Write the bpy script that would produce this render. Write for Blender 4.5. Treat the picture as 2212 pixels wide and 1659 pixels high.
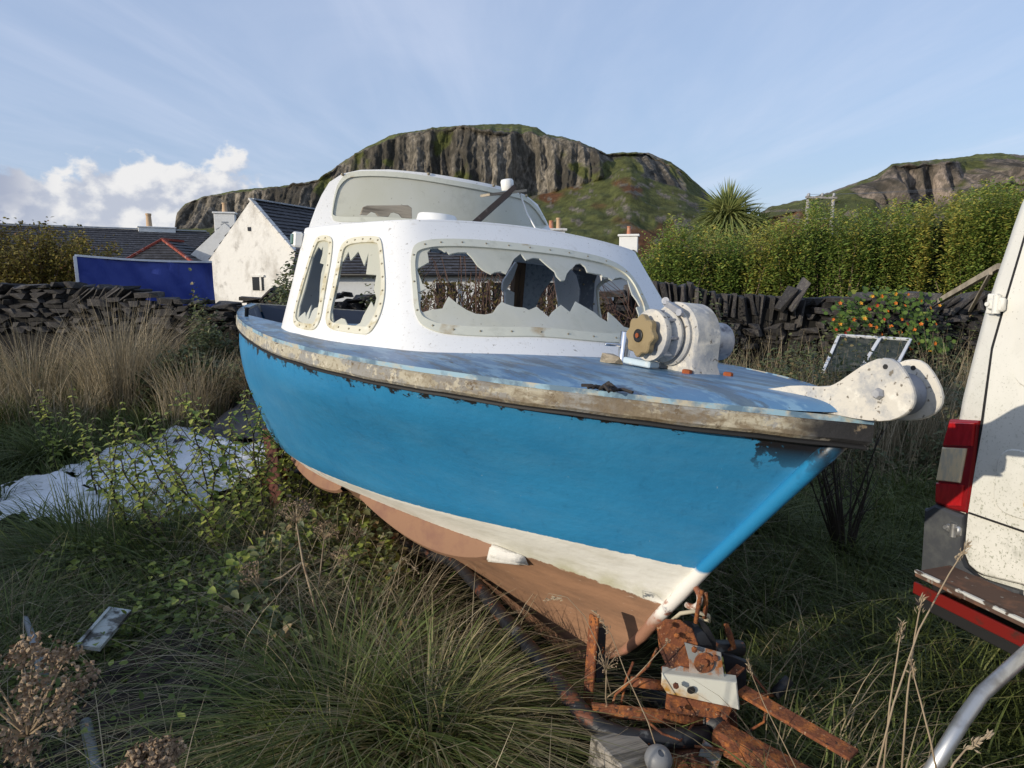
import bpy, bmesh, math, random
import numpy as np
from mathutils import Matrix, Vector, noise
from mathutils.geometry import delaunay_2d_cdt

random.seed(7); RNG = np.random.default_rng(11)
for _o in list(bpy.data.objects): bpy.data.objects.remove(_o)
SC = bpy.context.scene; COL = SC.collection; R = math.radians; PI = math.pi

# ------------------------------------------------------------------ camera
CAM_H = 1.70; TILT = R(8.82); FV = 1450.0
cd = bpy.data.cameras.new('camera'); cam = bpy.data.objects.new('camera', cd); COL.objects.link(cam)
cam.location = (0, 0, CAM_H); cam.rotation_euler = (R(90) - TILT, 0, 0)
cd.sensor_width = 36.0; cd.lens = FV / 2212 * 36; cd.clip_start = .05; cd.clip_end = 9000
SC.camera = cam
# ------------------------------------------------------------------ light
SUN_EL = R(14.0); SUN_AZ = math.atan2(-.83, -.56)          # direction towards the sun, clockwise from +Y
TO_SUN = Vector((math.sin(SUN_AZ) * math.cos(SUN_EL), math.cos(SUN_AZ) * math.cos(SUN_EL), math.sin(SUN_EL)))
sd = bpy.data.lights.new('sun', 'SUN'); sd.energy = 3.4; sd.angle = R(.5); sd.color = (1, .90, .74)
sun = bpy.data.objects.new('sun', sd); COL.objects.link(sun); sun.rotation_euler = TO_SUN.to_track_quat('Z', 'Y').to_euler()
sun.location = (-20, -15, 12)
W = bpy.data.worlds.new('World'); SC.world = W; W.use_nodes = True
nt = W.node_tree; nt.nodes.clear(); N = nt.nodes.new; LK = nt.links.new
sky = N('ShaderNodeTexSky'); sky.sky_type = 'NISHITA'; sky.sun_disc = False
sky.sun_elevation = SUN_EL; sky.sun_rotation = SUN_AZ; sky.air_density = 1.1; sky.dust_density = 1.4; sky.ozone_density = 2.6
bg = N('ShaderNodeBackground'); bg.inputs['Strength'].default_value = .15
wo = N('ShaderNodeOutputWorld')
tc = N('ShaderNodeTexCoord'); sp = N('ShaderNodeSeparateXYZ'); LK(tc.outputs['Generated'], sp.inputs[0])
mz = N('ShaderNodeMath'); mz.operation = 'MAXIMUM'; mz.inputs[1].default_value = .06; LK(sp.outputs[2], mz.inputs[0])
def _div(a, b):
    m = N('ShaderNodeMath'); m.operation = 'DIVIDE'; LK(a, m.inputs[0]); LK(b, m.inputs[1]); return m.outputs[0]
cb = N('ShaderNodeCombineXYZ'); LK(_div(sp.outputs[0], mz.outputs[0]), cb.inputs[0]); LK(_div(sp.outputs[1], mz.outputs[0]), cb.inputs[1])
def cirrus(rot, scl, scale, lo, hi, dist, loc=(0,0,0)):
    mp = N('ShaderNodeMapping'); mp.inputs['Rotation'].default_value = (0, 0, R(rot)); mp.inputs['Scale'].default_value = scl; mp.inputs['Location'].default_value = loc
    LK(cb.outputs[0], mp.inputs[0])
    nz = N('ShaderNodeTexNoise'); nz.inputs['Scale'].default_value = scale; nz.inputs['Detail'].default_value = 7; nz.inputs['Roughness'].default_value = .58; nz.inputs['Distortion'].default_value = dist
    LK(mp.outputs[0], nz.inputs[0])
    mr = N('ShaderNodeMapRange'); mr.interpolation_type = 'SMOOTHSTEP'; mr.inputs[1].default_value = lo; mr.inputs[2].default_value = hi
    LK(nz.outputs[0], mr.inputs[0]); return mr.outputs[0]
c1 = cirrus(38, (1.0, .16, 1), 1.5, .40, .80, .5); c2 = cirrus(-22, (.9, .28, 1), .8, .38, .78, .8, (3, 1, 0))
m2 = N('ShaderNodeMath'); m2.operation = 'MULTIPLY'; LK(c2, m2.inputs[0]); m2.inputs[1].default_value = .22
ad = N('ShaderNodeMath'); ad.operation = 'MULTIPLY_ADD'; LK(c1, ad.inputs[0]); ad.inputs[1].default_value = .26; LK(m2.outputs[0], ad.inputs[2])
veil = N('ShaderNodeMixRGB'); veil.inputs[0].default_value = .62; LK(sky.outputs[0], veil.inputs[1]); veil.inputs[2].default_value = (2.75, 3.4, 4.9, 1)
mx = N('ShaderNodeMixRGB'); LK(ad.outputs[0], mx.inputs[0]); LK(veil.outputs[0], mx.inputs[1]); mx.inputs[2].default_value = (4.5, 4.8, 5.7, 1)
def _m(op, *a):
    m = N('ShaderNodeMath'); m.operation = op
    for i, q in enumerate(a):
        if isinstance(q, (int, float)): m.inputs[i].default_value = q
        else: LK(q, m.inputs[i])
    return m.outputs[0]
# a bank of cumulus low along the western sky: azimuth x elevation noise, lit from the sun's side
th = _m('ARCTAN2', sp.outputs[0], sp.outputs[1]); ph = _m('ARCSINE', sp.outputs[2])
prof = N('ShaderNodeValToRGB'); prof.color_ramp.interpolation = 'B_SPLINE'; A0, A1 = R(-75), R(-12)
LK(_m('DIVIDE', _m('SUBTRACT', th, A0), A1 - A0), prof.inputs[0]); el = prof.color_ramp.elements
HP = [(-75, .10), (-55, .135), (-45, .125), (-38, .100), (-34.5, .098), (-32.3, .108), (-30.6, .130), (-28.2, .140), (-26.2, .126), (-24.4, .142), (-22.7, .140), (-20.6, .130), (-19.0, .115), (-17.4, .085), (-15, 0)]
while len(el) < len(HP): el.new(.5)
for e_, (a_, h_) in zip(el, HP): e_.position = (R(a_) - A0) / (A1 - A0); e_.color = (h_, h_, h_, 1)
def fbm(dx, dy, sc, det=9, rg=.55):
    c = N('ShaderNodeCombineXYZ'); LK(_m('ADD', th, dx), c.inputs[0]); LK(_m('MULTIPLY', _m('ADD', ph, dy), 1.25), c.inputs[1]); n_ = N('ShaderNodeTexNoise'); n_.inputs['Scale'].default_value = sc; n_.inputs['Detail'].default_value = det; n_.inputs['Roughness'].default_value = rg; LK(c.outputs[0], n_.inputs[0]); return n_.outputs[0]
def billow(dx, dy):
    a_ = _m('ABSOLUTE', _m('SUBTRACT', fbm(dx, dy, 13, 2, .5), .5)); b_ = _m('ABSOLUTE', _m('SUBTRACT', fbm(dx + 3.1, dy, 30, 5, .6), .5))
    return _m('SUBTRACT', _m('SUBTRACT', fbm(dx, dy, 11, 3, .5), _m('MULTIPLY', a_, .9)), _m('MULTIPLY', b_, .55))
n0 = billow(0, 0); n1 = billow(-.016, .013)
dens = _m('ADD', _m('DIVIDE', _m('SUBTRACT', prof.outputs[0], ph), .055), _m('MULTIPLY', _m('SUBTRACT', n0, .27), 3.0))
def sstep(x, a_, b_):
    r_ = N('ShaderNodeMapRange'); r_.interpolation_type = 'SMOOTHSTEP'; r_.inputs[1].default_value = a_; r_.inputs[2].default_value = b_; LK(x, r_.inputs[0]); return r_.outputs[0]
cov = sstep(dens, .0, .42)
lit = sstep(_m('ADD', _m('MULTIPLY', _m('SUBTRACT', n0, n1), 5.2), _m('MULTIPLY', _m('SUBTRACT', ph, _m('MULTIPLY', prof.outputs[0], .62)), 6)), -.60, .75)
gm = _m('MULTIPLY', sstep(th, R(-33.0), R(-36.5)), sstep(fbm(1.7, 0, 9, 4), .36, .56))
cw = N('ShaderNodeMixRGB'); LK(lit, cw.inputs[0]); cw.inputs[1].default_value = (3.0, 3.25, 3.85, 1); cw.inputs[2].default_value = (5.0, 4.98, 5.0, 1)
cg = N('ShaderNodeMixRGB'); LK(_m('MULTIPLY', gm, .9), cg.inputs[0]); LK(cw.outputs[0], cg.inputs[1]); cg.inputs[2].default_value = (2.05, 2.35, 3.15, 1)
cm_ = N('ShaderNodeMixRGB'); LK(cov, cm_.inputs[0]); LK(mx.outputs[0], cm_.inputs[1]); LK(cg.outputs[0], cm_.inputs[2])
LK(cm_.outputs[0], bg.inputs[0]); LK(bg.outputs[0], wo.inputs[0])
SC.view_settings.view_transform = 'Standard'; SC.view_settings.look = 'None'; SC.view_settings.exposure = 0.2; SC.view_settings.gamma = 1
SC.render.resolution_x = 1024; SC.render.resolution_y = 768

# ------------------------------------------------------------------ layout helpers (metres)
_c, _s = math.cos(TILT), math.sin(TILT)
def ray(u, v):
    x, y = (u - 1106) / FV, (829.5 - v) / FV
    return Vector((x, _c + _s * y, -_s + _c * y))
def at(u, v, Y):                       # point that distance ahead
    d = ray(u, v); return Vector((0, 0, CAM_H)) + d * (Y / d.y)
def gz(u, v, z=0.0):                   # point at that height
    d = ray(u, v); return Vector((0, 0, CAM_H)) + d * ((z - CAM_H) / d.z)
def onp(u, v, P, n):                   # point on a plane
    d = ray(u, v); o = Vector((0, 0, CAM_H)); return o + d * ((Vector(P) - o).dot(n) / d.dot(n))

# ------------------------------------------------------------------ object helpers
def tag(o, label=None, cat=None, group=None, kind=None):
    if label: o['label'] = label
    if cat: o['category'] = cat
    if group: o['group'] = group
    if kind: o['kind'] = kind
    return o
def empty(name, label, cat, loc=(0, 0, 0), group=None, rot=(0, 0, 0)):
    o = bpy.data.objects.new(name, None); COL.objects.link(o); o.location = loc; o.rotation_euler = rot; o.empty_display_size = .1
    return tag(o, label, cat, group)
def link(name, me, parent=None, loc=None, rot=None, scale=None):
    o = bpy.data.objects.new(name, me); COL.objects.link(o)
    if parent: o.parent = parent
    if loc is not None: o.location = loc
    if rot is not None: o.rotation_euler = rot
    if scale is not None: o.scale = scale
    return o
class MB:
    def __init__(s): s.v = []; s.f = []; s.uv = []
    def add(s, vs, fs):
        b = len(s.v); s.v += [tuple(p) for p in vs]; s.f += [tuple(i + b for i in f) for f in fs]; return s
    def box(s, c, d, rot=None, bev=0):
        x, y, z = d[0] / 2, d[1] / 2, d[2] / 2
        if bev:
            vs = []; e = bev
            for sx in (-1, 1):
                for sy in (-1, 1):
                    for sz in (-1, 1): vs += [(sx*(x-e), sy*(y-e), sz*z), (sx*(x-e), sy*y, sz*(z-e)), (sx*x, sy*(y-e), sz*(z-e))]
            bm = bmesh.new(); [bm.verts.new(p) for p in vs]; r = bmesh.ops.convex_hull(bm, input=bm.verts[:])
            bm.verts.index_update(); vs = [v.co.copy() for v in bm.verts]; fs = [[v.index for v in f.verts] for f in bm.faces]; bm.free()
        else:
            vs = [Vector(p) for p in ((-x,-y,-z),(x,-y,-z),(x,y,-z),(-x,y,-z),(-x,-y,z),(x,-y,z),(x,y,z),(-x,y,z))]
            fs = [(3,2,1,0),(4,5,6,7),(0,1,5,4),(1,2,6,5),(2,3,7,6),(3,0,4,7)]
        if rot is not None: vs = [rot @ p for p in vs]
        return s.add([p + Vector(c) for p in vs], fs)
    def beam(s, a, b, w, h, up=(0, 0, 1), bev=0):
        a, b = Vector(a), Vector(b); d = b - a; L = d.length; x = d / L; y = Vector(up).cross(x)
        if y.length < 1e-4: y = Vector((0, 1, 0)).cross(x)
        y.normalize(); z = x.cross(y)
        return s.box((a + b) / 2, (L, w, h), Matrix((x, y, z)).transposed(), bev)
    def tube(s, pts, r, n=8, caps=True, flat=1.0):
        pts = [Vector(p) for p in pts]; m = len(pts)
        rr = r if isinstance(r, (list, tuple)) else [r] * m
        vs = []; fs = []; pn = None
        for i, p in enumerate(pts):
            t = (pts[min(i + 1, m - 1)] - pts[max(i - 1, 0)])
            if t.length < 1e-9: t = Vector((0, 0, 1))
            t.normalize()
            if pn is None: pn = t.orthogonal().normalized()
            pn = (pn - t * pn.dot(t))
            if pn.length < 1e-6: pn = t.orthogonal()
            pn.normalize(); q = t.cross(pn)
            for k in range(n):
                a = 2 * PI * k / n; vs.append(p + pn * (math.cos(a) * rr[i]) + q * (math.sin(a) * rr[i] * flat))
        for i in range(m - 1):
            for k in range(n): k2 = (k + 1) % n; fs.append((i*n+k, i*n+k2, (i+1)*n+k2, (i+1)*n+k))
        if caps: fs.append(tuple(range(n - 1, -1, -1))); fs.append(tuple(range((m-1)*n, m*n)))
        return s.add(vs, fs)
    def lathe(s, prof, c, axis, n=28, cap=True):          # prof: (distance along axis, radius)
        ax = Vector(axis).normalized(); x = ax.orthogonal().normalized(); y = ax.cross(x); vs = []; fs = []
        for h, r in prof:
            for k in range(n): a = 2*PI*k/n; vs.append(Vector(c) + ax*h + x*(math.cos(a)*r) + y*(math.sin(a)*r))
        for i in range(len(prof) - 1):
            for k in range(n): k2 = (k+1) % n; fs.append((i*n+k, i*n+k2, (i+1)*n+k2, (i+1)*n+k))
        if cap: fs.append(tuple(range(n-1, -1, -1))); fs.append(tuple(range((len(prof)-1)*n, len(prof)*n)))
        return s.add(vs, fs)
    def prism(s, poly, o, ex, ey, ez, t, bev=0):           # polygon in the ex,ey plane, thickness t along ez
        o, ex, ey, ez = Vector(o), Vector(ex), Vector(ey), Vector(ez); n = len(poly); P = [o + ex*a + ey*b for a, b in poly]
        if bev:
            cx = sum(a for a, b in poly)/n; cy = sum(b for a, b in poly)/n
            def ins(a, b): d = math.hypot(a-cx, b-cy); k = max(0, 1 - bev/d); return (cx+(a-cx)*k, cy+(b-cy)*k)
            Q = [o + ex*ins(a, b)[0] + ey*ins(a, b)[1] for a, b in poly]
            vs = Q + [p + ez*bev for p in P] + [p + ez*(t-bev) for p in P] + [q + ez*t for q in Q]
            fs = [tuple(range(n-1, -1, -1)), tuple(range(3*n, 4*n))]
            for L in range(3): fs += [(L*n+i, L*n+(i+1) % n, (L+1)*n+(i+1) % n, (L+1)*n+i) for i in range(n)]
        else:
            vs = P + [p + ez*t for p in P]
            fs = [tuple(range(n-1, -1, -1)), tuple(range(n, 2*n))] + [(i, (i+1) % n, n+(i+1) % n, n+i) for i in range(n)]
        return s.add(vs, fs)
    def mesh(s, name, mat, smooth=False, fix=True):
        me = bpy.data.meshes.new(name); me.from_pydata(s.v, [], s.f); me.update()
        if fix:
            bm = bmesh.new(); bm.from_mesh(me); bmesh.ops.recalc_face_normals(bm, faces=bm.faces); bm.to_mesh(me); bm.free()
        if mat: me.materials.append(mat)
        if smooth: me.shade_smooth(); 
        if smooth == 'auto': me.set_sharp_from_angle(angle=R(38))
        return me
    def build(s, name, mat, parent=None, smooth=False, fix=True):
        return link(name, s.mesh(name, mat, smooth, fix), parent)
def np_mesh(name, V, F, mat, smooth=False, attrs=None, fidx=None):
    V = np.asarray(V, np.float32); F = np.asarray(F, np.int32); k = F.shape[1]
    me = bpy.data.meshes.new(name); me.vertices.add(len(V)); me.vertices.foreach_set('co', V.ravel())
    me.loops.add(F.size); me.loops.foreach_set('vertex_index', F.ravel()); me.polygons.add(len(F))
    me.polygons.foreach_set('loop_start', np.arange(0, F.size, k, dtype=np.int32))
    me.update(calc_edges=True)
    for an, av in (attrs or {}).items():
        a = me.attributes.new(an, 'FLOAT', 'POINT'); a.data.foreach_set('value', np.asarray(av, np.float32))
    if mat: me.materials.append(mat)
    if smooth: me.shade_smooth()
    return me
def vnoise(x, y, z=0.0, s=1.0, o=4):
    return noise.fractal(Vector((x*s, y*s, z*s)), 1.0, 2.0, o)

# ------------------------------------------------------------------ materials
def mat(name, base, rough=.7, metal=0.0, layers=(), bump=(), spec=.4, attr=None, attrcols=None, trans=0, coat=0, rand=0, uvspace=False, emit=0):
    m = bpy.data.materials.new(name); m.use_nodes = True; t = m.node_tree; n = t.nodes; l = t.links; b = n['Principled BSDF']
    b.inputs['Roughness'].default_value = rough; b.inputs['Metallic'].default_value = metal
    b.inputs['Specular IOR Level'].default_value = spec
    if coat: b.inputs['Coat Weight'].default_value = coat; b.inputs['Coat Roughness'].default_value = .25
    tcn = n.new('ShaderNodeTexCoord'); src = tcn.outputs['UV' if uvspace else 'Object']
    def rgb(c): 
        x = n.new('ShaderNodeRGB'); x.outputs[0].default_value = (*c, 1); return x.outputs[0]
    def mask(scale, lo, hi, stretch=(1, 1, 1), detail=6, rgh=.6, off=0, dist=0, kind='noise'):
        mp = n.new('ShaderNodeMapping'); mp.inputs['Scale'].default_value = stretch; mp.inputs['Location'].default_value = (off, off*1.7, off*.3); l.new(src, mp.inputs[0])
        if kind == 'vor':
            x = n.new('ShaderNodeTexVoronoi'); x.inputs['Scale'].default_value = scale; l.new(mp.outputs[0], x.inputs[0]); out = x.outputs['Distance']
        else:
            x = n.new('ShaderNodeTexNoise'); x.inputs['Scale'].default_value = scale; x.inputs['Detail'].default_value = detail; x.inputs['Roughness'].default_value = rgh; x.inputs['Distortion'].default_value = dist
            l.new(mp.outputs[0], x.inputs[0]); out = x.outputs[0]
        r = n.new('ShaderNodeMapRange'); r.inputs[1].default_value = lo; r.inputs[2].default_value = hi; l.new(out, r.inputs[0]); return r.outputs[0]
    def mix(f, a, c, amt=1.0):
        if amt != 1.0:
            k = n.new('ShaderNodeMath'); k.operation = 'MULTIPLY'; k.inputs[1].default_value = amt; l.new(f, k.inputs[0]); f = k.outputs[0]
        x = n.new('ShaderNodeMixRGB'); l.new(f, x.inputs[0]); l.new(a, x.inputs[1]); l.new(c, x.inputs[2]); return x.outputs[0]
    def band(f, ax, lo, hi, wob=.02):            # limits a mask to one side of a coordinate, with a ragged edge
        sx = n.new('ShaderNodeSeparateXYZ'); l.new(src, sx.inputs[0])
        nz_ = n.new('ShaderNodeTexNoise'); nz_.inputs['Scale'].default_value = 14; nz_.inputs['Detail'].default_value = 5; l.new(src, nz_.inputs[0])
        ma = n.new('ShaderNodeMath'); ma.operation = 'MULTIPLY_ADD'; ma.inputs[1].default_value = (hi - lo) * 1.6; l.new(nz_.outputs[0], ma.inputs[0]); l.new(sx.outputs[ax], ma.inputs[2])
        r = n.new('ShaderNodeMapRange'); r.inputs[1].default_value = lo + (hi - lo) * .8; r.inputs[2].default_value = hi + (hi - lo) * .8; l.new(ma.outputs[0], r.inputs[0])
        k = n.new('ShaderNodeMath'); k.operation = 'MULTIPLY'; l.new(r.outputs[0], k.inputs[0])
        if f is None: k.inputs[1].default_value = 1
        else: l.new(f, k.inputs[1])
        return k.outputs[0]
    cur = rgb(base)
    if attr:                            # mask attribute with a list of (position, colour)
        a = n.new('ShaderNodeAttribute'); a.attribute_name = attr
        cr = n.new('ShaderNodeValToRGB'); e = cr.color_ramp.elements
        while len(e) < len(attrcols): e.new(.5)
        for i, (p, c) in enumerate(attrcols): e[i].position = p; e[i].color = (*c, 1)
        l.new(a.outputs['Fac'], cr.inputs[0]); cur = cr.outputs[0]
    for L in layers:
        f = None if L['s'] is None else mask(L['s'], L['lo'], L['hi'], L.get('st', (1, 1, 1)), L.get('d', 6), L.get('r', .6), L.get('o', 0), L.get('dist', 0), L.get('k', 'noise'))
        for ax, key in enumerate(('xr', 'yr', 'zr')):
            if key in L: f = band(f, ax, *L[key])
        cur = mix(f, cur, rgb(L['c']), L.get('a', 1.0))
    if rand:
        oi = n.new('ShaderNodeObjectInfo'); hs = n.new('ShaderNodeHueSaturation')
        r = n.new('ShaderNodeMapRange'); r.inputs[3].default_value = 1 - rand; r.inputs[4].default_value = 1 + rand; l.new(oi.outputs['Random'], r.inputs[0]); l.new(r.outputs[0], hs.inputs['Value'])
        l.new(cur, hs.inputs['Color']); cur = hs.outputs[0]
    l.new(cur, b.inputs['Base Color'])
    prev = None
    for B in bump:
        f = mask(B['s'], 0, 1, B.get('st', (1, 1, 1)), B.get('d', 5), B.get('r', .6), 0, 0, B.get('k', 'noise'))
        bn = n.new('ShaderNodeBump'); bn.inputs['Strength'].default_value = B.get('a', .5); bn.inputs['Distance'].default_value = B.get('dist', .01); l.new(f, bn.inputs['Height'])
        if prev: l.new(prev, bn.inputs['Normal'])
        prev = bn.outputs[0]
    if prev: l.new(prev, b.inputs['Normal'])
    if trans:
        tr = n.new('ShaderNodeBsdfTranslucent'); l.new(cur, tr.inputs[0]); ms = n.new('ShaderNodeMixShader'); ms.inputs[0].default_value = trans
        l.new(b.outputs[0], ms.inputs[1]); l.new(tr.outputs[0], ms.inputs[2]); l.new(ms.outputs[0], n['Material Output'].inputs[0])
    return m
def Ly(c, s, lo, hi, **k): return dict(c=c, s=s, lo=lo, hi=hi, **k)

# ================================================================== setting: ground, hills, clouds
def col_attr(me, name, C):
    a = me.color_attributes.new(name, 'FLOAT_COLOR', 'POINT'); C = np.asarray(C, np.float32)
    a.data.foreach_set('color', np.concatenate([C, np.ones((len(C), 1), np.float32)], 1).ravel())
def terrain_mat(name, s1, rough=.95, bumpd=.3, bs=.8):
    m = mat(name, (.1, .1, .1), rough, bump=[dict(s=bs, a=.9, dist=bumpd, d=8, r=.65)], spec=.15)
    t = m.node_tree; n = t.nodes; l = t.links; b = n['Principled BSDF']
    a = n.new('ShaderNodeAttribute'); a.attribute_name = 'col'
    x = n.new('ShaderNodeTexNoise'); x.inputs['Scale'].default_value = s1; x.inputs['Detail'].default_value = 8; x.inputs['Roughness'].default_value = .7
    tcn = [q for q in n if q.type == 'TEX_COORD'][0]; l.new(tcn.outputs['Object'], x.inputs[0])
    r = n.new('ShaderNodeMapRange'); r.inputs[1].default_value = .3; r.inputs[2].default_value = .7; r.inputs[3].default_value = .45; r.inputs[4].default_value = 1.5; l.new(x.outputs[0], r.inputs[0])
    mm = n.new('ShaderNodeMixRGB'); mm.blend_type = 'MULTIPLY'; mm.inputs[0].default_value = 1; l.new(a.outputs['Color'], mm.inputs[1]); l.new(r.outputs[0], mm.inputs[2])
    ra = n.new('ShaderNodeAttribute'); ra.attribute_name = 'rock'; out = mm.outputs[0]
    for sc, st, lo, hi, am in ((.34, (1, 1, .30), .44, .52, .62), (.95, (1, 1, .42), .44, .54, .5), (.12, (1, 1, .5), .42, .55, .35)):
        mp = n.new('ShaderNodeMapping'); mp.inputs['Scale'].default_value = st; l.new(tcn.outputs['Object'], mp.inputs[0])
        c_ = n.new('ShaderNodeTexNoise'); c_.inputs['Scale'].default_value = sc; c_.inputs['Detail'].default_value = 7; c_.inputs['Roughness'].default_value = .68; l.new(mp.outputs[0], c_.inputs[0])
        r_ = n.new('ShaderNodeMapRange'); r_.inputs[1].default_value = hi; r_.inputs[2].default_value = lo; l.new(c_.outputs[0], r_.inputs[0])
        k_ = n.new('ShaderNodeMath'); k_.operation = 'MULTIPLY'; l.new(r_.outputs[0], k_.inputs[0]); l.new(ra.outputs['Fac'], k_.inputs[1])
        k2 = n.new('ShaderNodeMath'); k2.operation = 'MULTIPLY'; k2.inputs[1].default_value = am; l.new(k_.outputs[0], k2.inputs[0])
        q_ = n.new('ShaderNodeMixRGB'); l.new(k2.outputs[0], q_.inputs[0]); l.new(out, q_.inputs[1]); q_.inputs[2].default_value = (.045, .042, .034, 1); out = q_.outputs[0]
    l.new(out, b.inputs['Base Color']); return m
GRASS = np.array((.085, .092, .03)); DGRASS = np.array((.05, .058, .022)); BRACK = np.array((.12, .052, .026)); ROCK = np.array((.205, .178, .142)); DROCK = np.array((.062, .054, .044)); PINK = np.array((.23, .185, .15))
M_hill = terrain_mat('hill_turf_and_rock', .22, bumpd=.9, bs=.45)

def gnd_h(x, y):
    h = .05 * vnoise(x, y, 0, .35, 3) + .03 * vnoise(x, y, 5, 1.3, 2)
    if y > 6.5: h += .28 * min(1, (y - 6.5) / 3) * (1 if y < 14 else max(0, 1 - (y - 14) / 10))
    return h
xs = np.concatenate([-np.geomspace(700, 14, 16), np.linspace(-12, 12, 97), np.geomspace(14, 700, 16)])
ys = np.concatenate([-np.geomspace(300, 7, 10), np.linspace(-5, 16, 85), np.geomspace(18, 900, 22)])
V = []; C = []
for y in ys:
    for x in xs:
        near = abs(x) < 13 and -6 < y < 24
        V.append((x, y, gnd_h(x, y) if near else -.02)); k = .5 + .5 * vnoise(x, y, 2, .5, 4)
        C.append(np.array((.028, .03, .014)) * (1 - k) + np.array((.05, .045, .022)) * k)
nx, ny = len(xs), len(ys)
F = [(j*nx+i, j*nx+i+1, (j+1)*nx+i+1, (j+1)*nx+i) for j in range(ny-1) for i in range(nx-1)]
M_ground = terrain_mat('ground_soil_and_moss', 3.0, bumpd=.03, bs=9)
me = np_mesh('ground', V, F, M_ground, True); col_attr(me, 'col', C); ground = tag(link('ground', me), kind='structure')

def ridge(t): return 1 - abs(2 * (t - math.floor(t)) - 1)
def build_hill(name, u0, u1, nu, sky_l, top_l, bot_l, Yfoot, Ybot, Ytop, Ysum, Yback, crag, pink, seed, bands=None):
    us = np.linspace(u0, u1, nu); itp = lambda l, u: float(np.interp(u, [p[0] for p in l], [p[1] for p in l]))
    NA, NB, NC = 60, 84, 14; V = []; C = []; RK = []
    for u in us:
        vs, vt, vb = itp(sky_l, u), itp(top_l, u), itp(bot_l, u); vt = max(vt, vs + 1); vb = max(vb, vt + 2)
        foot = at(u, 606, Yfoot); foot.z = -1.0
        pb, ptp, psm = at(u, vb, Ybot(u)), at(u, vt, Ytop(u)), at(u, vs, Ysum(u))
        back = at(u, 600, Yback); back.z = -2
        cg = crag(u)
        gul = 9 * vnoise(pb.x, 3, seed, .03, 3)
        for i in range(NA):
            t = i / NA; p = foot.lerp(pb, t); e = math.sin(PI * t)
            p.z = foot.z + (pb.z - foot.z) * (t ** 1.35)
            nn = vnoise(p.x, p.y, seed, .035, 5); p.y += gul * t * t; p.z += e * (2.6 * nn + .8 * vnoise(p.x, p.y, p.z, .16, 3))
            V.append(p); k = vnoise(p.x, p.z * 1.6, seed + 7, .05, 4); k2 = vnoise(p.x, p.y, seed + 3, .11, 4)
            c = GRASS * (1 - .5 * max(0, k2)) if k2 > -.2 else DGRASS * 1.2
            br = bands(u, t) if bands else 0
            w = min(1, max(0, (k + br - .34) * 4)); c = c * (1 - w) + (BRACK * .85 + .1 * DGRASS) * w
            rk = min(1, max(0, (vnoise(p.x * 1.5, p.z * 2.4, seed + 13, .16, 5) - (.26 if pink else .34) - .10 * (1 - t)) * 6)); c = c * (1 - rk) + (PINK if pink else ROCK) * rk
            C.append(c); RK.append(rk)
        for i in range(NB):
            t = i / (NB - 1); p = pb.lerp(ptp, t)
            x = p.x; w = x + 1.5 * vnoise(x, p.z, seed, .06, 3)
            rib = gul + 7.5 * (vnoise(w, p.z * .12, seed, .045, 3)) + 4.2 * (ridge(w * .055 + .4 * vnoise(w, p.z * .2, 3, .05, 2)) - .5) + 3.4 * (ridge(w * .17 + .3 * vnoise(w, p.z * .3, 1, .1, 2)) - .5) + 1.5 * vnoise(w, p.z * .35, seed, .35, 4) + 1.1 * vnoise(w, p.z * .25, seed + 4, .8, 3)
            p.y += rib * (cg * .85 + .15) * math.sin(PI * min(1, max(0, .12 + .88 * t)) ** .6) ** .5 if t < .97 else gul
            p.z += .9 * cg * vnoise(p.x, p.z, seed + 2, .3, 3)
            V.append(p); k = vnoise(w, p.z * .22, seed + 5, .12, 5) + .45 * vnoise(w, p.z * .3, seed + 6, .7, 3); g = vnoise(p.x, p.z, seed + 9, .07, 5)
            base = PINK if pink else ROCK
            w2 = min(1, max(0, (k + .32) * 3)); c = DROCK * (1 - w2) + base * (.92 + .5 * max(0, k)) * w2
            gr = min(1, max(0, (g - .40 + .6 * (t - .93) * (t > .93) + (1 - cg) * 1.2) * 5)); c = c * (1 - gr) + (GRASS * .9) * gr
            C.append(c); RK.append(1 - gr)
        ptop = V[-1].copy()
        for i in range(1, NC + 1):
            t = i / NC; p = ptop.lerp(psm, t); p.z += .5 * math.sin(PI * t) * vnoise(p.x, p.y, seed, .1, 3) + (.35 * vnoise(p.x, p.y, 4, .35, 3)); V.append(p)
            k = vnoise(p.x, p.y, seed, .08, 4); c = GRASS * (1.15 + .5 * k) if k > -.3 else ROCK * .8; C.append(c); RK.append(0)
        V.append(V[-1].lerp(back, .3)); C.append(GRASS); V.append(back); C.append(GRASS); RK += [0, 0]
    n = NA + NB + NC + 2
    F = [(j*n+i, (j+1)*n+i, (j+1)*n+i+1, j*n+i+1) for j in range(nu-1) for i in range(n-1)]
    me = np_mesh(name, [tuple(p) for p in V], F, M_hill, False, {'rock': RK}); col_attr(me, 'col', C)
    return tag(link(name, me), kind='structure')
SK = [(360, 600), (376, 500), (381, 462), (400, 440), (440, 425), (520, 410), (600, 403), (650, 397), (690, 388), (740, 350), (790, 318), (850, 290), (900, 283), (950, 275), (1000, 272), (1050, 268), (1120, 268), (1160, 275), (1180, 290), (1215, 295), (1260, 310), (1310, 332), (1350, 330), (1400, 330), (1450, 350), (1480, 372), (1515, 405), (1560, 445), (1640, 500), (1760, 570)]
TP = [(u_, v_ + (1.5 if u_ < 990 else 0)) for u_, v_ in SK if u_ < 1010] + [(1050, 284), (1080, 290), (1110, 281), (1150, 282), (1180, 293), (1215, 298), (1260, 312), (1310, 335), (1350, 335), (1400, 337), (1450, 356), (1480, 378), (1515, 411), (1560, 451), (1640, 506), (1760, 573)]
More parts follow.
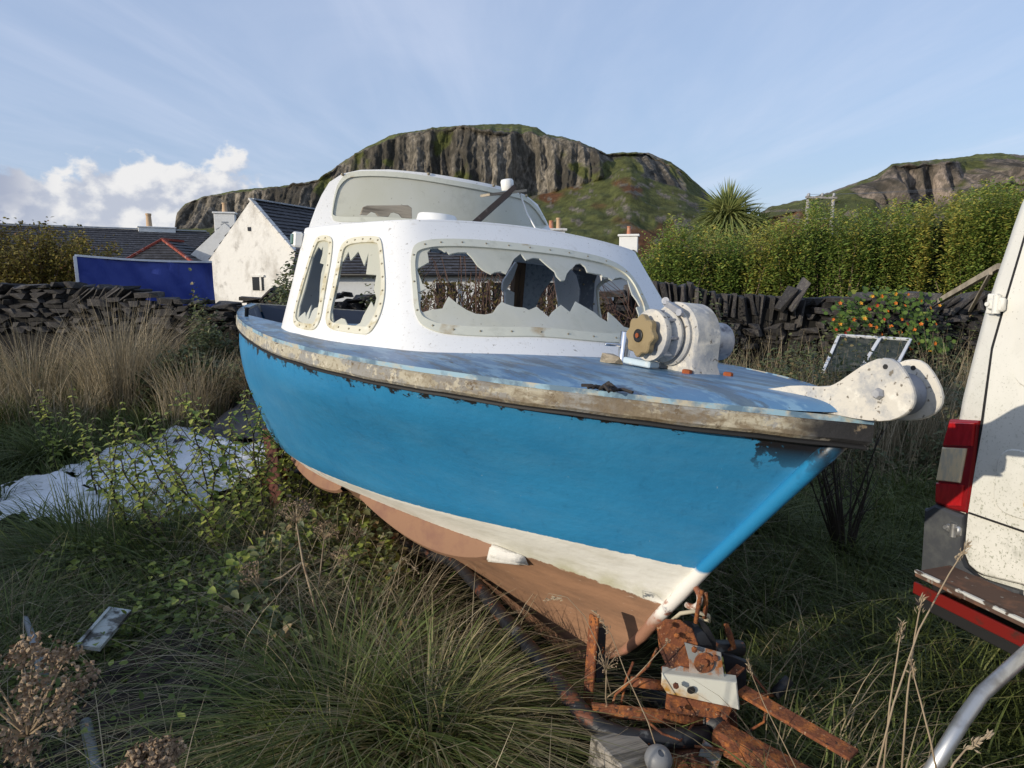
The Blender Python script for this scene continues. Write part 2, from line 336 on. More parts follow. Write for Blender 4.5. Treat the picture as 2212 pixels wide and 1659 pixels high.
BT = [(360, 606), (376, 560), (381, 492), (450, 492), (700, 465), (900, 445), (1100, 425), (1154, 418), (1240, 402), (1290, 388), (1318, 380), (1336, 366), (1360, 362), (1400, 385), (1480, 408), (1515, 430), (1560, 470), (1640, 525), (1760, 580)]
lin = lambda pts: (lambda u: float(np.interp(u, [p[0] for p in pts], [p[1] for p in pts])))
build_hill('hill', 360, 1760, 760, SK, TP, BT, 150, lin([(360, 285), (1330, 285), (1760, 260)]), lin([(360, 300), (1300, 300), (1400, 312), (1760, 290)]),
           lin([(360, 320), (1000, 345), (1120, 352), (1300, 325), (1760, 305)]), 470, lin([(360, 1), (1300, 1), (1335, .25), (1360, .5), (1400, .8), (1470, .8), (1515, .3), (1600, .1)]), False, 1.0,
           lambda u, t: .55 * max(0, 1 - abs(u - 1470) / 90) * (1 if .25 < t < .75 else 0) + .16 * max(0, 1 - abs(u - 1420) / 130) - .06)
SK2 = [(1560, 560), (1620, 480), (1660, 448), (1700, 440), (1790, 416), (1850, 394), (1895, 378), (1905, 370), (1925, 355), (1990, 348), (2050, 343), (2100, 335), (2150, 330), (2212, 335), (2300, 350), (2420, 380)]
TP2 = [(1560, 565), (1660, 458), (1790, 426), (1850, 404), (1895, 384), (1905, 374), (1925, 360), (1990, 354), (2050, 350), (2090, 348), (2150, 345), (2212, 348), (2300, 362), (2420, 395)]
BT2 = [(1560, 575), (1660, 470), (1790, 440), (1850, 420), (1885, 428), (1900, 440), (2060, 440), (2085, 410), (2150, 395), (2212, 395), (2300, 400), (2420, 420)]
build_hill('hill', 1560, 2420, 430, SK2, TP2, BT2, 130, lin([(1560, 190), (2420, 190)]), lin([(1560, 205), (1880, 205), (1900, 200), (2060, 200), (2085, 215), (2420, 215)]), lin([(1560, 230), (2420, 240)]), 330,
           lin([(1560, 0), (1790, .05), (1850, .55), (1895, 1), (2055, 1), (2085, .5), (2120, .95), (2300, .95)]), True, 21.0, lambda u, t: .45 * max(0, 1 - abs(u - 1730) / 120) + .1)


# ================================================================== cottages and other things beyond the wall
M_white = mat('limewash_white', (.74, .74, .72), .9, layers=[Ly((.42, .40, .36), 1.1, .52, .75, d=9, r=.7, a=.5)], bump=[dict(s=7, a=.3, dist=.03)])
M_stain = mat('limewash_grey_stained', (.72, .70, .66), .92, layers=[Ly((.30, .27, .23), .75, .47, .66, d=9, r=.68, a=.75, st=(1, 1, .6)), Ly((.22, .2, .18), 2.6, .58, .75, a=.6)], bump=[dict(s=6, a=.5, dist=.05)])
M_slate = mat('roof_slate', (.048, .047, .051), .62, layers=[Ly((.085, .085, .095), 4, .5, .7, st=(1, 1, 1)), Ly((.12, .12, .11), 9, .64, .78, a=.6)], bump=[dict(s=20, a=.4, dist=.01)], rand=.25)
M_lead = mat('ridge_capping_pale', (.36, .38, .40), .6, layers=[Ly((.2, .21, .22), 2, .5, .7)])
M_redtile = mat('ridge_tile_red', (.26, .055, .035), .8, layers=[Ly((.45, .42, .40), 3, .6, .72)])
M_pot = mat('terracotta_pot', (.42, .17, .10), .8, layers=[Ly((.5, .33, .22), 6, .5, .7)])
M_buff = mat('buff_pot', (.48, .33, .20), .8)
M_black = mat('black_paint', (.012, .012, .013), .5)
M_darkglass = mat('dark_window_glass', (.02, .022, .025), .1, spec=.6)

def slate_roof(o, A, B, C, D, rows, n, name='roof'):          # A,B ridge ends, D,C eave ends; overlapping courses with uneven butts
    A, B, C, D = map(Vector, (A, B, C, D)); mb = MB(); nrm = (B - A).cross(D - A).normalized()
    if nrm.z < 0: nrm = -nrm
    rs = random.Random(rows * 7 + n)
    for r in range(rows):
        t0, t1 = r / rows, min(1, (r + 1.25) / rows)
        for k in range(n):
            s0, s1 = k / n, (k + .985) / n
            off = (.5 / n) * (r % 2); s0 = min(1, s0 + off); s1 = min(1, s1 + off)
            j = rs.uniform(-.012, .012); P = lambda s, t, h: A.lerp(B, s).lerp(D.lerp(C, s), t) + nrm * h
            lift = .05 + rs.uniform(0, .02)
            vs = [P(s0, t0, .005), P(s1, t0, .005), P(s1, t1 + j / 4, lift), P(s0, t1 + j / 4, lift), P(s1, t1 + j / 4, lift - .03), P(s0, t1 + j / 4, lift - .03)]
            mb.add(vs, [(0, 1, 2, 3), (3, 2, 4, 5)])
    mb.add([A - nrm * .03, B - nrm * .03, C - nrm * .03, D - nrm * .03], [(0, 1, 2, 3)])
    return mb.build(name, M_slate, o, fix=False)
def chimney(par, x, y, z0, w, d, h, pots, m=None, ang=0):
    rot = Matrix.Rotation(ang, 3, 'Z'); mb = MB(); mb.box((x, y, z0 + h / 2), (w, d, h), rot, .02); mb.box((x, y, z0 + h + .05), (w + .14, d + .14, .1), rot, .02)
    c = mb.build('chimney', m or M_white, par)
    for dx, ph, pr, pm in pots:
        q = rot @ Vector((dx, 0, 0)); pb = MB(); pb.lathe([(0, pr * 1.15), (.06, pr), (ph * .85, pr * .85), (ph * .86, pr), (ph, pr)], (x + q.x, y + q.y, z0 + h + .1), (0, 0, 1), 12); pb.build('chimney_pot', pm, c, 'auto')
    return c
def gable_house(name, label, P0, P1, depth, eave, apex, wallm, rows=16, n=30, skip_left=False, ridgem=None):
    """P0,P1: ground corners of the gable that faces us; the house runs back from it"""
    P0, P1 = Vector(P0), Vector(P1); e = (P1 - P0); w = e.length; e.normalize(); back = Vector((-e.y, e.x, 0))
    if back.y < 0: back = -back
    o = empty(name, label, 'house', tuple((P0 + P1) / 2)); inv = Vector((P0 + P1) / 2)
    g = lambda s, b, z: P0 + e * s + back * b + Vector((0, 0, z)) - inv
    mb = MB(); q = [g(0, 0, -.6), g(w, 0, -.6), g(w, 0, eave), g(w / 2, 0, apex), g(0, 0, eave)]; r = [p + back * depth for p in q]
    mb.add(q + r, [(0, 1, 2, 3, 4), (9, 8, 7, 6, 5), (1, 6, 7, 2), (0, 4, 9, 5)]); wl = mb.build('wall', wallm, o)
    roofs = []
    ov = .12
    for sgn in (0, 1):
        a, b = g(w / 2, .02, apex + .02), g(w / 2, depth, apex + .02); ee = (-ov if sgn == 0 else w + ov); sl = (apex - eave) / (w / 2)
        c, d = g(ee, depth, eave - sl * ov + .02), g(ee, .02, eave - sl * ov + .02)
        roofs.append(slate_roof(o, a, b, c, d, rows, n))
    mb = MB(); k = max(3, int(depth / .9))
    for i in range(k): mb.beam(g(w / 2, depth * i / k + .02, apex + .06), g(w / 2, depth * (i + .97) / k, apex + .06), .34, .07)
    mb.build('ridge_capping', ridgem or M_lead, roofs[0])
    return o, g, e, back, roofs
# the stained white gable
A = at(453, 600, 33); B = at(655, 600, 31.2); A.z = B.z = 0
oA, gA, eA, bA, rA = gable_house('stone_cottage', 'grey-stained white gable cottage with a tiny square opening', A, B, 8.0, 2.62, 5.35, M_stain)
wv = (B - A).length
for s, z, w_, h_, nm in ((.47, 4.05, .16, .18, 'vent_hole'), (.53, 1.52, .62, .62, 'window')):
    mb = MB(); c = gA(wv * s, -.01, z); rot = Matrix((eA, bA, Vector((0, 0, 1)))).transposed(); mb.box(c, (w_, .06, h_), rot); f = mb.build(nm, M_darkglass, oA)
    if nm == 'window':
        mb = MB(); mb.box(c + Vector((0, 0, h_ / 2 + .05)) - bA * .03, (w_ + .16, .1, .09), rot); mb.box(c + eA * .18 - bA * .035, (.1, .04, h_), rot); mb.build('frame', M_stain, f)
mb = MB()                                                       # verge stones on the right slope
for i in range(9):
    t0, t1 = i / 9, (i + .93) / 9; p = lambda t: gA(wv / 2, 0, 5.42).lerp(gA(wv + .12, 0, 2.52), t)
    mb.beam(p(t0), p(t1), .3, .08)
mb.build('verge', M_stain, rA[1])
# white house with the chimney on its gable, behind
A = at(408, 600, 40); B = at(575, 600, 41); A.z = B.z = 0
oB, gB, eB, bB, rB = gable_house('stone_cottage', 'clean white gable cottage with a chimney, behind the stained gable', A, B, 9.0, 3.0, 5.0, M_white)
wB = (B - A).length
chimney(oB, *gB(wB * .5, .35, 0).xy, 4.4, 1.15, .62, 1.15, [(0, .55, .15, M_buff)], ang=math.atan2(eB.y, eB.x))
# the long slate roofed row
A = at(-140, 600, 44); B = at(468, 600, 53); A.z = B.z = 0
e = (B - A).normalized(); bk = Vector((-e.y, e.x, 0)); Lr = (B - A).length; o = empty('cottage_row', 'long low cottage row under one dark slate roof', 'house', tuple(A))
g = lambda s, b, z: e * s + bk * b + Vector((0, 0, z))
mb = MB(); mb.box((0, 0, 0), (1, 1, 1)); mb = MB()
q = [g(0, 0, -.6), g(Lr, 0, -.6), g(Lr, 0, 2.35), g(0, 0, 2.35)]; r = [p + bk * 7 for p in q]; mb.add(q + r, [(0, 1, 2, 3), (5, 4, 7, 6), (1, 5, 6, 2), (4, 0, 3, 7)]); mb.build('wall', M_white, o)
ra = slate_roof(o, g(-.2, 3.5, 5.55), g(Lr + .2, 3.5, 5.55), g(Lr + .2, -.3, 2.15), g(-.2, -.3, 2.15), 20, 70)
slate_roof(o, g(-.2, 3.5, 5.55), g(Lr + .2, 3.5, 5.55), g(Lr + .2, 7.3, 2.15), g(-.2, 7.3, 2.15), 10, 40)
mb = MB()
for i in range(26): mb.beam(g(Lr * i / 26, 3.5, 5.62), g(Lr * (i + .98) / 26, 3.5, 5.62), .3, .09)
mb.build('ridge_capping', M_lead, ra)
chimney(o, *(g(Lr - 3.6, 3.6, 0)).xy, 5.3, 2.6, .7, .42, [(-.5, 1.0, .22, M_buff)], ang=math.atan2(e.y, e.x))
# little hipped porch with red ridges
c = at(335, 600, 38); c.z = 0; o = empty('porch', 'small hipped slate porch with red ridge tiles', 'porch', tuple(c)); ap = Vector((-.25, 1.6, 3.95)); cs = [Vector((-2.1, 0, 2.45)), Vector((2.25, .25, 2.45)), Vector((2.2, 4, 2.45)), Vector((-2.1, 4, 2.45))]; ap2 = Vector((-.2, 4, 3.95))
mb = MB(); mb.box((0, 2.1, .95), (4, 3.8, 3.0)); mb.build('wall', M_white, o)
r1 = slate_roof(o, ap - Vector((.02, 0, 0)), ap + Vector((.02, 0, 0)), cs[1], cs[0], 10, 12); slate_roof(o, ap, ap2, cs[3], cs[0], 8, 8); slate_roof(o, ap, ap2, cs[2], cs[1], 8, 8)
mb = MB()
for p, q2 in ((ap, cs[0]), (ap, cs[1]), (ap, ap2)):
    for i in range(8): mb.beam(p.lerp(q2, i / 8) + Vector((0, 0, .08)), p.lerp(q2, (i + .93) / 8) + Vector((0, 0, .08)), .17, .12)
mb.build('ridge_tiles', M_redtile, r1)
# cottage straight behind the boat
A = at(640, 600, 25); B = at(1262, 600, 27); A.z = B.z = 0
e = (B - A).normalized(); bk = Vector((-e.y, e.x, 0)); Lr = (B - A).length; o = empty('stone_cottage', 'low white cottage behind the boat, seen through its broken windows', 'house', tuple(A)); g = lambda s, b, z: e * s + bk * b + Vector((0, 0, z))
mb = MB(); q = [g(0, 0, -.6), g(Lr, 0, -.6), g(Lr, 0, 1.98), g(0, 0, 1.98)]; r = [p + bk * 5 for p in q]
mb.add(q + r + [g(0, 2.5, 3.35), g(Lr, 2.5, 3.35)], [(0, 1, 2, 3), (5, 4, 7, 6), (1, 5, 6, 9, 2), (4, 0, 3, 8, 7)]); mb.build('wall', M_white, o)
ra = slate_roof(o, g(-.15, 2.5, 3.42), g(Lr + .15, 2.5, 3.42), g(Lr + .15, -.25, 1.9), g(-.15, -.25, 1.9), 13, 46); slate_roof(o, g(-.15, 2.5, 3.42), g(Lr + .15, 2.5, 3.42), g(Lr + .15, 5.2, 1.9), g(-.15, 5.2, 1.9), 8, 30)
mb = MB(); [mb.beam(g(Lr * i / 14, 2.5, 3.47), g(Lr * (i + .98) / 14, 2.5, 3.47), .26, .07) for i in range(14)]; mb.build('ridge_capping', M_lead, ra)
chimney(o, *(g(Lr - .6, 2.5, 0)).xy, 3.0, .78, .6, .75, [(-.16, .34, .1, M_pot), (.16, .46, .1, M_buff)], M_stain, ang=math.atan2(e.y, e.x))
mb = MB(); pv = [g(Lr * .36, -.13, z) for z in (1.86, 1.78)] + [g(Lr * .372, -.08, 1.66), g(Lr * .372, -.06, -.3)]; mb.tube(pv, .055, 8); mb.beam(g(0, -.28, 1.88), g(Lr, -.28, 1.88), .1, .09); mb.build('gutter_and_downpipe', M_black, o, True)
for s in (.5, .66, .86):
    c = g(Lr * s, -.02, 1.05); rot = Matrix((e, bk, Vector((0, 0, 1)))).transposed(); mb = MB(); mb.box(c, (.85, .08, 1.1), rot); w_ = mb.build('window', M_darkglass, o); mb = MB(); mb.box(c - bk * .05 + Vector((0, 0, -.6)), (1.05, .14, .1), rot)
    for dx in (-.42, 0, .42): mb.box(c + e * dx - bk * .045, (.06, .05, 1.1), rot)
    mb.build('frame', M_white, w_)
# right hand cottage with the clean square chimney
A = at(1270, 600, 31); B = at(1408, 600, 30.4); A.z = B.z = 0
e = (B - A).normalized(); bk = Vector((-e.y, e.x, 0)); Lr = (B - A).length; o = empty('stone_cottage', 'small slate roofed cottage with a plain white chimney, left of the hedge', 'house', tuple(A)); g = lambda s, b, z: e * s + bk * b + Vector((0, 0, z))
mb = MB(); mb.box(tuple(g(Lr / 2, 2, .6)), (Lr, 4, 2.6), Matrix((e, bk, Vector((0, 0, 1)))).transposed()); mb.build('wall', M_white, o)
ra = slate_roof(o, g(-.2, 2, 3.42), g(Lr * .62, 2, 3.30), g(Lr + .1, -.2, 1.9), g(-.2, -.2, 1.9), 11, 18); slate_roof(o, g(Lr * .62, 2, 3.30), g(Lr * .62, 2.02, 3.30), g(Lr + .1, 4.2, 1.9), g(Lr + .1, -.2, 1.9), 9, 12); slate_roof(o, g(-.2, 2, 3.42), g(Lr * .62, 2, 3.30), g(Lr + .1, 4.2, 1.9), g(-.2, 4.2, 1.9), 6, 10)
chimney(o, *(g(Lr * .60, 1.9, 0)).xy, 2.8, .86, .6, .92, [(.0, .38, .1, M_pot)], ang=math.atan2(e.y, e.x))
# distant pole transformer frame and wires
c = at(1768, 520, 44); c.z = 1.6
o = empty('power_pole', 'weathered twin wooden power pole with a cross beam', 'power pole', tuple(c)); M_pole = mat('weathered_pole', (.36, .34, .32), .9, layers=[Ly((.2, .18, .17), 3, .45, .6, st=(3, 3, .3))])
for x, h in ((-.86, 5.45), (.74, 5.35)): MB().tube([(x, 0, -1.6), (x + .02, 0, h)], [.13, .10], 10).build('post', M_pole, o, True)
MB().beam((-1.05, -.1, 5.28), (.95, -.1, 5.24), .1, .12).build('cross_beam', M_pole, o); MB().beam((-.86, .1, 3.9), (.74, .1, 4.0), .08, .08).build('cross_beam', M_pole, o)
M_ins = mat('insulator_grey', (.3, .31, .33), .4); [MB().lathe([(0, .05), (.04, .11), (.1, .06), (.16, .1), (.22, .05)], (x, -.1, 5.32), (0, 0, 1), 10).build('insulator', M_ins, o, True) for x in (-.86, 0, .74)]
mb = MB(); far = at(2300, 360, 150)
for k, x in enumerate((-.8, 0, .74)):
    a = Vector((x, -.1, 5.45)); b2 = far - c + Vector((x * 2, 0, k * .8)); mb.tube([a.lerp(b2, t / 12) - Vector((0, 0, 1.6 * math.sin(PI * t / 12))) for t in range(13)], .012, 4, False)
mb.build('wire', M_pole, o)
# tarpaulin covered trailer
M_tarp = mat('blue_tarpaulin', (.026, .048, .26), .5, layers=[Ly((.045, .075, .34), 1.2, .5, .7, st=(1, 1, 2)), Ly((.018, .03, .17), 3, .55, .7, st=(1.5, 1, .3))], bump=[dict(s=2.2, a=.6, dist=.06, st=(1, 1, .4)), dict(s=9, a=.3, dist=.01)])
M_wsheet = mat('white_sheeting', (.70, .71, .74), .6, layers=[Ly((.5, .5, .52), 2, .5, .7)], bump=[dict(s=5, a=.4, dist=.02)])
A = at(166, 600, 11.8); B = at(459, 600, 13.0); A.z = B.z = 0
e = (B - A).normalized(); bk = Vector((-e.y, e.x, 0)); Lr = (B - A).length; o = empty('covered_trailer', 'box trailer covered by a blue tarpaulin behind the stone wall', 'covered trailer', tuple(A)); g = lambda s, b, z: e * s + bk * b + Vector((0, 0, z))
V = []; nx_, nz_ = 46, 22; zt0, zt1 = 2.10, 2.02
for i in range(nx_ + 1):
    for j in range(nz_ + 1):
        s, t = i / nx_, j / nz_; zt = zt0 + (zt1 - zt0) * s - .03 * math.sin(PI * s); z = .3 + (zt - .3) * t
        f = .09 * vnoise(s * 5 + 1.8 * t, t * 1.6, 3, 1, 4) * (1 - .3 * t) + .03 * math.sin(13 * s + 4 * (1 - t)) * (1 - t) + .05 * (1 - t) * math.sin(26 * s) * .4
        V.append(g(Lr * s + .06 * (1 - t) * (s - .5), -.05 - f, z))
F = [(i*(nz_+1)+j, (i+1)*(nz_+1)+j, (i+1)*(nz_+1)+j+1, i*(nz_+1)+j+1) for i in range(nx_) for j in range(nz_)]
tp = link('tarpaulin', np_mesh('tarpaulin', [tuple(p) for p in V], F, M_tarp, True), o)
mb = MB(); q = [g(.02, .02, .2), g(Lr - .02, .02, .2), g(Lr - .02, .02, zt1 - .02), g(.02, .02, zt0 - .02)]; mb.add(q + [p + bk * 1.7 for p in q], [(0, 1, 2, 3), (5, 4, 7, 6), (4, 0, 3, 7), (1, 5, 6, 2)]); mb.build('side_panel', M_wsheet, o)
mb = MB()
for i in range(9):
    s0, s1 = i / 9, (i + 1) / 9; zz = lambda s: zt0 + (zt1 - zt0) * s - .03 * math.sin(PI * s)
    mb.add([g(Lr*s0, -.07, zz(s0)), g(Lr*s1, -.07, zz(s1)), g(Lr*s1, 1.72, zz(s1)+.02), g(Lr*s0, 1.72, zz(s0)+.02), g(Lr*s0, -.07, zz(s0)+.035), g(Lr*s1, -.07, zz(s1)+.035), g(Lr*s1, 1.72, zz(s1)+.055), g(Lr*s0, 1.72, zz(s0)+.055)], [(0,3,2,1),(4,5,6,7),(0,1,5,4),(2,3,7,6)])
mb.build('roof_edge', M_wsheet, o)
MB().beam(g(.02, -.10, .2), g(.0, -.10, zt0), .05, .13, bk).build('corner_strip', M_wsheet, o)

# ================================================================== dry stone walls
M_stone = mat('slate_stone', (.042, .038, .038), .8, layers=[Ly((.075, .068, .062), 5, .48, .68), Ly((.075, .046, .034), 2.2, .58, .72, a=.6), Ly((.20, .20, .175), 12, .60, .68, a=.75, d=9), Ly((.07, .075, .03), 5, .60, .72, a=.5)], bump=[dict(s=16, a=.6, dist=.015), dict(s=4, a=.5, dist=.03, st=(1, 1, 5))], rand=.55)
M_stone_w = mat('quartz_stone', (.6, .58, .55), .8)
M_core = mat('wall_gap_shade', (.012, .011, .010), 1)  # near-black filler, stands for the shade in the gaps between stones
def stone_mesh(i, k=11):
    rs = random.Random(100 + i); bm = bmesh.new()
    for _ in range(k):
        for sz in (-1, 1):
            a = rs.uniform(0, 2*PI); r = rs.uniform(.78, 1); sx = math.cos(a); sy = math.sin(a); m_ = max(abs(sx), abs(sy)) ** .75
            bm.verts.new((sx / m_ * r * .5, sy / m_ * r * .5, sz * .5 * rs.uniform(.72, 1)))
    r = bmesh.ops.convex_hull(bm, input=bm.verts[:]); bmesh.ops.delete(bm, geom=[v for v in bm.verts if not v.link_faces], context='VERTS')
    me = bpy.data.meshes.new('stone'); bm.to_mesh(me); bm.free(); me.materials.append(M_stone); return me
STONES = [stone_mesh(i) for i in range(14)]
def stone(par, p, size, rot, rs):
    o = bpy.data.objects.new('stone', STONES[rs.randrange(len(STONES))]); COL.objects.link(o); o.parent = par; o.location = p; o.scale = size; o.rotation_euler = rot; return o
def dry_wall(name, label, A, B, top, cope, rs, floor, cope_h=.34, row=.085, th=.42):
    """A,B ends; top(s) height of the top; cope(s) 'up' | 'flat' | 'lean'"""
    A, B = Vector(A), Vector(B); e = B - A; L = e.length; e.normalize(); nb = Vector((-e.y, e.x, 0)); ang = math.atan2(e.y, e.x)
    o = empty(name, label, 'stone wall', tuple(A)); cnt = 0
    mb = MB(); n = 40
    for i in range(n):
        s0, s1 = L*i/n, L*(i+1)/n; h = min(top(s0/L), top(s1/L)) - .16
        mb.box(tuple(e*(s0+s1)/2 + nb*.22 + Vector((0, 0, (h-.2)/2 ))), (s1-s0, .26, h+.2), Matrix.Rotation(ang, 3, 'Z'))
    mb.build('wall_core', M_core, o)
    s = 0
    while s < L and cnt < 300:                              # cope
        k = cope(s / L); T = top(s / L) + rs.uniform(-.03, .03)
        if k == 'up':
            w = rs.uniform(.045, .12); h = cope_h * rs.uniform(.8, 1.2); stone(o, e*(s+w/2) + nb*.2 + Vector((0, 0, T-h/2)), (w*1.1, th*rs.uniform(.8, 1.1), h*1.05), (rs.uniform(-.1, .1), rs.uniform(-.22, .12), ang+rs.uniform(-.25, .25)), rs); s += w*.93
        elif k == 'lean':
            w = rs.uniform(.05, .085); h = cope_h*rs.uniform(.85, 1.25); stone(o, e*(s+w/2) + nb*.2 + Vector((0, 0, T-h*.42)), (w, th*rs.uniform(.8, 1.1), h*1.15), (rs.uniform(-.1, .1), rs.uniform(.65, 1.0), ang+rs.uniform(-.2, .2)), rs); s += w*1.15
        else:
            w = rs.uniform(.16, .42); h = rs.uniform(.04, .085); stone(o, e*(s+w/2) + nb*.2 + Vector((0, 0, T-h/2)), (w*1.05, th*1.05, h*1.2), (rs.uniform(-.06, .06), rs.uniform(-.1, .1), ang+rs.uniform(-.12, .12)), rs); s += w
        cnt += 1
    z = 0; r = 0
    zmax = max(top(i/20) for i in range(21))
    while True:                                             # courses, top down
        s = rs.uniform(-.2, 0); any_ = False; hrow = row*rs.uniform(.8, 1.25)
        while s < L and cnt < 300:
            k = cope(max(0, s/L)); T = top(max(0, s/L)) - ({'up': cope_h, 'lean': cope_h*.6, 'flat': .08}[k]) - z
            w = rs.uniform(.12, .36)
            if T > floor + .02:
                any_ = True; h = hrow*rs.uniform(.75, 1.2)
                stone(o, e*(s+w/2) + nb*(.2 + rs.uniform(-.03, .03)) + Vector((0, 0, T-hrow/2)), (w*1.03, th*rs.uniform(.9, 1.1), h*1.25), (rs.uniform(-.06, .06), rs.uniform(-.09, .09), ang+rs.uniform(-.1, .1)), rs); cnt += 1
            s += w
        z += hrow; r += 1
        if not any_ or r > 14 or cnt >= 300: break
    return o
rs = random.Random(5)
LW0, LW1 = at(-90, 600, 9.6), at(900, 600, 9.4); LW0.z = LW1.z = 0
zt = lambda v, Y: CAM_H - (v - 604.5) / FV * Y
ltop = lin([(0, zt(613, 9.6)), (.12, zt(612, 9.6)), (.24, zt(612, 9.6)), (.36, zt(622, 9.6)), (.40, zt(645, 9.6)), (.58, zt(652, 9.6)), (.60, zt(640, 9.6)), (.63, zt(622, 9.5)), (.75, zt(626, 9.5)), (.85, zt(636, 9.4)), (1, zt(640, 9.4))])
dry_wall('stone_wall', 'low dark slate wall left of the boat, in front of the blue tarpaulin', LW0, LW1, ltop, lambda s: 'lean' if .235 < s < .37 or .62 < s < .80 else ('lean' if .02 < s < .1 else 'flat'), rs, .98, .27, .066)
RW0, RW1 = at(1285, 600, 8.9), at(2260, 600, 8.5); RW0.z = RW1.z = 0
rtop = lin([(0, zt(632, 8.9)), (.06, zt(612, 8.9)), (.13, zt(606, 8.9)), (.22, zt(612, 8.8)), (.28, zt(638, 8.8)), (.42, zt(640, 8.7)), (.5, zt(640, 8.7)), (.6, zt(632, 8.7)), (1, zt(632, 8.5))])
rw = dry_wall('stone_wall', 'dark slate wall with upright cope stones in front of the green hedge', RW0, RW1, rtop, lambda s: 'up' if .05 < s < .47 or s > .86 else ('lean' if s > .72 else 'flat'), rs, .80, .36, .062)
p = at(1722, 640, 8.62) - RW0; stone(rw, (p.x, p.y, zt(636, 8.6)), (.09, .3, .46), (.1, .45, 0), rs); stone(rw, (p.x - .14, p.y, zt(645, 8.6)), (.08, .3, .36), (.1, .5, .1), rs)
# unseen wall added behind the viewpoint to keep the low sun off the grass
def shade_wall(A, B, h, label):
    A, B = Vector(A), Vector(B); dry_wall('stone_wall', label, A, B, lambda s: h + .08 * math.sin(9 * s), lambda s: 'up' if int(s * 9) % 2 else 'flat', rs, .1, .3, .16, .5)
SH_C = Vector((-.83, -.56, 0)) * 4.4; SH_E = Vector((.56, -.83, 0))
shade_wall(SH_C - SH_E * 8.6, SH_C - SH_E * 2.4, 1.42, 'unseen stone wall added behind the viewpoint to shade the grass')

# ================================================================== leaves, blades: numpy builders
def leaf_mesh(name, c, d, n, l, w, tone, mt):
    c, d, n = (np.asarray(q, np.float64) for q in (c, d, n)); m = len(c)
    d = d / (np.linalg.norm(d, axis=1, keepdims=True) + 1e-9); s = np.cross(d, n); s /= (np.linalg.norm(s, axis=1, keepdims=True) + 1e-9); n2 = np.cross(s, d)
    l = np.broadcast_to(l, m)[:, None]; w = np.broadcast_to(w, m)[:, None]
    V = np.stack([c, c + d*l*.28 + s*w*.46 + n2*w*.10, c + d*l*.66 + s*w*.36 + n2*w*.06, c + d*l - n2*l*.14, c + d*l*.66 - s*w*.36 + n2*w*.06, c + d*l*.28 - s*w*.46 + n2*w*.10], 1).reshape(-1, 3)
    F = np.arange(m*6).reshape(m, 6); F = np.concatenate([F[:, [0, 1, 2]], F[:, [0, 2, 3]], F[:, [0, 3, 4]], F[:, [0, 4, 5]]])
    return np_mesh(name, V, F, mt, False, {'tone': np.repeat(tone, 6)})
def blade_mesh(name, p, az, h, bend, w, tone, mt, seg=4, tip=0.35):
    p = np.asarray(p, np.float64); m = len(p); az, h, bend, w, tone = (np.broadcast_to(q, m).astype(float) for q in (az, h, bend, w, tone))
    dirv = np.stack([np.cos(az), np.sin(az), np.zeros(m)], 1); tw = az + RNG.uniform(.9, 2.2, m); side = np.stack([np.cos(tw), np.sin(tw), np.zeros(m)], 1)
    rows = []; tn = []
    for i in range(seg + 1):
        t = i / seg; q = p + dirv*(h*bend*t*t)[:, None] + np.array([0, 0, 1])*(h*(t - .45*np.minimum(bend, 1.6)*t**2.2))[:, None]
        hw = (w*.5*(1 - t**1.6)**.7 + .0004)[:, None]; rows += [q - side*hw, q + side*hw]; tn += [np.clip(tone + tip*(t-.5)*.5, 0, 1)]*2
    V = np.stack(rows, 1).reshape(-1, 3); T = np.stack(tn, 1).ravel(); k = 2*(seg+1); base = (np.arange(m)*k)[:, None]
    F = np.concatenate([base + np.array([2*i, 2*i+1, 2*i+3, 2*i+2]) for i in range(seg)])
    return np_mesh(name, V, F, mt, False, {'tone': T})
G_ = lambda *a: tuple(a)
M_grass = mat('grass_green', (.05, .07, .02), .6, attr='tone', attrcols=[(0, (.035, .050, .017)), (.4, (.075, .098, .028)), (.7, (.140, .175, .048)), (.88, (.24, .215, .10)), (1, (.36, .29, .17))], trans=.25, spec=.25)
M_dry = mat('grass_dry', (.2, .17, .1), .7, attr='tone', attrcols=[(0, (.10, .10, .05)), (.4, (.23, .19, .115)), (.75, (.38, .31, .205)), (1, (.5, .42, .29))], trans=.25, spec=.2)
M_hedge = mat('hedge_leaf', (.06, .09, .02), .5, attr='tone', attrcols=[(0, (.045, .082, .018)), (.35, (.100, .170, .032)), (.7, (.18, .255, .05)), (.9, (.34, .35, .075)), (1, (.45, .38, .08))], trans=.3, spec=.3)
M_bushl = mat('shrub_leaf_autumn', (.06, .06, .02), .6, attr='tone', attrcols=[(0, (.08, .06, .022)), (.5, (.165, .14, .037)), (.8, (.28, .23, .045)), (1, (.24, .13, .06))], trans=.25, spec=.2)
M_nettle = mat('nettle_leaf', (.08, .12, .03), .5, attr='tone', attrcols=[(0, (.09, .13, .03)), (.5, (.24, .29, .06)), (1, (.45, .46, .11))], trans=.3, spec=.3)
M_bram = mat('bramble_leaf', (.04, .06, .02), .5, attr='tone', attrcols=[(0, (.04, .055, .022)), (.5, (.08, .105, .042)), (.85, (.13, .14, .06)), (1, (.24, .17, .08))], trans=.2, spec=.35)
M_twig = mat('brown_twig', (.10, .062, .042), .8, layers=[Ly((.2, .14, .10), 9, .5, .7)])
M_stem = mat('dark_stem', (.045, .034, .026), .7); M_tan = mat('dry_stalk', (.30, .23, .15), .8, layers=[Ly((.16, .10, .06), 12, .5, .7)])
U = RNG.uniform; NRM = RNG.normal

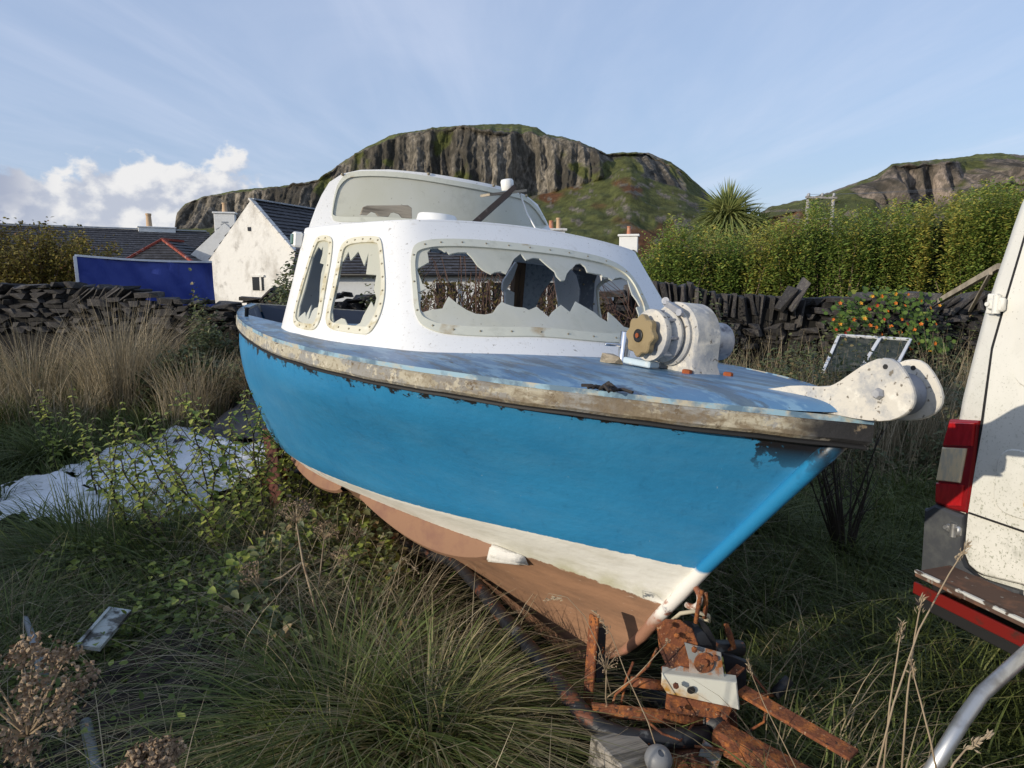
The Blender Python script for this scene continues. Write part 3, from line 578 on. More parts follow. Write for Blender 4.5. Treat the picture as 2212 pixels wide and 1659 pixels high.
# ---- hedge
def pl(u, v, Y): return np.array(at(u, v, Y))
hed = empty('hedge', 'tall dense green hedge growing behind the right stone wall', 'hedge', tuple(at(1760, 640, 12.2) * 1))
ho = np.array(hed.location); ho[2] = 0; hed.location.z = 0
ht = lin([(1375, 590), (1392, 545), (1415, 515), (1450, 492), (1500, 504), (1580, 512), (1650, 505), (1700, 484), (1740, 452), (1800, 474), (1880, 468), (1960, 452), (2020, 450), (2080, 425), (2130, 412), (2200, 428), (2320, 425)])
hc, hd, hn, hl, htn, st = [], [], [], [], [], MB()
for i in range(2100):
    u = 1380 + 940 * U(); Y = 11.6 + 1.5 * U() ** 1.5; front = (Y < 12.1); colm = vnoise(u * .028, 1, 0, 1, 3)
    vt_ = ht(u) + 14 * vnoise(u * .10, 9, 0, 1, 2) + 20 * vnoise(u * .03, 4, 0, 1, 2) + U(-22, 16) + 70 * (U() < .5) * U() ** 2 + (Y - 11.6) * 4
    z1 = CAM_H - (vt_ - 604.5) / FV * Y; z0 = .6 + (z1 - .6) * U(0, .75) * (1 if front else 1)
    x = (u - 1106) / FV * Y; Y += .38 * colm + (.45 if colm < -.2 else 0); lean = NRM(0, .05, 2); m_ = int((z1 - z0) / .042) + 3
    t = np.linspace(0, 1, m_); zz = z0 + (z1 - z0) * t; r = .07 + .05 * U()
    a = U(0, 2*PI, m_); rr = r * (1 - .75 * t ** 3); c = np.stack([x + lean[0] * t * 2 + np.cos(a) * rr * .5, Y + lean[1] * t * 2 + np.sin(a) * rr * .5, zz], 1)
    d = np.stack([np.cos(a), np.sin(a), U(.1, .9, m_)], 1); hc.append(c); hd.append(d); hn.append(np.stack([NRM(0, .35, m_), NRM(-.25, .35, m_), np.ones(m_)], 1)); hl.append(U(.04, .078, m_))
    yel = .42 * math.exp(-((u - 2010) / 70) ** 2) * (1 if z1 < 2.6 else .4) + .15 * math.exp(-((u - 1640) / 40) ** 2)
    htn.append(np.clip(.60 + .32 * colm + yel + .16 * t + NRM(0, .14, m_), 0, 1))
hc = np.concatenate(hc) - ho; hl = np.concatenate(hl)
tag(link('foliage', leaf_mesh('foliage', hc, np.concatenate(hd), np.concatenate(hn), hl, hl * .5, np.concatenate(htn), M_hedge), hed), kind='stuff')
for i in range(46):
    u = U(1400, 2200) if i > 12 else U(1765, 1830); x = (u - 1106) / FV * 12; q = Vector((x, 12.15 + U(-.35, .3), .3)) - Vector(ho); h = U(1.2, 2.2)
    st.tube([q, q + Vector((U(-.1, .1), U(-.1, .1), h * .5)), q + Vector((U(-.3, .3), U(-.2, .1), h))], [.014, .010, .004], 5)
tag(st.build('branches', M_tan, hed), kind='stuff')
mb = MB(); n = 24                                           # dark boxes inside the hedge, its inner shade put into their colour
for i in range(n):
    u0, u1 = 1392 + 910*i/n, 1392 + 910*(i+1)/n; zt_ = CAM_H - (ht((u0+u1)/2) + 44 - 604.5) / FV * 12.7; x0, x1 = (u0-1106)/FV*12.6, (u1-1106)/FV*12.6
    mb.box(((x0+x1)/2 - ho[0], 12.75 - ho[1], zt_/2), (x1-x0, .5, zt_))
mb.build('inner_shade', mat('hedge_inner_shade', (.018, .024, .009), 1), hed)

# ---- cabbage palm: two heads
def sword(mb, o, d, L, w, droop):
    o = Vector(o); d = Vector(d).normalized(); s = d.cross(Vector((0, 0, 1)))
    if s.length < .05: s = Vector((1, 0, 0))
    s.normalize(); vs = []; K = 6
    for i in range(K + 1):
        t = i / K; p = o + d * (L * t) - Vector((0, 0, droop * L * t * t * 1.2)); ww = w * (.55 + .45 * math.sin(PI * min(1, t * 1.3))) * (1 - t ** 3); up = s.cross(d) * (ww * .35)
        vs += [p - s * ww / 2 + up, p, p + s * ww / 2 + up]
    mb.add(vs, [f for i in range(K) for f in ((3*i, 3*i+1, 3*i+4, 3*i+3), (3*i+1, 3*i+2, 3*i+5, 3*i+4))])
M_palm = [mat('palm_leaf_green', (.22, .265, .09), .45, trans=.2, layers=[Ly((.30, .30, .11), 3, .45, .65)]), mat('palm_leaf_dead', (.36, .30, .14), .7, trans=.2, layers=[Ly((.12, .11, .05), 3, .45, .65)])]
c = at(1580, 520, 14.5); c.z = 0; palm = empty('cabbage_palm', 'spiky cabbage palm with two leaf heads rising above the hedge', 'palm tree', tuple(c))
def head(par, p, r, n, name):
    for kind in (0, 1):
        mb = MB()
        for i in range(n if kind == 0 else n // 3):
            th = U(0, 2*PI); el = math.asin(U(-.35, 1)) if kind == 0 else U(-1.1, -.15); d = (math.cos(th)*math.cos(el), math.sin(th)*math.cos(el), math.sin(el)); sword(mb, Vector(p) + Vector(d)*.06, d, r*U(.75, 1.08), .048, U(.05, .25) + .25*(1 - max(0, math.sin(el))))
        mb.build(name if kind == 0 else 'dead_leaves', M_palm[kind], par, fix=False)
z1 = at(1570, 452, 14.5).z; z2 = at(1648, 462, 14.5).z
MB().tube([(-.05, 0, -.1), (0, 0, 1.3), (-.1, 0, z1 - .1)], [.17, .13, .10], 10).build('trunk', M_twig, palm, True)
MB().tube([(0, 0, 1.6), (.4, .1, 2.2), (.66, .1, z2 - .2)], [.10, .08, .07], 8).build('trunk', M_twig, palm, True)
head(palm, (-.1, 0, z1 - .16), .92, 460, 'leaf_head'); head(palm, (.68, .1, z2 - .34), .55, 150, 'leaf_head'); head(palm, (-.30, -.1, z1 - .40), .68, 140, 'leaf_head'); head(palm, (.25, -.1, z1 - .32), .62, 120, 'leaf_head')

# ---- autumn shrub over the left wall
def shrub(name, label, cat, u, v0, v1, Y, wpx, n, mt, tone0, lsz, twigs=30):
    c = at(u, 600, Y); c.z = .2; o = empty(name, label, cat, tuple(c)); zb, zt_ = at(u, v1, Y).z - .2, at(u, v0, Y).z - .2; rx = wpx / FV * Y / 2
    mb = MB(); C = []
    for i in range(twigs):
        a = U(0, 2*PI); r = U(.1, 1) ** .5; top = Vector((math.cos(a)*r*rx*.98, math.sin(a)*r*rx*.6, zb + (zt_ - zb)*(U(.62, 1.05)*(1 - .40*r*r)))); b0 = Vector((U(-.2, .2), U(-.15, .15), 0)); m_ = b0.lerp(top, .5) + Vector((U(-.15, .15), U(-.1, .1), .1))
        mb.tube([b0, m_, top], [.02, .012, .004], 5); C += [m_.lerp(top, U(0, 1)) for _ in range(n // twigs)]
    mb.build('branches', M_twig, o); C = np.array([tuple(q) for q in C]) + NRM(0, .10, (len(C), 3)); m_ = len(C)
    d = NRM(0, 1, (m_, 3)); d[:, 2] = d[:, 2] * .5 + .3
    tag(link('foliage', leaf_mesh('foliage', C, d, NRM(0, .5, (m_, 3)) + (0, -.4, 1), U(lsz*.6, lsz*1.3, m_), U(lsz*.4, lsz*.8, m_), np.clip(tone0 + NRM(0, .22, m_) + .25 * (C[:, 0] / rx), 0, 1), mt), o), kind='stuff')
    return o
shrub('shrub', 'rounded brownish green shrub beside the blue tarpaulin', 'shrub', 75, 470, 640, 14.6, 380, 19000, M_bushl, .42, .075, 110)

# ---- brown winter thicket behind the boat, with bare canes
def thicket(label, u, v0, v1, Y, wpx, n):
    c = at(u, 600, Y); c.z = .25; o = empty('bramble_thicket', label, 'thicket', tuple(c)); zt_ = at(u, v0, Y).z - .25; rx = wpx / FV * Y / 2; mb = MB()
    for i in range(n):
        b0 = Vector((U(-rx, rx), U(-.5, .5), 0)); h = zt_*U(.5, 1.1)*(1 - .35*abs(b0.x)/rx); q = Vector((U(-.5, .5), U(-.3, .3), 0))
        mb.tube([b0, b0 + q*.3 + Vector((0, 0, h*.6)), b0 + q*.8 + Vector((0, 0, h)), b0 + q*1.4 + Vector((0, 0, h*.86)), b0 + q*1.9 + Vector((0, 0, h*.55))], [.008, .007, .006, .004, .002], 4, False)
    tag(mb.build('canes', mat('reddish_cane', (.085, .045, .032), .7, layers=[Ly((.17, .11, .08), 7, .5, .7)]), o), kind='stuff')
    m_ = n * 9; C = np.stack([U(-rx, rx, m_), U(-.5, .5, m_), zt_*U(0, .85, m_)], 1); d = NRM(0, 1, (m_, 3))
    tag(link('dead_leaves', leaf_mesh('dead_leaves', C, d, NRM(0, 1, (m_, 3)), U(.03, .06, m_), U(.02, .04, m_), U(0, .45, m_) ** 1.5 + .0, M_bushl), o), kind='stuff')
thicket('brown bare bramble canes seen through the windscreen, left half', 1010, 560, 680, 8.2, 200, 260)
thicket('brown bare bramble canes seen through the windscreen, right of the timber post', 1225, 600, 700, 8.0, 170, 200)
thicket('brown dry growth at the left end of the right stone wall', 1370, 640, 720, 8.2, 130, 130)

# ---- nasturtium
c = at(1915, 690, 8.25); c.z = .3; na = empty('nasturtium', 'trailing nasturtium with orange flowers hanging over the stone wall', 'flowering plant', tuple(c))
pts = []
for i in range(850):
    gx, gy, sx, sy = [(1815,697,13,16),(1850,670,20,10),(1893,694,20,18),(1930,656,30,16),(1960,702,20,17),(2000,738,18,12),(2025,748,10,8),(1985,682,16,20),(1905,637,26,7),(1830,712,10,8)][i % 10]
    u = gx + NRM(0, sx*1.25); v = gy + NRM(0, sy*1.1); dens = .8
    if U() < dens: pts.append(np.array(at(u, v, 8.28 - .25*U() - (v-628)/1000)) - np.array(c))
C = np.array(pts); m_ = len(C); d = NRM(0, 1, (m_, 3))
V = []; F = []; T = []
for k in range(m_):                                          # round leaves
    nrm = Vector((NRM(0, .4), -1 + NRM(0, .3), .7 + NRM(0, .3))).normalized(); x = nrm.orthogonal().normalized(); y = nrm.cross(x); r = U(.014, .034); b = len(V)
    V += [tuple(Vector(C[k]) + x*(r*math.cos(a)) + y*(r*math.sin(a))) for a in (i*PI/3 for i in range(6))]; F += [(b, b+1, b+2), (b, b+2, b+3), (b, b+3, b+4), (b, b+4, b+5)]; T += [min(1, max(0, NRM(.34, .2)))]*6
tag(link('foliage', np_mesh('foliage', V, F, M_hedge, False, {'tone': T}), na), kind='stuff')
M_fl = [mat('flower_orange', (.75, .19, .02), .5, trans=.25), mat('flower_red', (.55, .035, .015), .5, trans=.25), mat('flower_yellow_orange', (.78, .36, .03), .5, trans=.25)]
FM = []
for mt in M_fl:
    mb = MB()
    for k in range(5): a = 2*PI*k/5; mb.add([(0, 0, -.3), (math.cos(a-.5)*.8, math.sin(a-.5)*.8, .15), (math.cos(a)*1.1, math.sin(a)*1.1, .1), (math.cos(a+.5)*.8, math.sin(a+.5)*.8, .15)], [(0, 1, 2), (0, 2, 3)])
    FM.append(mb.mesh('flower', mt, fix=False))
for k, (u, v) in enumerate([(1935,635),(1815,655),(1905,640),(1962,636),(2010,665),(1895,660),(1918,672),(1948,690),(1815,700),(1806,712),(1826,720),(1833,712),(1838,728),(1880,703),(1893,707),(1905,722),(1960,700),(1975,712),(1990,700),(2003,690),(1868,688),(1845,690),(1985,742),(2020,742),(2030,660),(1955,660),(1935,655),(1878,668),(1860,655),(1925,705),(1945,718),(1968,752),(2008,756),(1812,745),(1800,690),(1990,650),(1885,640),(2022,700),(1910,690),(1850,728)]):
    f = link('flower', FM[1 if u < 1850 and v > 700 or (k % 11 == 5) else (2 if k % 4 == 0 else 0)], na, tuple(Vector(at(u, v, 7.95)) - c), (R(75 + U(-25, 25)), U(-.4, .4), U(-.5, .5)), (U(.017, .027),)*3)

# ================================================================== undergrowth
# where nothing tall may grow: (x0,x1,y0,y1)
BOAT_A = Vector((-1.6554, 6.3949, 0)); BOAT_E = Vector((.473, -.881, 0))
def clear(x, y):
    if -3.85 + max(0, y - 5) * .2 < x < -2.1 and 4.1 < y < 7.1: return U() < .14
    if -2.9 < x < -1.6 and 6.9 < y < 8.6: return False
    d = Vector((x, y, 0)) - BOAT_A; s = d.dot(BOAT_E); w = d.dot(Vector((.881, .473, 0)))
    if .2 < s < 4.7 and abs(w) < .5: return False
    if -1.6 < x < -.75 and 1.4 < y < 2.75 and x < -.55 - (y - 1.4) * .4: return U() < .12
    if -.05 < x < .75 and 1.5 < y < 2.45: return U() < .25
    return True
def field(n, x0, x1, y0, y1, cond=None):
    P = []
    while len(P) < n:
        y = U(y0, y1); x = U(x0, x1)
        if abs(x) > .86 * y + .5: continue
        if cond and not cond(x, y): continue
        if clear(x, y): P.append((x, y))
    return P
def tufts(name, P, per, h, spread, bend, w, tone, mt, wind=(0, 0), tone_sd=.13, seg=4, parent=None, loc=None):
    ps, az, hh, bb, tt = [], [], [], [], []
    for x, y in P:
        k = max(3, int(per * U(.6, 1.4))); a = U(0, 2*PI, k); r = spread * U(0, 1, k) ** .7; H = h * U(.7, 1.25); z = gnd_h(x, y) - .01
        px = x + np.cos(a)*r; py = y + np.sin(a)*r; ps.append(np.stack([px, py, np.full(k, z)], 1)); dx = np.cos(a) + wind[0] + NRM(0, .35, k); dy = np.sin(a) + wind[1] + NRM(0, .35, k)
        az.append(np.arctan2(dy, dx)); hh.append(H * U(.55, 1.1, k)); bb.append(bend * U(.25, 1.4, k)); tt.append(np.clip(tone + .14*vnoise(x, y, 3, .9, 3) + NRM(0, .06) + NRM(0, tone_sd, k), 0, 1))
    p = np.concatenate(ps)
    if loc is not None: p = p - np.array(loc)
    me = blade_mesh(name, p, np.concatenate(az), np.concatenate(hh), np.concatenate(bb), w * U(.6, 1.3, len(p)), np.concatenate(tt), mt, seg)
    return tag(link(name, me, parent, loc if parent is None else None), kind='stuff')
GR = 'dark green and straw coloured rough grass covering the ground'
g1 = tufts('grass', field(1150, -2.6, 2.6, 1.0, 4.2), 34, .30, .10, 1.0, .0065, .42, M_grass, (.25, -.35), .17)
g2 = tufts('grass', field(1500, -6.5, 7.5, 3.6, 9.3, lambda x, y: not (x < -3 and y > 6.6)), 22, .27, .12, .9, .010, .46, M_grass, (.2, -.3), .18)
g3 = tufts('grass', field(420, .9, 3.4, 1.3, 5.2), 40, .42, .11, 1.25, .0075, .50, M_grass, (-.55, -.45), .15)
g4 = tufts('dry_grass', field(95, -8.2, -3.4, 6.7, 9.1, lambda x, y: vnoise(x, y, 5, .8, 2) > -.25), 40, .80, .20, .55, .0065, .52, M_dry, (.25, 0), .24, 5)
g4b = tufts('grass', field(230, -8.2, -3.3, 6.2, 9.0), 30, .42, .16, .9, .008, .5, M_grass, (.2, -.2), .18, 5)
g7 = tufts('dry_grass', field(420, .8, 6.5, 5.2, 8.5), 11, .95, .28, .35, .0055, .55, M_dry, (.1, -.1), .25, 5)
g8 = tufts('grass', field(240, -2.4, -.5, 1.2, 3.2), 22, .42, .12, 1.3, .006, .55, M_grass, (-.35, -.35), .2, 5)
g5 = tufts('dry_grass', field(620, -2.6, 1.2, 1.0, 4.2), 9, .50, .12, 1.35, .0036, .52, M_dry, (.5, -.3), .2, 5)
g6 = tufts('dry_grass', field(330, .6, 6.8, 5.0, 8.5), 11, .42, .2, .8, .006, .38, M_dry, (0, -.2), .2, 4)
# big tussocks one can point at
def tussock(label, x, y, h, n, bend, w, tone, mt=M_grass, spread=.12, wind=(0, -.2), sd=.15):
    loc = (x, y, gnd_h(x, y)); o = tufts('grass_tussock', [(x, y)], n, h, spread, bend, w, tone, mt, wind, sd, 7, None, loc); del o['kind']
    return tag(o, label, 'grass tussock')
tussock('tall straw coloured grass clump nearest the black plastic heap', -3.55, 7.5, .86, 420, .42, .0065, .74, M_dry, .36, (.25, 0), .16)
tussock('tall straw coloured grass clump in the middle of the left bank', -4.6, 7.9, 1.12, 620, .45, .0065, .70, M_dry, .42, (.2, 0), .18)
tussock('tall straw coloured grass clump at the left edge of the picture', -5.9, 8.2, 1.2, 620, .5, .0065, .68, M_dry, .45, (.2, 0), .18)
tussock('big bright green grass tussock under the bow, its long blades spilling forward', -.30, 2.12, .48, 1300, 1.25, .0072, .64, spread=.15, wind=(.1, -.5))
tussock('dark green tussock to the left of the big one under the bow', -.62, 2.10, .54, 700, 1.25, .0062, .56, spread=.16, wind=(-.1, -.4))
tussock('grass mound with drooping blades in front of the white sheeting', -1.95, 3.55, .58, 700, 1.15, .006, .46, spread=.3, wind=(-.25, -.25))
tussock('grassy mound at the lower left with dark leaning blades, left of the nettles', -2.55, 3.75, .55, 620, 1.15, .0065, .42, spread=.3, wind=(-.3, -.2))
tussock('green tussock at the left edge below the dry grass', -4.25, 6.05, .62, 420, 1.1, .009, .52, spread=.2)
tussock('pale fine grass tussock just behind the boat stern', -2.95, 7.75, .78, 380, .42, .007, .62, M_dry, spread=.2, wind=(0, 0))
tussock('bluish green drooping tussock between the boat bow and the van', 1.42, 4.0, .66, 520, 1.25, .008, .46, spread=.18, wind=(-.2, -.4))
tussock('bright green tuft by the left edge of the picture', -5.6, 7.2, .42, 240, .7, .009, .70, spread=.14)

# ---- brambles and low herbs
def herbs(name, n, x0, x1, y0, y1, h, lsz, mt, tone, cond=None):
    hf = h if callable(h) else (lambda x, y: h)
    P = np.array(field(n, x0, x1, y0, y1, cond)); m_ = len(P); hump = np.array([max(0, .55 + .6*vnoise(x, y, 8, 1.1, 3)) for x, y in P])
    z = np.array([gnd_h(x, y) + hf(x, y) for x, y in P]) * 1.0 - np.array([hf(x, y) for x, y in P]) * (1 - hump*U(.25, 1, m_)); C = np.stack([P[:, 0], P[:, 1], z], 1); d = NRM(0, 1, (m_, 3)); d[:, 2] *= .4
    tn = np.clip(tone + NRM(0, .2, m_), 0, 1)
    return tag(link(name, leaf_mesh(name, C, d, NRM(0, .35, (m_, 3)) + (0, -.3, 1), U(lsz*.6, lsz*1.3, m_), U(lsz*.45, lsz*.9, m_), tn, mt)), kind='stuff')
herbs('bramble_cover', 24000, -4.4, -1.2, 7.6, 9.3, lambda x, y: .9 + .8 * (y - 7.6), .06, M_bram, .6)
herbs('weeds', 3000, -1.3, .3, 2.5, 3.7, .62, .045, M_bram, .72)
herbs('weeds', 1500, -1.4, .0, 2.6, 3.6, .55, .05, M_nettle, .5)
tufts('dry_grass', field(140, -1.5, .3, 2.3, 3.8), 9, .6, .14, 1.1, .0038, .6, M_dry, (.3, -.2), .2, 5)
herbs('bramble_cover', 9000, -1.5, 1.2, 7.2, 9.2, .85, .06, M_bram, .5)
herbs('bramble_cover', 26000, .9, 7.2, 4.9, 8.6, lambda x, y: .30 + .34 * (y - 4.9), .05, M_bram, .6)
herbs('weeds', 3600, 2.6, 5.0, 5.3, 6.5, 1.15, .045, M_bram, .7)
tufts('dry_grass', field(60, 2.7, 4.9, 5.5, 6.4), 16, .98, .2, .3, .0055, .6, M_dry, (.1, -.1), .25, 5)
herbs('ground_cover', 5200, -2.6, -.3, 2.6, 4.4, .45, .036, M_nettle, .42)
herbs('ground_cover', 5200, -2.2, -.2, 2.0, 4.3, .36, .035, M_nettle, .2)
herbs('ground_cover', 5200, -.8, 2.8, 2.2, 6.0, .26, .035, M_bram, .6)
herbs('bramble_cover', 5000, -8, -3.2, 8.3, 9.3, .75, .055, M_bram, .5)

# ---- leggy nettles in front of the white sheet
def nettle(loc, h, lean, lsz, tone, label):
    o = empty('nettle', label, 'nettle', tuple(loc), 'leggy nettle stems by the white sheeting'); mb = MB(); K = 7
    sp_ = [Vector((lean[0]*(i/K)**1.3 + .02*math.sin(3*i), lean[1]*(i/K)**1.3, h*i/K)) for i in range(K+1)]; mb.tube(sp_, [.006*(1 - .7*i/K) + .0015 for i in range(K+1)], 5)
    C, D, Nn, Ls, Tn = [], [], [], [], []
    def along(P, n_, l0, t0):
        for q in range(n_):
            t = t0 + (1 - t0)*q/n_; i = min(len(P)-2, int(t*(len(P)-1))); p = Vector(P[i]).lerp(Vector(P[i+1]), t*(len(P)-1)-i); a = q*PI/2 + U(-.3, .3)
            for sg in (0, PI):
                C.append(tuple(p)); D.append((math.cos(a+sg), math.sin(a+sg), U(-.55, .1))); Nn.append((U(-.3, .3), U(-.4, .1), 1)); Ls.append(l0*(1 - .5*t)*U(.7, 1.3)); Tn.append(min(1, max(0, tone + .35*(t-.5) + NRM(0, .13))))
    lsz *= 1.2; along(sp_, int(h/.034), lsz, .15)
    for b in range(9):
        i = 2 + b % 5; p = sp_[i]; a = U(0, 2*PI); L_ = h*U(.16, .32); br = [p, p + Vector((math.cos(a)*L_*.5, math.sin(a)*L_*.5, L_*.55)), p + Vector((math.cos(a)*L_*.8, math.sin(a)*L_*.8, L_*1.1))]; mb.tube(br, [.003, .0025, .0015], 4); along(br, max(3, int(L_/.05)), lsz*.8, .15)
    mb.build('stem', M_stem, o); Ls = np.array(Ls)
    tag(link('leaves', leaf_mesh('leaves', C, D, Nn, Ls, Ls*.68, np.array(Tn), M_nettle), o), kind='stuff')
NET = [(420, 1160, 4.0, 1.00, -.35, .06, .62), (470, 1250, 3.7, .95, .02, .06, .6), (510, 1280, 3.6, 1.0, -.42, .06, .62), (555, 1250, 3.8, 1.12, -.25, .06, .66), (585, 1240, 4.0, 1.2, -.10, .055, .66), (610, 1200, 4.1, 1.0, .06, .06, .7), (640, 1180, 4.1, .85, -.02, .06, .7), (560, 1190, 4.3, 1.1, .1, .06, .68), (370, 1250, 3.7, .8, -.25, .06, .55), (300, 1230, 3.9, .78, -.18, .06, .55), (690, 1150, 4.2, .62, .05, .06, .62), (720, 1160, 4.0, .5, .1, .055, .55), (530, 1160, 4.5, .95, -.05, .06, .62), (400, 1100, 4.6, .9, -.2, .06, .62), (330, 1140, 4.4, .75, -.1, .06, .58), (210, 1060, 5.0, .9, -.15, .06, .6), (250, 1120, 4.6, .85, .05, .06, .6), (450, 1060, 5.0, 1.0, -.1, .06, .66), (120, 1000, 5.6, .8, -.1, .06, .6)]
NET.sort(key=lambda q: (at(q[0], q[1], q[2]).x + q[4]) / q[2])
ORD = 'first second third fourth fifth sixth seventh eighth ninth tenth eleventh twelfth thirteenth fourteenth fifteenth sixteenth seventeenth eighteenth nineteenth'.split()
for k_, (u, v, Y, h, lx, sz, tn) in enumerate(NET):
    p = at(u, v, Y); p.z = gnd_h(p.x, p.y); nettle(p, h * .88, (lx, U(-.1, .1)), sz, tn, ('tall ' if h > .97 else 'short ' if h < .8 else '') + 'leggy nettle by the white sheeting, %s tip from the left' % ORD[k_])

# ---- dead umbellifers
M_seed = mat('seed_head_brown', (.27, .19, .12), .85, layers=[Ly((.36, .27, .17), 45, .52, .65), Ly((.10, .06, .04), 18, .56, .7)])
SEEDM = None
def umbel(mb_s, mb_h, p, d, r, rays, seeds, ss):
    d = Vector(d).normalized(); x = d.orthogonal().normalized(); y = d.cross(x)
    for k in range(rays):
        a = 2*PI*k*.381966 * 1.0; rr = math.sqrt((k+.6)/rays)*1.15; e = (d*1.0 + x*math.cos(a)*rr + y*math.sin(a)*rr).normalized(); q = Vector(p) + e*r*U(.85, 1.1)
        mb_s.tube([p, Vector(p).lerp(q, .5) + d*r*.05, q], [r*.014 + .0005, r*.011 + .0004, r*.008 + .0003], 4, False)
        for s in range(seeds):
            o2 = q + Vector((NRM(), NRM(), NRM()))*min(r*.12, .0105) + e*r*.05; w1 = Vector((NRM(), NRM(), NRM())).normalized(); w2 = w1.orthogonal().normalized(); L_ = ss*U(.7, 1.3)
            mb_h.add([o2, o2 + w1*L_*.5 + w2*L_*.38, o2 + w1*L_, o2 + w1*L_*.5 - w2*L_*.38, o2 + w1*L_*.5 + w1.cross(w2)*L_*.25], [(0, 1, 4), (1, 2, 4), (2, 3, 4), (3, 0, 4)])
def hogweed(label, base, heads, seeds=16, ss=.009, r0=.005):
    base = Vector(base); o = empty('dead_hogweed', label, 'dried plant', tuple(base)); st = MB(); hubs = []
    j = None
    for i, (p, d, r, n) in enumerate(heads):
        p = Vector(p) - base
        if i == 0: pts = [Vector((0, 0, 0)), p*.35 + Vector((.02, 0, .02)), p*.7, p]; j = pts[1:3]; st.tube(pts, [r0, r0*.85, r0*.6, r0*.4], 6)
        else: s = j[i % 2]; st.tube([s, s.lerp(p, .5) + Vector((0, 0, -.02)), p], [r0*.6, r0*.45, r0*.35], 5)
        a, b = MB(), MB(); umbel(a, b, p, d, r, n, seeds, ss); h = tag(b.build('seed_head', M_seed, o, fix=False), kind='stuff'); a.build('spokes', M_tan, h, fix=False)
    st.build('stem', M_tan, o, True)
b0 = at(130, 1900, 1.0); b0 = Vector((b0.x * 1.02, 1.02, .02))
hogweed('dried hogweed head close to the camera in the bottom left corner', b0, [(at(60, 1590, .98), (.15, -.35, 1), .125, 17), (at(330, 1680, 1.05), (0, -.2, 1), .05, 14)], 75, .0095, .005)
b1 = gz(690, 1430, .05)
hogweed('tall dried hogweed with several brown heads below the nettles', b1, [(at(640, 1130, 3.1), (0, -.2, 1), .10, 16), (at(560, 1262, 2.95), (-.6, -.2, .6), .10, 15), (at(700, 1165, 3.1), (.4, -.2, 1), .075, 12), (at(545, 1345, 2.8), (-.7, -.3, .6), .085, 14)], 20, .009, .0085)
b2 = gz(640, 1330, .05)
hogweed('thin dried stalk with small rusty seed clusters by the hull', b2, [(at(770, 1165, 3.2), (.3, 0, 1), .05, 9), (at(735, 1215, 3.1), (0, 0, 1), .055, 9)], 12, .009, .0035)
b3 = gz(1305, 1640, .0)
hogweed('dark dead stalk with a spidery head in front of the trailer winch post', b3, [(at(1310, 1445, 1.98), (0, -.2, 1), .05, 16), (at(1440, 1390, 2.0), (.3, 0, 1), .012, 5)], 5, .006, .004)
# ---- pale seeding grass stalks at the right
def stalk(label, pts, head, r=.0022):
    P = [at(*q) for q in pts]; o = empty('grass_stalk', label, 'grass stalk', tuple(P[0])); o_ = P[0]; P = [p - o_ for p in P]; MB().tube(P, [r*(1 - .5*i/(len(P)-1)) for i in range(len(P))], 5).build('stem', M_tan, o, True)
    mb = MB(); a, b = P[-1 - head], P[-1]
    for i in range(26):
        t = U(); p = a.lerp(b, t) + Vector((NRM(), NRM(), NRM()))*.0035*(1.2 - t); d = ((b - a).normalized() + Vector((NRM(), NRM(), NRM()))*.35).normalized(); w = d.orthogonal().normalized(); L_ = U(.010, .017)
        mb.add([p, p + d*L_*.5 + w*.0022, p + d*L_, p + d*L_*.5 - w*.0022, p + d*L_*.5 + d.cross(w)*.0016], [(0, 1, 4), (1, 2, 4), (2, 3, 4), (3, 0, 4)])
    mb.build('seed_head', mat('grass_seed', (.42, .33, .22), .8, trans=.2) if 'grass_seed' not in bpy.data.materials else bpy.data.materials['grass_seed'], o, fix=False)
stalk('tallest pale grass stalk, leaning right, in front of the van bumper', [(1885, 1700, 1.15), (1930, 1520, 1.2), (1985, 1360, 1.25), (2050, 1240, 1.3), (2066, 1215, 1.3), (2092, 1172, 1.3)], 1)
stalk('upright pale grass stalk with a knobbly head, middle of the right foreground', [(1905, 1700, 1.25), (1922, 1520, 1.27), (1938, 1420, 1.29), (1943, 1385, 1.3), (1950, 1345, 1.3)], 1)
stalk('pale grass stalk beside the upright one with a slim tilted head', [(1945, 1700, 1.2), (1960, 1500, 1.22), (1975, 1380, 1.25), (1984, 1330, 1.25), (1992, 1292, 1.25)], 1)
stalk('short pale grass stalk with a drooping dark tip', [(2030, 1700, 1.15), (2010, 1600, 1.16), (1990, 1520, 1.18), (1975, 1465, 1.2), (1968, 1425, 1.2)], 1)
stalk('pale grass stalk bent low in the bottom right corner', [(2040, 1690, 1.0), (2060, 1650, 1.0), (2085, 1620, 1.0), (2135, 1590, 1.0)], 1)
for k_, (u0, v0, u1, v1, Y, lb) in enumerate([(560, 1420, 360, 1290, 2.9, 'pale seeding grass head drooping left above the white board'), (640, 1480, 430, 1330, 2.7, 'second pale drooping seed head, right of the white board'), (300, 1420, 170, 1215, 3.3, 'pale seed head against the grass mound at the lower left'), (520, 1330, 450, 1185, 3.6, 'short pale seed head at the foot of the nettles'), (820, 1420, 905, 1215, 2.7, 'single pale seed head under the hull, right of the tall hogweed')]):
    dx = u1 - u0; stalk(lb, [(u0, v0 + 120, Y), (u0 + dx*.2, v0 - (v0 - v1)*.6, Y), (u0 + dx*.55, v1 - 12, Y), (u0 + dx*.8, v1 - 6, Y), (u1, v1 + 22, Y)], 2, .0018)
stalk('thin straw arching across the brown hull bottom', [(1320, 1500, 1.95), (1295, 1400, 1.95), (1262, 1330, 1.96), (1225, 1290, 1.97), (1185, 1282, 1.98), (1178, 1296, 1.98)], 2, .0016)
stalk('straight straw leaning across the trailer to the left', [(1445, 1700, 1.85), (1400, 1560, 1.9), (1350, 1450, 1.95), (1320, 1370, 1.97), (1285, 1320, 1.98)], 1, .0022)
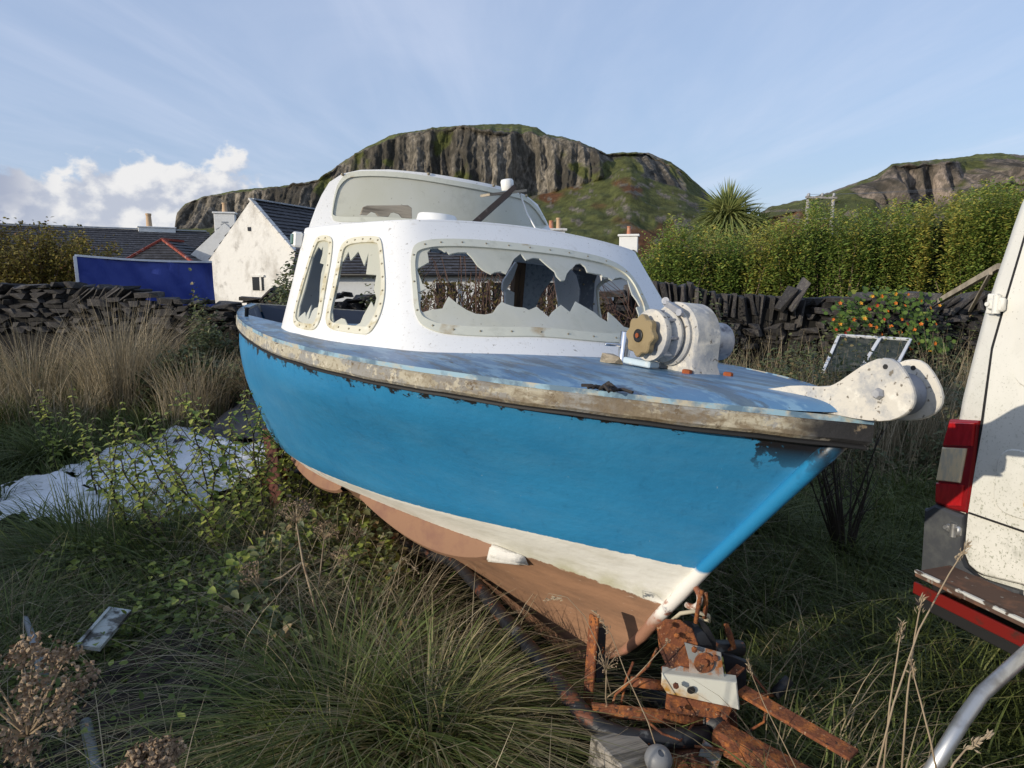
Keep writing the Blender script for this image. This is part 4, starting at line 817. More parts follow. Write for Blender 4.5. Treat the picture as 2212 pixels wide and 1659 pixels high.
stalk('thin straw crossing in front of the white winch bracket', [(1740, 1700, 1.75), (1690, 1600, 1.8), (1650, 1520, 1.83), (1625, 1460, 1.85), (1615, 1425, 1.86)], 1, .0018)
# ---- dark dead shrub right of the bow
c = gz(1835, 1120, .05); c = at(1835, 1100, 3.6); c.z = .05
o = empty('dead_shrub', 'small leafless dark shrub under the bow roller', 'dead shrub', tuple(c)); mb = MB()
for i in range(15):
    a = U(-1, 1); h = U(.45, .95); p1 = Vector((a*.12, U(-.05, .05), h*.4)); p2 = Vector((a*.32, U(-.15, .15), h)); mb.tube([(0, 0, 0), p1, p2], [.012, .007, .002], 5)
    for k in range(4): q = p1.lerp(p2, U(.1, .9)); mb.tube([q, q + Vector((U(-.15, .15), U(-.1, .1), U(.05, .22)))], [.003, .001], 4)
mb.build('branches', M_stem, o)

# ================================================================== litter on the ground
c = Vector((-2.9, 5.4, .0)); V = []; nx_, ny_ = 110, 100
for j in range(ny_ + 1):
    for i in range(nx_ + 1):
        s, t = i / nx_ - .5, j / ny_ - .5; q = np.array((-4.25, 4.55))*(.5-s)*(.5-t) + np.array((-2.15, 4.1))*(.5+s)*(.5-t) + np.array((-2.05, 6.5))*(.5+s)*(.5+t) + np.array((-3.5, 7.2))*(.5-s)*(.5+t); x, y = float(q[0]), float(q[1])
        V.append((x - c.x, y - c.y, gnd_h(x, y) + .07 + .05*vnoise(x*2.2 + y, y*1.4, 1, 1, 4) + .05*abs(vnoise(x*3 - y*2, x*1.2 + y*3, 3, 1, 3)) + .03*math.sin((x*1.6 - y*.6)*11 + 3*vnoise(x, y, 2, 1.4, 2))*max(0, vnoise(x, y, 11, .9, 2) + .2) + .035*math.sin((x*.8 + y*1.5)*7 + 2*vnoise(x, y, 1, 1, 2)) * max(0, vnoise(x, y, 6, .7, 2) + .35)))
F = [(j*(nx_+1)+i, j*(nx_+1)+i+1, (j+1)*(nx_+1)+i+1, (j+1)*(nx_+1)+i) for j in range(ny_) for i in range(nx_) if (abs(i/nx_-.5) + .05*vnoise(i*.1, j*.1, 4, 1, 2) < .47 and abs(j/ny_-.5) + .07*vnoise(i*.09, j*.09, 2, 1, 2) < .46 and vnoise(i*.09, j*.13, 9, 1, 2) < .62)]
ws = link('plastic_sheet', np_mesh('plastic_sheet', V, F, mat('white_plastic_sheet', (.66, .68, .71), .5, layers=[Ly((.40, .40, .36), 2.5, .5, .72, a=.6), Ly((.2, .19, .15), 7, .60, .72, a=.6, d=9), Ly((.12, .11, .08), 30, .64, .70, a=.6)], bump=[dict(s=9, a=.5, dist=.02)]), True), None, tuple(c))
tag(ws, 'crumpled white plastic sheeting lying on the ground behind the nettles', 'plastic sheet')
M_bpl = mat('black_plastic', (.016, .018, .024), .42, layers=[Ly((.05, .05, .055), 3, .5, .7)], bump=[dict(s=5, a=.6, dist=.04)])
c = Vector((-2.25, 7.6, .2)); V = []; n_ = 40
for j in range(n_ + 1):
    for i in range(n_ + 1):
        s, t = i/n_ - .5, j/n_ - .5; x, y = 2.2*s, 2.3*t; f = max(0, 1 - (4*s*s + 4*t*t)) ; V.append((x, y, .02 + .30*f**.6 + .09*vnoise(x*2, y*2.5, 1, 1, 4) + .05*abs(vnoise(x*3 + y, y*5, 3, 1, 3)) - .1))
F = [(j*(n_+1)+i, j*(n_+1)+i+1, (j+1)*(n_+1)+i+1, (j+1)*(n_+1)+i) for j in range(n_) for i in range(n_)]
tag(link('black_sheet', np_mesh('black_sheet', V, F, M_bpl, True), None, tuple(c)), 'creased black plastic sheet heaped behind the stern', 'plastic sheet')
for k, (x, y, rz, w, d) in enumerate([(-2.35, 6.75, .2, .8, .5), (-2.75, 7.15, -.3, .6, .45), (-2.05, 6.6, .5, .55, .4)]):
    o = MB().box((0, 0, 0), (w, d, .05), None, .015).build('slate_slab', mat('slab_dark', (.05, .05, .055), .6, bump=[dict(s=6, a=.6, dist=.02)]) if k == 0 else bpy.data.materials['slab_dark']); o.location = (x, y, gnd_h(x, y) + .06 + .05*k); o.rotation_euler = (R(8), R(-6 + 5*k), rz)
    tag(o, ['large flat dark slab beside the white sheeting', 'dark slab at the left of the black heap', 'small dark slab nearest the boat stern'][k], 'slab')
# corrugated sheet, plank end and pipes at bottom left
M_rub = mat('brown_corrugated_iron', (.035, .026, .022), .8, layers=[Ly((.07, .045, .032), 4, .5, .7)], bump=[dict(s=9, a=.4, dist=.01)])
V = []; nx_, ny_ = 60, 8
for j in range(ny_ + 1):
    for i in range(nx_ + 1): V.append((1.25*(i/nx_ - .5), 1.3*(j/ny_ - .5), .028*math.sin(i/nx_*2*PI*9)))
F = [(j*(nx_+1)+i, j*(nx_+1)+i+1, (j+1)*(nx_+1)+i+1, (j+1)*(nx_+1)+i) for j in range(ny_) for i in range(nx_)]
tag(link('corrugated_sheet', np_mesh('corrugated_sheet', V, F, M_rub, True), None, (-1.22, 1.92, .10), (R(3), R(4), R(-28))), 'dark corrugated sheet lying in the grass at bottom left', 'corrugated sheet')
M_pipe = mat('grey_plastic_pipe', (.20, .215, .23), .55, layers=[Ly((.2, .2, .19), 5, .5, .7)])
o = MB().tube([at(55, 1335, 2.72), at(78, 1400, 2.5), at(100, 1490, 2.3)], [.010, .017, .021], 12).build('pipe', M_pipe, None, True); tag(o, 'grey plastic pipe sticking out of the grass at far left', 'pipe')
o = MB().tube([gz(185, 1560, .16), gz(205, 1660, .14), gz(215, 1760, .12)], .019, 12).build('pipe', M_pipe, None, True); tag(o, 'grey pipe end behind the dried hogweed head at bottom left', 'pipe')
a, b = at(192, 1400, 2.45), at(262, 1318, 2.68); mb = MB(); mb.beam(a, b, .085, .018, (.2, -.5, 1)); mb.beam(a + Vector((-.04, -.012, .0)), b + Vector((-.04, -.012, .0)), .012, .05, (.2, -.5, 1))
tag(mb.build('board', mat('flaking_white_paint', (.40, .42, .40), .7, layers=[Ly((.07, .065, .055), 9, .50, .58)])), 'flaking white board end lying on the corrugated sheet', 'board')
# galvanised pole at bottom right
M_galv = mat('galvanised_steel', (.46, .47, .48), .42, .8, layers=[Ly((.25, .24, .23), 12, .5, .7)])
o = MB().tube([at(2330, 1310, 1.75), at(2120, 1500, 1.62), at(2080, 1555, 1.58), at(1985, 1710, 1.5)], .019, 12).build('steel_pole', M_galv, None, True); tag(o, 'galvanised steel pole leaning through the grass beside the van', 'pole')
# old window frame under the nasturtium
M_flk = mat('flaking_window_paint', (.66, .67, .68), .7, layers=[Ly((.10, .085, .07), 5, .58, .66)])
P = [at(1812, 726, 7.9), at(1966, 735, 7.8), at(1932, 800, 7.2), at(1778, 803, 7.3)]; o = empty('window_frame', 'old white window frame lying in the weeds under the nasturtium', 'window frame', tuple(P[3])); b_ = P[3]; nn = (P[1] - P[0]).cross(P[2] - P[0]).normalized()
for a, b, w in ((0, 1, .03), (1, 2, .032), (3, 0, .032)): MB().beam(P[a] - b_, P[b] - b_, w, .05, nn, .004).build('frame_bar', M_flk, o)
MB().beam(P[0].lerp(P[1], .58) - b_, P[3].lerp(P[2], .52) - b_, .036, .054, nn, .004).build('frame_bar', M_flk, o)
mb = MB(); mb.add([p - b_ for p in P], [(0, 1, 2, 3)]); mb.build('glass', mat('dirty_green_glass', (.03, .038, .03), .55, layers=[Ly((.10, .10, .08), 9, .5, .65)], spec=.25), o)
# two poles resting against the wall on the right
M_gw = mat('grey_timber', (.36, .31, .24), .85, layers=[Ly((.2, .17, .13), 6, .45, .65, st=(1, 1, 1))], bump=[dict(s=30, a=.3, dist=.004)])
tag(MB().beam(at(2030, 650, 8.3), at(2160, 575, 6.9), .05, .06).build('timber_pole', M_gw), 'thick weathered timber resting on the wall by the van', 'timber')
tag(MB().beam(at(2095, 672, 8.1), at(2140, 590, 7.0), .03, .03).build('timber_pole', M_gw), 'thin steep stick right of the thick timber by the van', 'timber')

# ================================================================== the boat
def zdeck(x,y):
    L=5.4
    if x>2.9482: h=1.1459*(1-min(1,max(0,(x-2.9482)/(L-2.9482)))**2.7404)
    else: h=1.1459-(1.1459-.7657)*((2.9482-x)/2.9482)**2
    h=max(h,.03)
    return .0908*(x/L)**2+.045*max(0,1-(y/h)**2)
CB=[(2.72,-.80),(2.76,-.96),(2.93,-1.0),(3.20,-.995),(3.58,-.925),(3.90,-.81),(4.05,-.71),(4.14,-.55),(4.23,-.28),(4.26,0)]
CT=[(2.62,-.70),(2.72,-.84),(2.86,-.9),(3.03,-.875),(3.28,-.795),(3.48,-.705),(3.58,-.62),(3.61,-.48),(3.615,-.24),(3.615,0)]
CB=CB+[(x,-y) for x,y in CB[-2::-1]]
CT=CT+[(x,-y) for x,y in CT[-2::-1]]
def crom(P,a):
    n=len(P)-1;t=min(max(a,0),.999999)*n;i=int(t);u=t-i
    p=[P[min(max(j,0),n)] for j in(i-1,i,i+1,i+2)]
    return tuple(.5*((2*p[1][k])+(-p[0][k]+p[2][k])*u+(2*p[0][k]-5*p[1][k]+4*p[2][k]-p[3][k])*u*u+(-p[0][k]+3*p[1][k]-3*p[2][k]+p[3][k])*u**3) for k in(0,1))
def cabin(a,b):
    bx,by=crom(CB,a);tx,ty=crom(CT,a)
    bz=zdeck(bx,by)-.006;tz=.621-.1*ty*ty
    s=b+.06*math.sin(math.pi*min(max(b,0),1))*0
    return (bx+(tx-bx)*s,by+(ty-by)*s,bz+(tz-bz)*b)
def screen(y,z):
    return (2.98-.28*(y/.85)**2-.30*(z-.6),y,z)
FRONT_OUT = [(0.3354, 0.6282), (0.3374, 0.7009), (0.3418, 0.7749), (0.3502, 0.8061), (0.3608, 0.8214), (0.3775, 0.8375), (0.4142, 0.8457), (0.4416, 0.8411), (0.4685, 0.8391), (0.4933, 0.8384), (0.5175, 0.8407), (0.5464, 0.8357), (0.5724, 0.8319), (0.5904, 0.8007), (0.6016, 0.7475), (0.6052, 0.6438), (0.6024, 0.5353), (0.5978, 0.4158), (0.5853, 0.2947), (0.5688, 0.2015), (0.5493, 0.1464), (0.5235, 0.1242), (0.5088, 0.1236), (0.4908, 0.1273), (0.4664, 0.1376), (0.4444, 0.1413), (0.4241, 0.1346), (0.4069, 0.1313), (0.385, 0.1362), (0.3653, 0.1489), (0.3504, 0.178), (0.3408, 0.2112), (0.3357, 0.2856), (0.3357, 0.4527)]
FRONT_HOLE = [(0.3436, 0.6104), (0.3501, 0.6285), (0.364, 0.665), (0.3641, 0.7135), (0.3637, 0.7442), (0.3703, 0.7755), (0.3801, 0.78), (0.3855, 0.7644), (0.3879, 0.7499), (0.3907, 0.7528), (0.3927, 0.7321), (0.402, 0.7488), (0.4112, 0.7514), (0.4149, 0.7094), (0.4179, 0.6496), (0.4215, 0.6149), (0.4279, 0.5841), (0.432, 0.6011), (0.438, 0.6096), (0.4424, 0.5936), (0.449, 0.6509), (0.4565, 0.7165), (0.467, 0.7711), (0.4697, 0.7186), (0.4798, 0.7446), (0.4866, 0.7435), (0.4916, 0.6906), (0.4969, 0.645), (0.4959, 0.6073), (0.4984, 0.5727), (0.503, 0.5761), (0.5104, 0.6373), (0.517, 0.6744), (0.5227, 0.6988), (0.5296, 0.7352), (0.5366, 0.7491), (0.5401, 0.723), (0.5388, 0.6766), (0.5514, 0.6732), (0.5568, 0.6766), (0.557, 0.6574), (0.564, 0.6564), (0.5683, 0.6383), (0.5751, 0.6661), (0.5855, 0.6861), (0.5928, 0.6689), (0.5861, 0.5435), (0.5875, 0.4941), (0.5865, 0.4402), (0.5799, 0.4288), (0.5767, 0.366), (0.5662, 0.2806), (0.5585, 0.2295), (0.5437, 0.249), (0.5393, 0.3086), (0.5347, 0.3537), (0.5268, 0.2727), (0.5208, 0.3027), (0.5172, 0.3399), (0.5087, 0.3801), (0.5022, 0.4127), (0.4902, 0.327), (0.4845, 0.3775), (0.4715, 0.316), (0.4666, 0.2814), (0.4592, 0.3513), (0.4508, 0.324), (0.4474, 0.3392), (0.4394, 0.3419), (0.4325, 0.3614), (0.4293, 0.3769), (0.4243, 0.3425), (0.419, 0.2925), (0.4125, 0.2802), (0.4053, 0.2839), (0.3982, 0.3093), (0.3908, 0.3516), (0.3827, 0.4057), (0.3758, 0.3443), (0.3733, 0.3169), (0.3573, 0.3045), (0.3464, 0.2871), (0.3435, 0.303), (0.344, 0.3635), (0.3475, 0.4197), (0.3407, 0.4281), (0.3533, 0.4562), (0.3506, 0.488), (0.3481, 0.5341)]
SIDE1_OUT = [(0.1599, 0.1158), (0.1559, 0.2216), (0.1582, 0.3802), (0.1614, 0.5521), (0.1656, 0.7373), (0.1708, 0.8732), (0.1776, 0.9084), (0.1923, 0.9088), (0.2012, 0.8748), (0.204, 0.7896), (0.2057, 0.6476), (0.2054, 0.4745), (0.206, 0.306), (0.2065, 0.1744), (0.2026, 0.0949), (0.1957, 0.0717), (0.1725, 0.0724)]
SIDE1_HOLE = [(0.1677, 0.1565), (0.1645, 0.2616), (0.1681, 0.419), (0.1692, 0.5647), (0.1703, 0.7118), (0.1753, 0.785), (0.178, 0.8152), (0.1845, 0.7827), (0.1866, 0.8189), (0.1883, 0.7453), (0.1871, 0.6611), (0.1942, 0.6485), (0.193, 0.5657), (0.1948, 0.4608), (0.1986, 0.3247), (0.1986, 0.2684), (0.1938, 0.26), (0.1908, 0.2297), (0.189, 0.1661), (0.1871, 0.159), (0.1875, 0.2849), (0.183, 0.2017), (0.1829, 0.1672), (0.1787, 0.2162), (0.1734, 0.1895)]
SIDE2_OUT = [(0.2152, 0.1597), (0.2141, 0.2557), (0.216, 0.4099), (0.2171, 0.567), (0.217, 0.7395), (0.2197, 0.821), (0.2302, 0.8651), (0.2504, 0.8766), (0.2711, 0.8714), (0.279, 0.853), (0.2826, 0.7639), (0.286, 0.5927), (0.287, 0.4391), (0.283, 0.3095), (0.276, 0.2006), (0.267, 0.1095), (0.2598, 0.0994), (0.2397, 0.1021), (0.222, 0.1074)]
SIDE2_HOLE = [(0.2242, 0.156), (0.218, 0.2795), (0.2186, 0.3887), (0.2204, 0.5222), (0.2211, 0.6696), (0.224, 0.6751), (0.227, 0.7149), (0.2298, 0.7604), (0.2347, 0.6799), (0.2446, 0.7579), (0.2548, 0.6347), (0.26, 0.7444), (0.2592, 0.6455), (0.2583, 0.5646), (0.2728, 0.5605), (0.2698, 0.4459), (0.2736, 0.3759), (0.2706, 0.3052), (0.267, 0.3487), (0.2585, 0.2399), (0.2554, 0.1787), (0.2505, 0.1556), (0.2418, 0.149), (0.2372, 0.1963), (0.2331, 0.2008), (0.2287, 0.1801)]
SCREEN_PANE = [(-0.745, 0.6242), (-0.7381, 0.6864), (-0.7281, 0.7422), (-0.7121, 0.7989), (-0.6809, 0.8436), (-0.6438, 0.865), (-0.5314, 0.8815), (-0.4022, 0.8888), (-0.267, 0.8882), (-0.1232, 0.8842), (0.0329, 0.8829), (0.1609, 0.8775), (0.2537, 0.88), (0.3329, 0.8757), (0.4051, 0.8494), (0.469, 0.8016), (0.5397, 0.7144), (0.1054, 0.6718), (-0.3699, 0.6451), (-0.6364, 0.6207), (-0.7213, 0.6131)]
SCREEN_OUT = [(-0.8407, 0.5804), (-0.8222, 0.6436), (-0.7912, 0.7357), (-0.7541, 0.8083), (-0.6928, 0.8596), (-0.6063, 0.89), (-0.4668, 0.909), (-0.266, 0.9166), (-0.0455, 0.914), (0.1188, 0.9113), (0.2083, 0.9076), (0.3547, 0.8909), (0.4501, 0.8529), (0.5145, 0.7774), (0.5642, 0.706)]
CHEEK= [(5.004, 0.093), (5.01, 0.109), (5.078, 0.117), (5.14, 0.133), (5.198, 0.151), (5.296, 0.163), (5.326, 0.179), (5.359, 0.209), (5.391, 0.237), (5.427, 0.257), (5.461, 0.256), (5.493, 0.227), (5.519, 0.188), (5.522, 0.156), (5.503, 0.128), (5.467, 0.108), (5.41, 0.099), (5.321, 0.095), (5.209, 0.092), (5.083, 0.088), (5.015, 0.083)]
PANEL= [(0.359, 0.522), (0.405, 0.534), (0.456, 0.541), (0.576, 0.476), (0.556, 0.415), (0.491, 0.328), (0.432, 0.241), (0.376, 0.239)]
PILLAR= [(0.658, 0.517), (0.684, 0.531), (0.711, 0.535), (0.741, 0.525), (0.768, 0.491), (0.843, 0.484), (0.83, 0.431), (0.849, 0.264), (0.747, 0.253), (0.734, 0.377), (0.699, 0.457), (0.662, 0.485)]
FLAP= [(0.2, 0.333), (0.201, 0.377), (0.273, 0.498), (0.285, 0.48), (0.263, 0.4), (0.225, 0.335), (0.212, 0.317)]
POST= [(0.284, 0.501), (0.354, 0.513), (0.36, 0.242), (0.301, 0.243)]
BL = 5.4
def hb(x):
    if x > 2.9482: return 1.1459 * (1 - min(1, max(0, (x - 2.9482) / (BL - 2.9482))) ** 2.7404)
    return 1.1459 - (1.1459 - .7657) * ((2.9482 - x) / 2.9482) ** 2
sheer = lambda x: .0908 * (x / BL) ** 2
def rotm(y, p, h): return Matrix.Rotation(y, 3, 'Z') @ Matrix.Rotation(p, 3, 'Y') @ Matrix.Rotation(h, 3, 'X')
BM = rotm(-1.0779, .0307, -.0872).to_4x4(); BM.translation = Vector((-1.6554, 6.3949, -.2767 + CAM_H))
boat = empty('boat', 'derelict blue and white cabin boat with smashed windows standing on a rusty trailer', 'boat'); boat.matrix_world = BM
def bw(p): return BM @ Vector(p)
# ---- hull: five control lines lofted
def smooth(a, k=6, it=2):
    a = a.copy()
    for _ in range(it):
        b = a.copy()
        for i in range(1, len(a) - 1):
            r = min(k, i, len(a) - 1 - i); b[i] = a[i-r:i+r+1].mean(0)
        a = b
    return a
NT = 96; TT = 1 - (1 - np.linspace(0, 1, NT)) ** 1.35
def line(pts, xe):
    pts = sorted(pts); X = [p[0] for p in pts]; x = TT * xe
    return smooth(np.stack([x, np.interp(x, X, [p[1] for p in pts]), np.interp(x, X, [p[2] for p in pts])], 1))
c0 = np.array([(x, max(0, hb(x * BL / 5.335) - .035), sheer(x) - .055) for x in TT * 5.335])
c1 = line([(0, .64, -.80), (1.0, .80, -.80), (2.0, .86, -.78), (2.6, .84, -.737), (3.27, .79, -.64), (3.82, .66, -.585), (4.15, .55, -.546), (4.36, .45, -.512), (4.633, .28, -.50), (4.77, .15, -.503), (4.9, 0, -.51)], 4.9)
c2 = line([(0, .60, -.87), (1.5, .79, -.86), (2.6, .785, -.79), (3.155, .71, -.726), (3.58, .60, -.697), (3.91, .5, -.678), (4.2, .39, -.66), (4.29, .34, -.656), (4.52, .19, -.668), (4.76, 0, -.70)], 4.76)
c3 = line([(0, .36, -1.0), (1.5, .52, -1.0), (2.6, .50, -.96), (3.1, .36, -.99), (3.6, .2, -1.02), (4.2, .09, -1.02), (4.60, 0, -.96)], 4.60)
c4 = line([(0, 0, -1.2), (3.8, 0, -1.215), (4.2, 0, -1.20), (4.34, 0, -1.155)], 4.36)
fade = np.clip((1 - TT) * 3.2, 0, 1)[:, None]
ck = c0 * .80 + c1 * .20; ck[:, 1] += (.046 * fade)[:, 0]
cm = c0 * .45 + c1 * .55; cm[:, 1] += (.055 * np.clip((.78 - TT) * 3, -.35, 1) * fade[:, 0])
CUR = [(0, c0), (.2, ck), (.55, cm), (1, c1), (2, c2), (2.5, c3), (3, c4)]
def hullP(i, v):
    ks = [k for k, _ in CUR]; j = max(0, min(len(ks) - 2, sum(1 for k in ks if k <= v) - 1)); u = (v - ks[j]) / (ks[j+1] - ks[j])
    if v <= 1:                                            # smooth over the topside lines
        P = [CUR[max(0, j-1)][1][i], CUR[j][1][i], CUR[j+1][1][i], CUR[min(3, j+2)][1][i]]
        q = .5*((2*P[1]) + (-P[0]+P[2])*u + (2*P[0]-5*P[1]+4*P[2]-P[3])*u*u + (-P[0]+3*P[1]-3*P[2]+P[3])*u**3)
    else: q = CUR[j][1][i]*(1-u) + CUR[j+1][1][i]*u
    return q
VS = [0, .07, .14, .2, .28, .38, .5, .62, .75, .88, 1, 1.25, 1.5, 1.75, 2, 2.12, 2.25, 2.37, 2.5, 2.62, 2.75, 2.87, 3]
V = []; UVV = []; F = []; nv = len(VS)
for sgn in (-1, 1):
    b = len(V)
    for i in range(NT):
        for v in VS: q = hullP(i, v); V.append((q[0], sgn * max(0, q[1]), q[2])); UVV.append(v)
    for i in range(NT - 1):
        for k in range(nv - 1):
            f = (b+i*nv+k, b+(i+1)*nv+k, b+(i+1)*nv+k+1, b+i*nv+k+1); F.append(f if sgn == 1 else f[::-1])
me = np_mesh('hull', V, F, None, False, {'level': UVV})
bm = bmesh.new(); bm.from_mesh(me); bmesh.ops.remove_doubles(bm, verts=bm.verts, dist=.0015); bmesh.ops.recalc_face_normals(bm, faces=bm.faces); bm.to_mesh(me); bm.free(); me.shade_smooth(); me.set_sharp_from_angle(angle=R(50))
def hull_material():
    m = mat('hull_paint', (.05, .2, .4), .38, bump=[dict(s=3.0, a=.35, dist=.03), dict(s=26, a=.35, dist=.004, d=8, st=(.6, .6, 1.3)), dict(s=110, a=.18, dist=.002)], spec=.5); t = m.node_tree; n = t.nodes; l = t.links; b = n['Principled BSDF']
    at_ = n.new('ShaderNodeAttribute'); at_.attribute_name = 'level'; tcn = [q for q in n if q.type == 'TEX_COORD'][0]
    def nz(s, st=(1, 1, 1), d=6, r=.62):
        mp = n.new('ShaderNodeMapping'); mp.inputs['Scale'].default_value = st; l.new(tcn.outputs['Object'], mp.inputs[0]); x = n.new('ShaderNodeTexNoise'); x.inputs['Scale'].default_value = s; x.inputs['Detail'].default_value = d; x.inputs['Roughness'].default_value = r; l.new(mp.outputs[0], x.inputs[0]); return x.outputs[0]
    def mth(op, a, c, d=None):
        q = n.new('ShaderNodeMath'); q.operation = op
        for i, z in enumerate((a, c, d)):
            if z is None: continue
            if isinstance(z, (int, float)): q.inputs[i].default_value = z
            else: l.new(z, q.inputs[i])
        return q.outputs[0]
    def step(x, lo, hi):
        q = n.new('ShaderNodeMapRange'); q.inputs[1].default_value = lo; q.inputs[2].default_value = hi; l.new(x, q.inputs[0]); return q.outputs[0]
    def mixc(f, a, c):
        q = n.new('ShaderNodeMixRGB'); l.new(f, q.inputs[0])
        for i, z in ((1, a), (2, c)):
            if isinstance(z, tuple): q.inputs[i].default_value = (*z, 1)
            else: l.new(z, q.inputs[i])
        return q.outputs[0]
    lev = at_.outputs['Fac']; n1 = nz(34, d=7); lw = mth('MULTIPLY_ADD', n1, .07, mth('SUBTRACT', lev, .035)); sx = n.new('ShaderNodeSeparateXYZ'); l.new(tcn.outputs['Object'], sx.inputs[0]); X = sx.outputs[0]
    blue = mixc(step(nz(2.2, (1, 1, .6)), .35, .7), (.023, .190, .40), (.031, .232, .46)); blue = mixc(mth('MULTIPLY', step(nz(6, (.35, .35, 1.4), 9, .7), .45, .75), .5), blue, (.075, .26, .45))
    blue = mixc(mth('MULTIPLY', step(nz(5, (2.5, 2.5, .25), 8), .60, .72), step(X, 2.6, 1.4)), blue, (.01, .055, .11))
    blue = mixc(step(nz(48, (1.6, 1.6, .5), 3), .745, .755), blue, (.42, .52, .58)); blue = mixc(mth('MULTIPLY', step(nz(21, (1.2, 1.2, .12), 6), .60, .72), .3), blue, (.012, .09, .20))
    bare = mth('MULTIPLY', step(mth('SUBTRACT', mth('MULTIPLY', nz(17, (.7, .7, 1.1), 9, .72), .452), lev), .150, .165), 1.0); blue = mixc(bare, blue, (.016, .015, .016))
    tipx = mth('MULTIPLY_ADD', nz(15, d=9), .5, X); tipm = mth('MULTIPLY', step(tipx, 5.44, 5.45), step(sx.outputs[2], -.14, -.02)); blue = mixc(tipm, blue, (.014, .014, .018))
    white = mixc(step(nz(11, (.4, .4, 2), 8), .45, .75), (.78, .77, .72), (.60, .58, .51))
    white = mixc(mth('MULTIPLY', step(nz(24, (.4, .4, 1.5), 9, .7), .50, .58), step(X, 3.4, 2.4)), white, (.34, .14, .09))
    white = mixc(mth('MULTIPLY', step(nz(5, (1, 1, .4), 6), .45, .7), mth('MULTIPLY', step(lev, 1.4, 1.95), step(X, 4.1, 4.7))), white, (.40, .38, .18))
    brown = mixc(step(nz(7, (.35, .35, 2), 9, .7), .38, .68), (.325, .178, .102), (.19, .108, .066)); brown = mixc(step(nz(40, (.5, .5, 2), 5), .66, .74), brown, (.45, .33, .25)); brown = mixc(step(nz(3.5, (1, 1, .3), 7), .62, .72), brown, (.07, .05, .04)); brown = mixc(mth('MULTIPLY', step(lev, 2.55, 2.95), .6), brown, (.38, .20, .135))
    c = mixc(step(lw, 1.0, 1.008), blue, white); c = mixc(step(lw, 2.0, 2.010), c, brown)
    l.new(c, b.inputs['Base Color']); r = mixc(step(lw, 1.0, 1.01), (.40,)*3, (.75,)*3); l.new(r, b.inputs['Roughness']); return m
M_hull = hull_material(); me.materials.append(M_hull); link('hull', me, boat)
M_bluep = mat('blue_gloss_paint', (.013, .14, .30), .4)
# transom
V = [tuple(hullP(0, v)) for v in VS]; mb = MB(); L_ = [(0.0, -y, z) for x, y, z in V]; R_ = [(0.0, y, z) for x, y, z in V[::-1][1:]]; P = L_ + R_; mb.add(P, [tuple(range(len(P)))]); mb.add([(-.035, y, z) for x, y, z in P], [tuple(range(len(P)))]); mb.build('transom', M_bluep, boat)
# stem bar, painted like the hull
st = [(5.335, 0, .05), (5.262, 0, -.045), (5.147, 0, -.195), (5.033, 0, -.345), (4.924, 0, -.488), (4.83, 0, -.625), (4.745, 0, -.745), (4.67, 0, -.86), (4.585, 0, -.965), (4.50, 0, -1.04)]
M_stemm = mat('stem_paint', (.02, .20, .41), .4, layers=[Ly((.72, .70, .66), None, 0, 0, zr=(-.500, -.512)), Ly((.30, .155, .10), None, 0, 0, zr=(-.735, -.79)), Ly((.014, .014, .018), 13, .44, .50, zr=(-.15, .0), d=9), Ly((.36, .17, .12), 22, .56, .62, zr=(-.60, -.72))], bump=[dict(s=22, a=.35, dist=.006)])
mb = MB(); mb.tube(st, [.026, .025, .024, .023, .023, .023, .023, .022, .016, .008], 12); mb.build('stem_bar', M_stemm, boat, True)
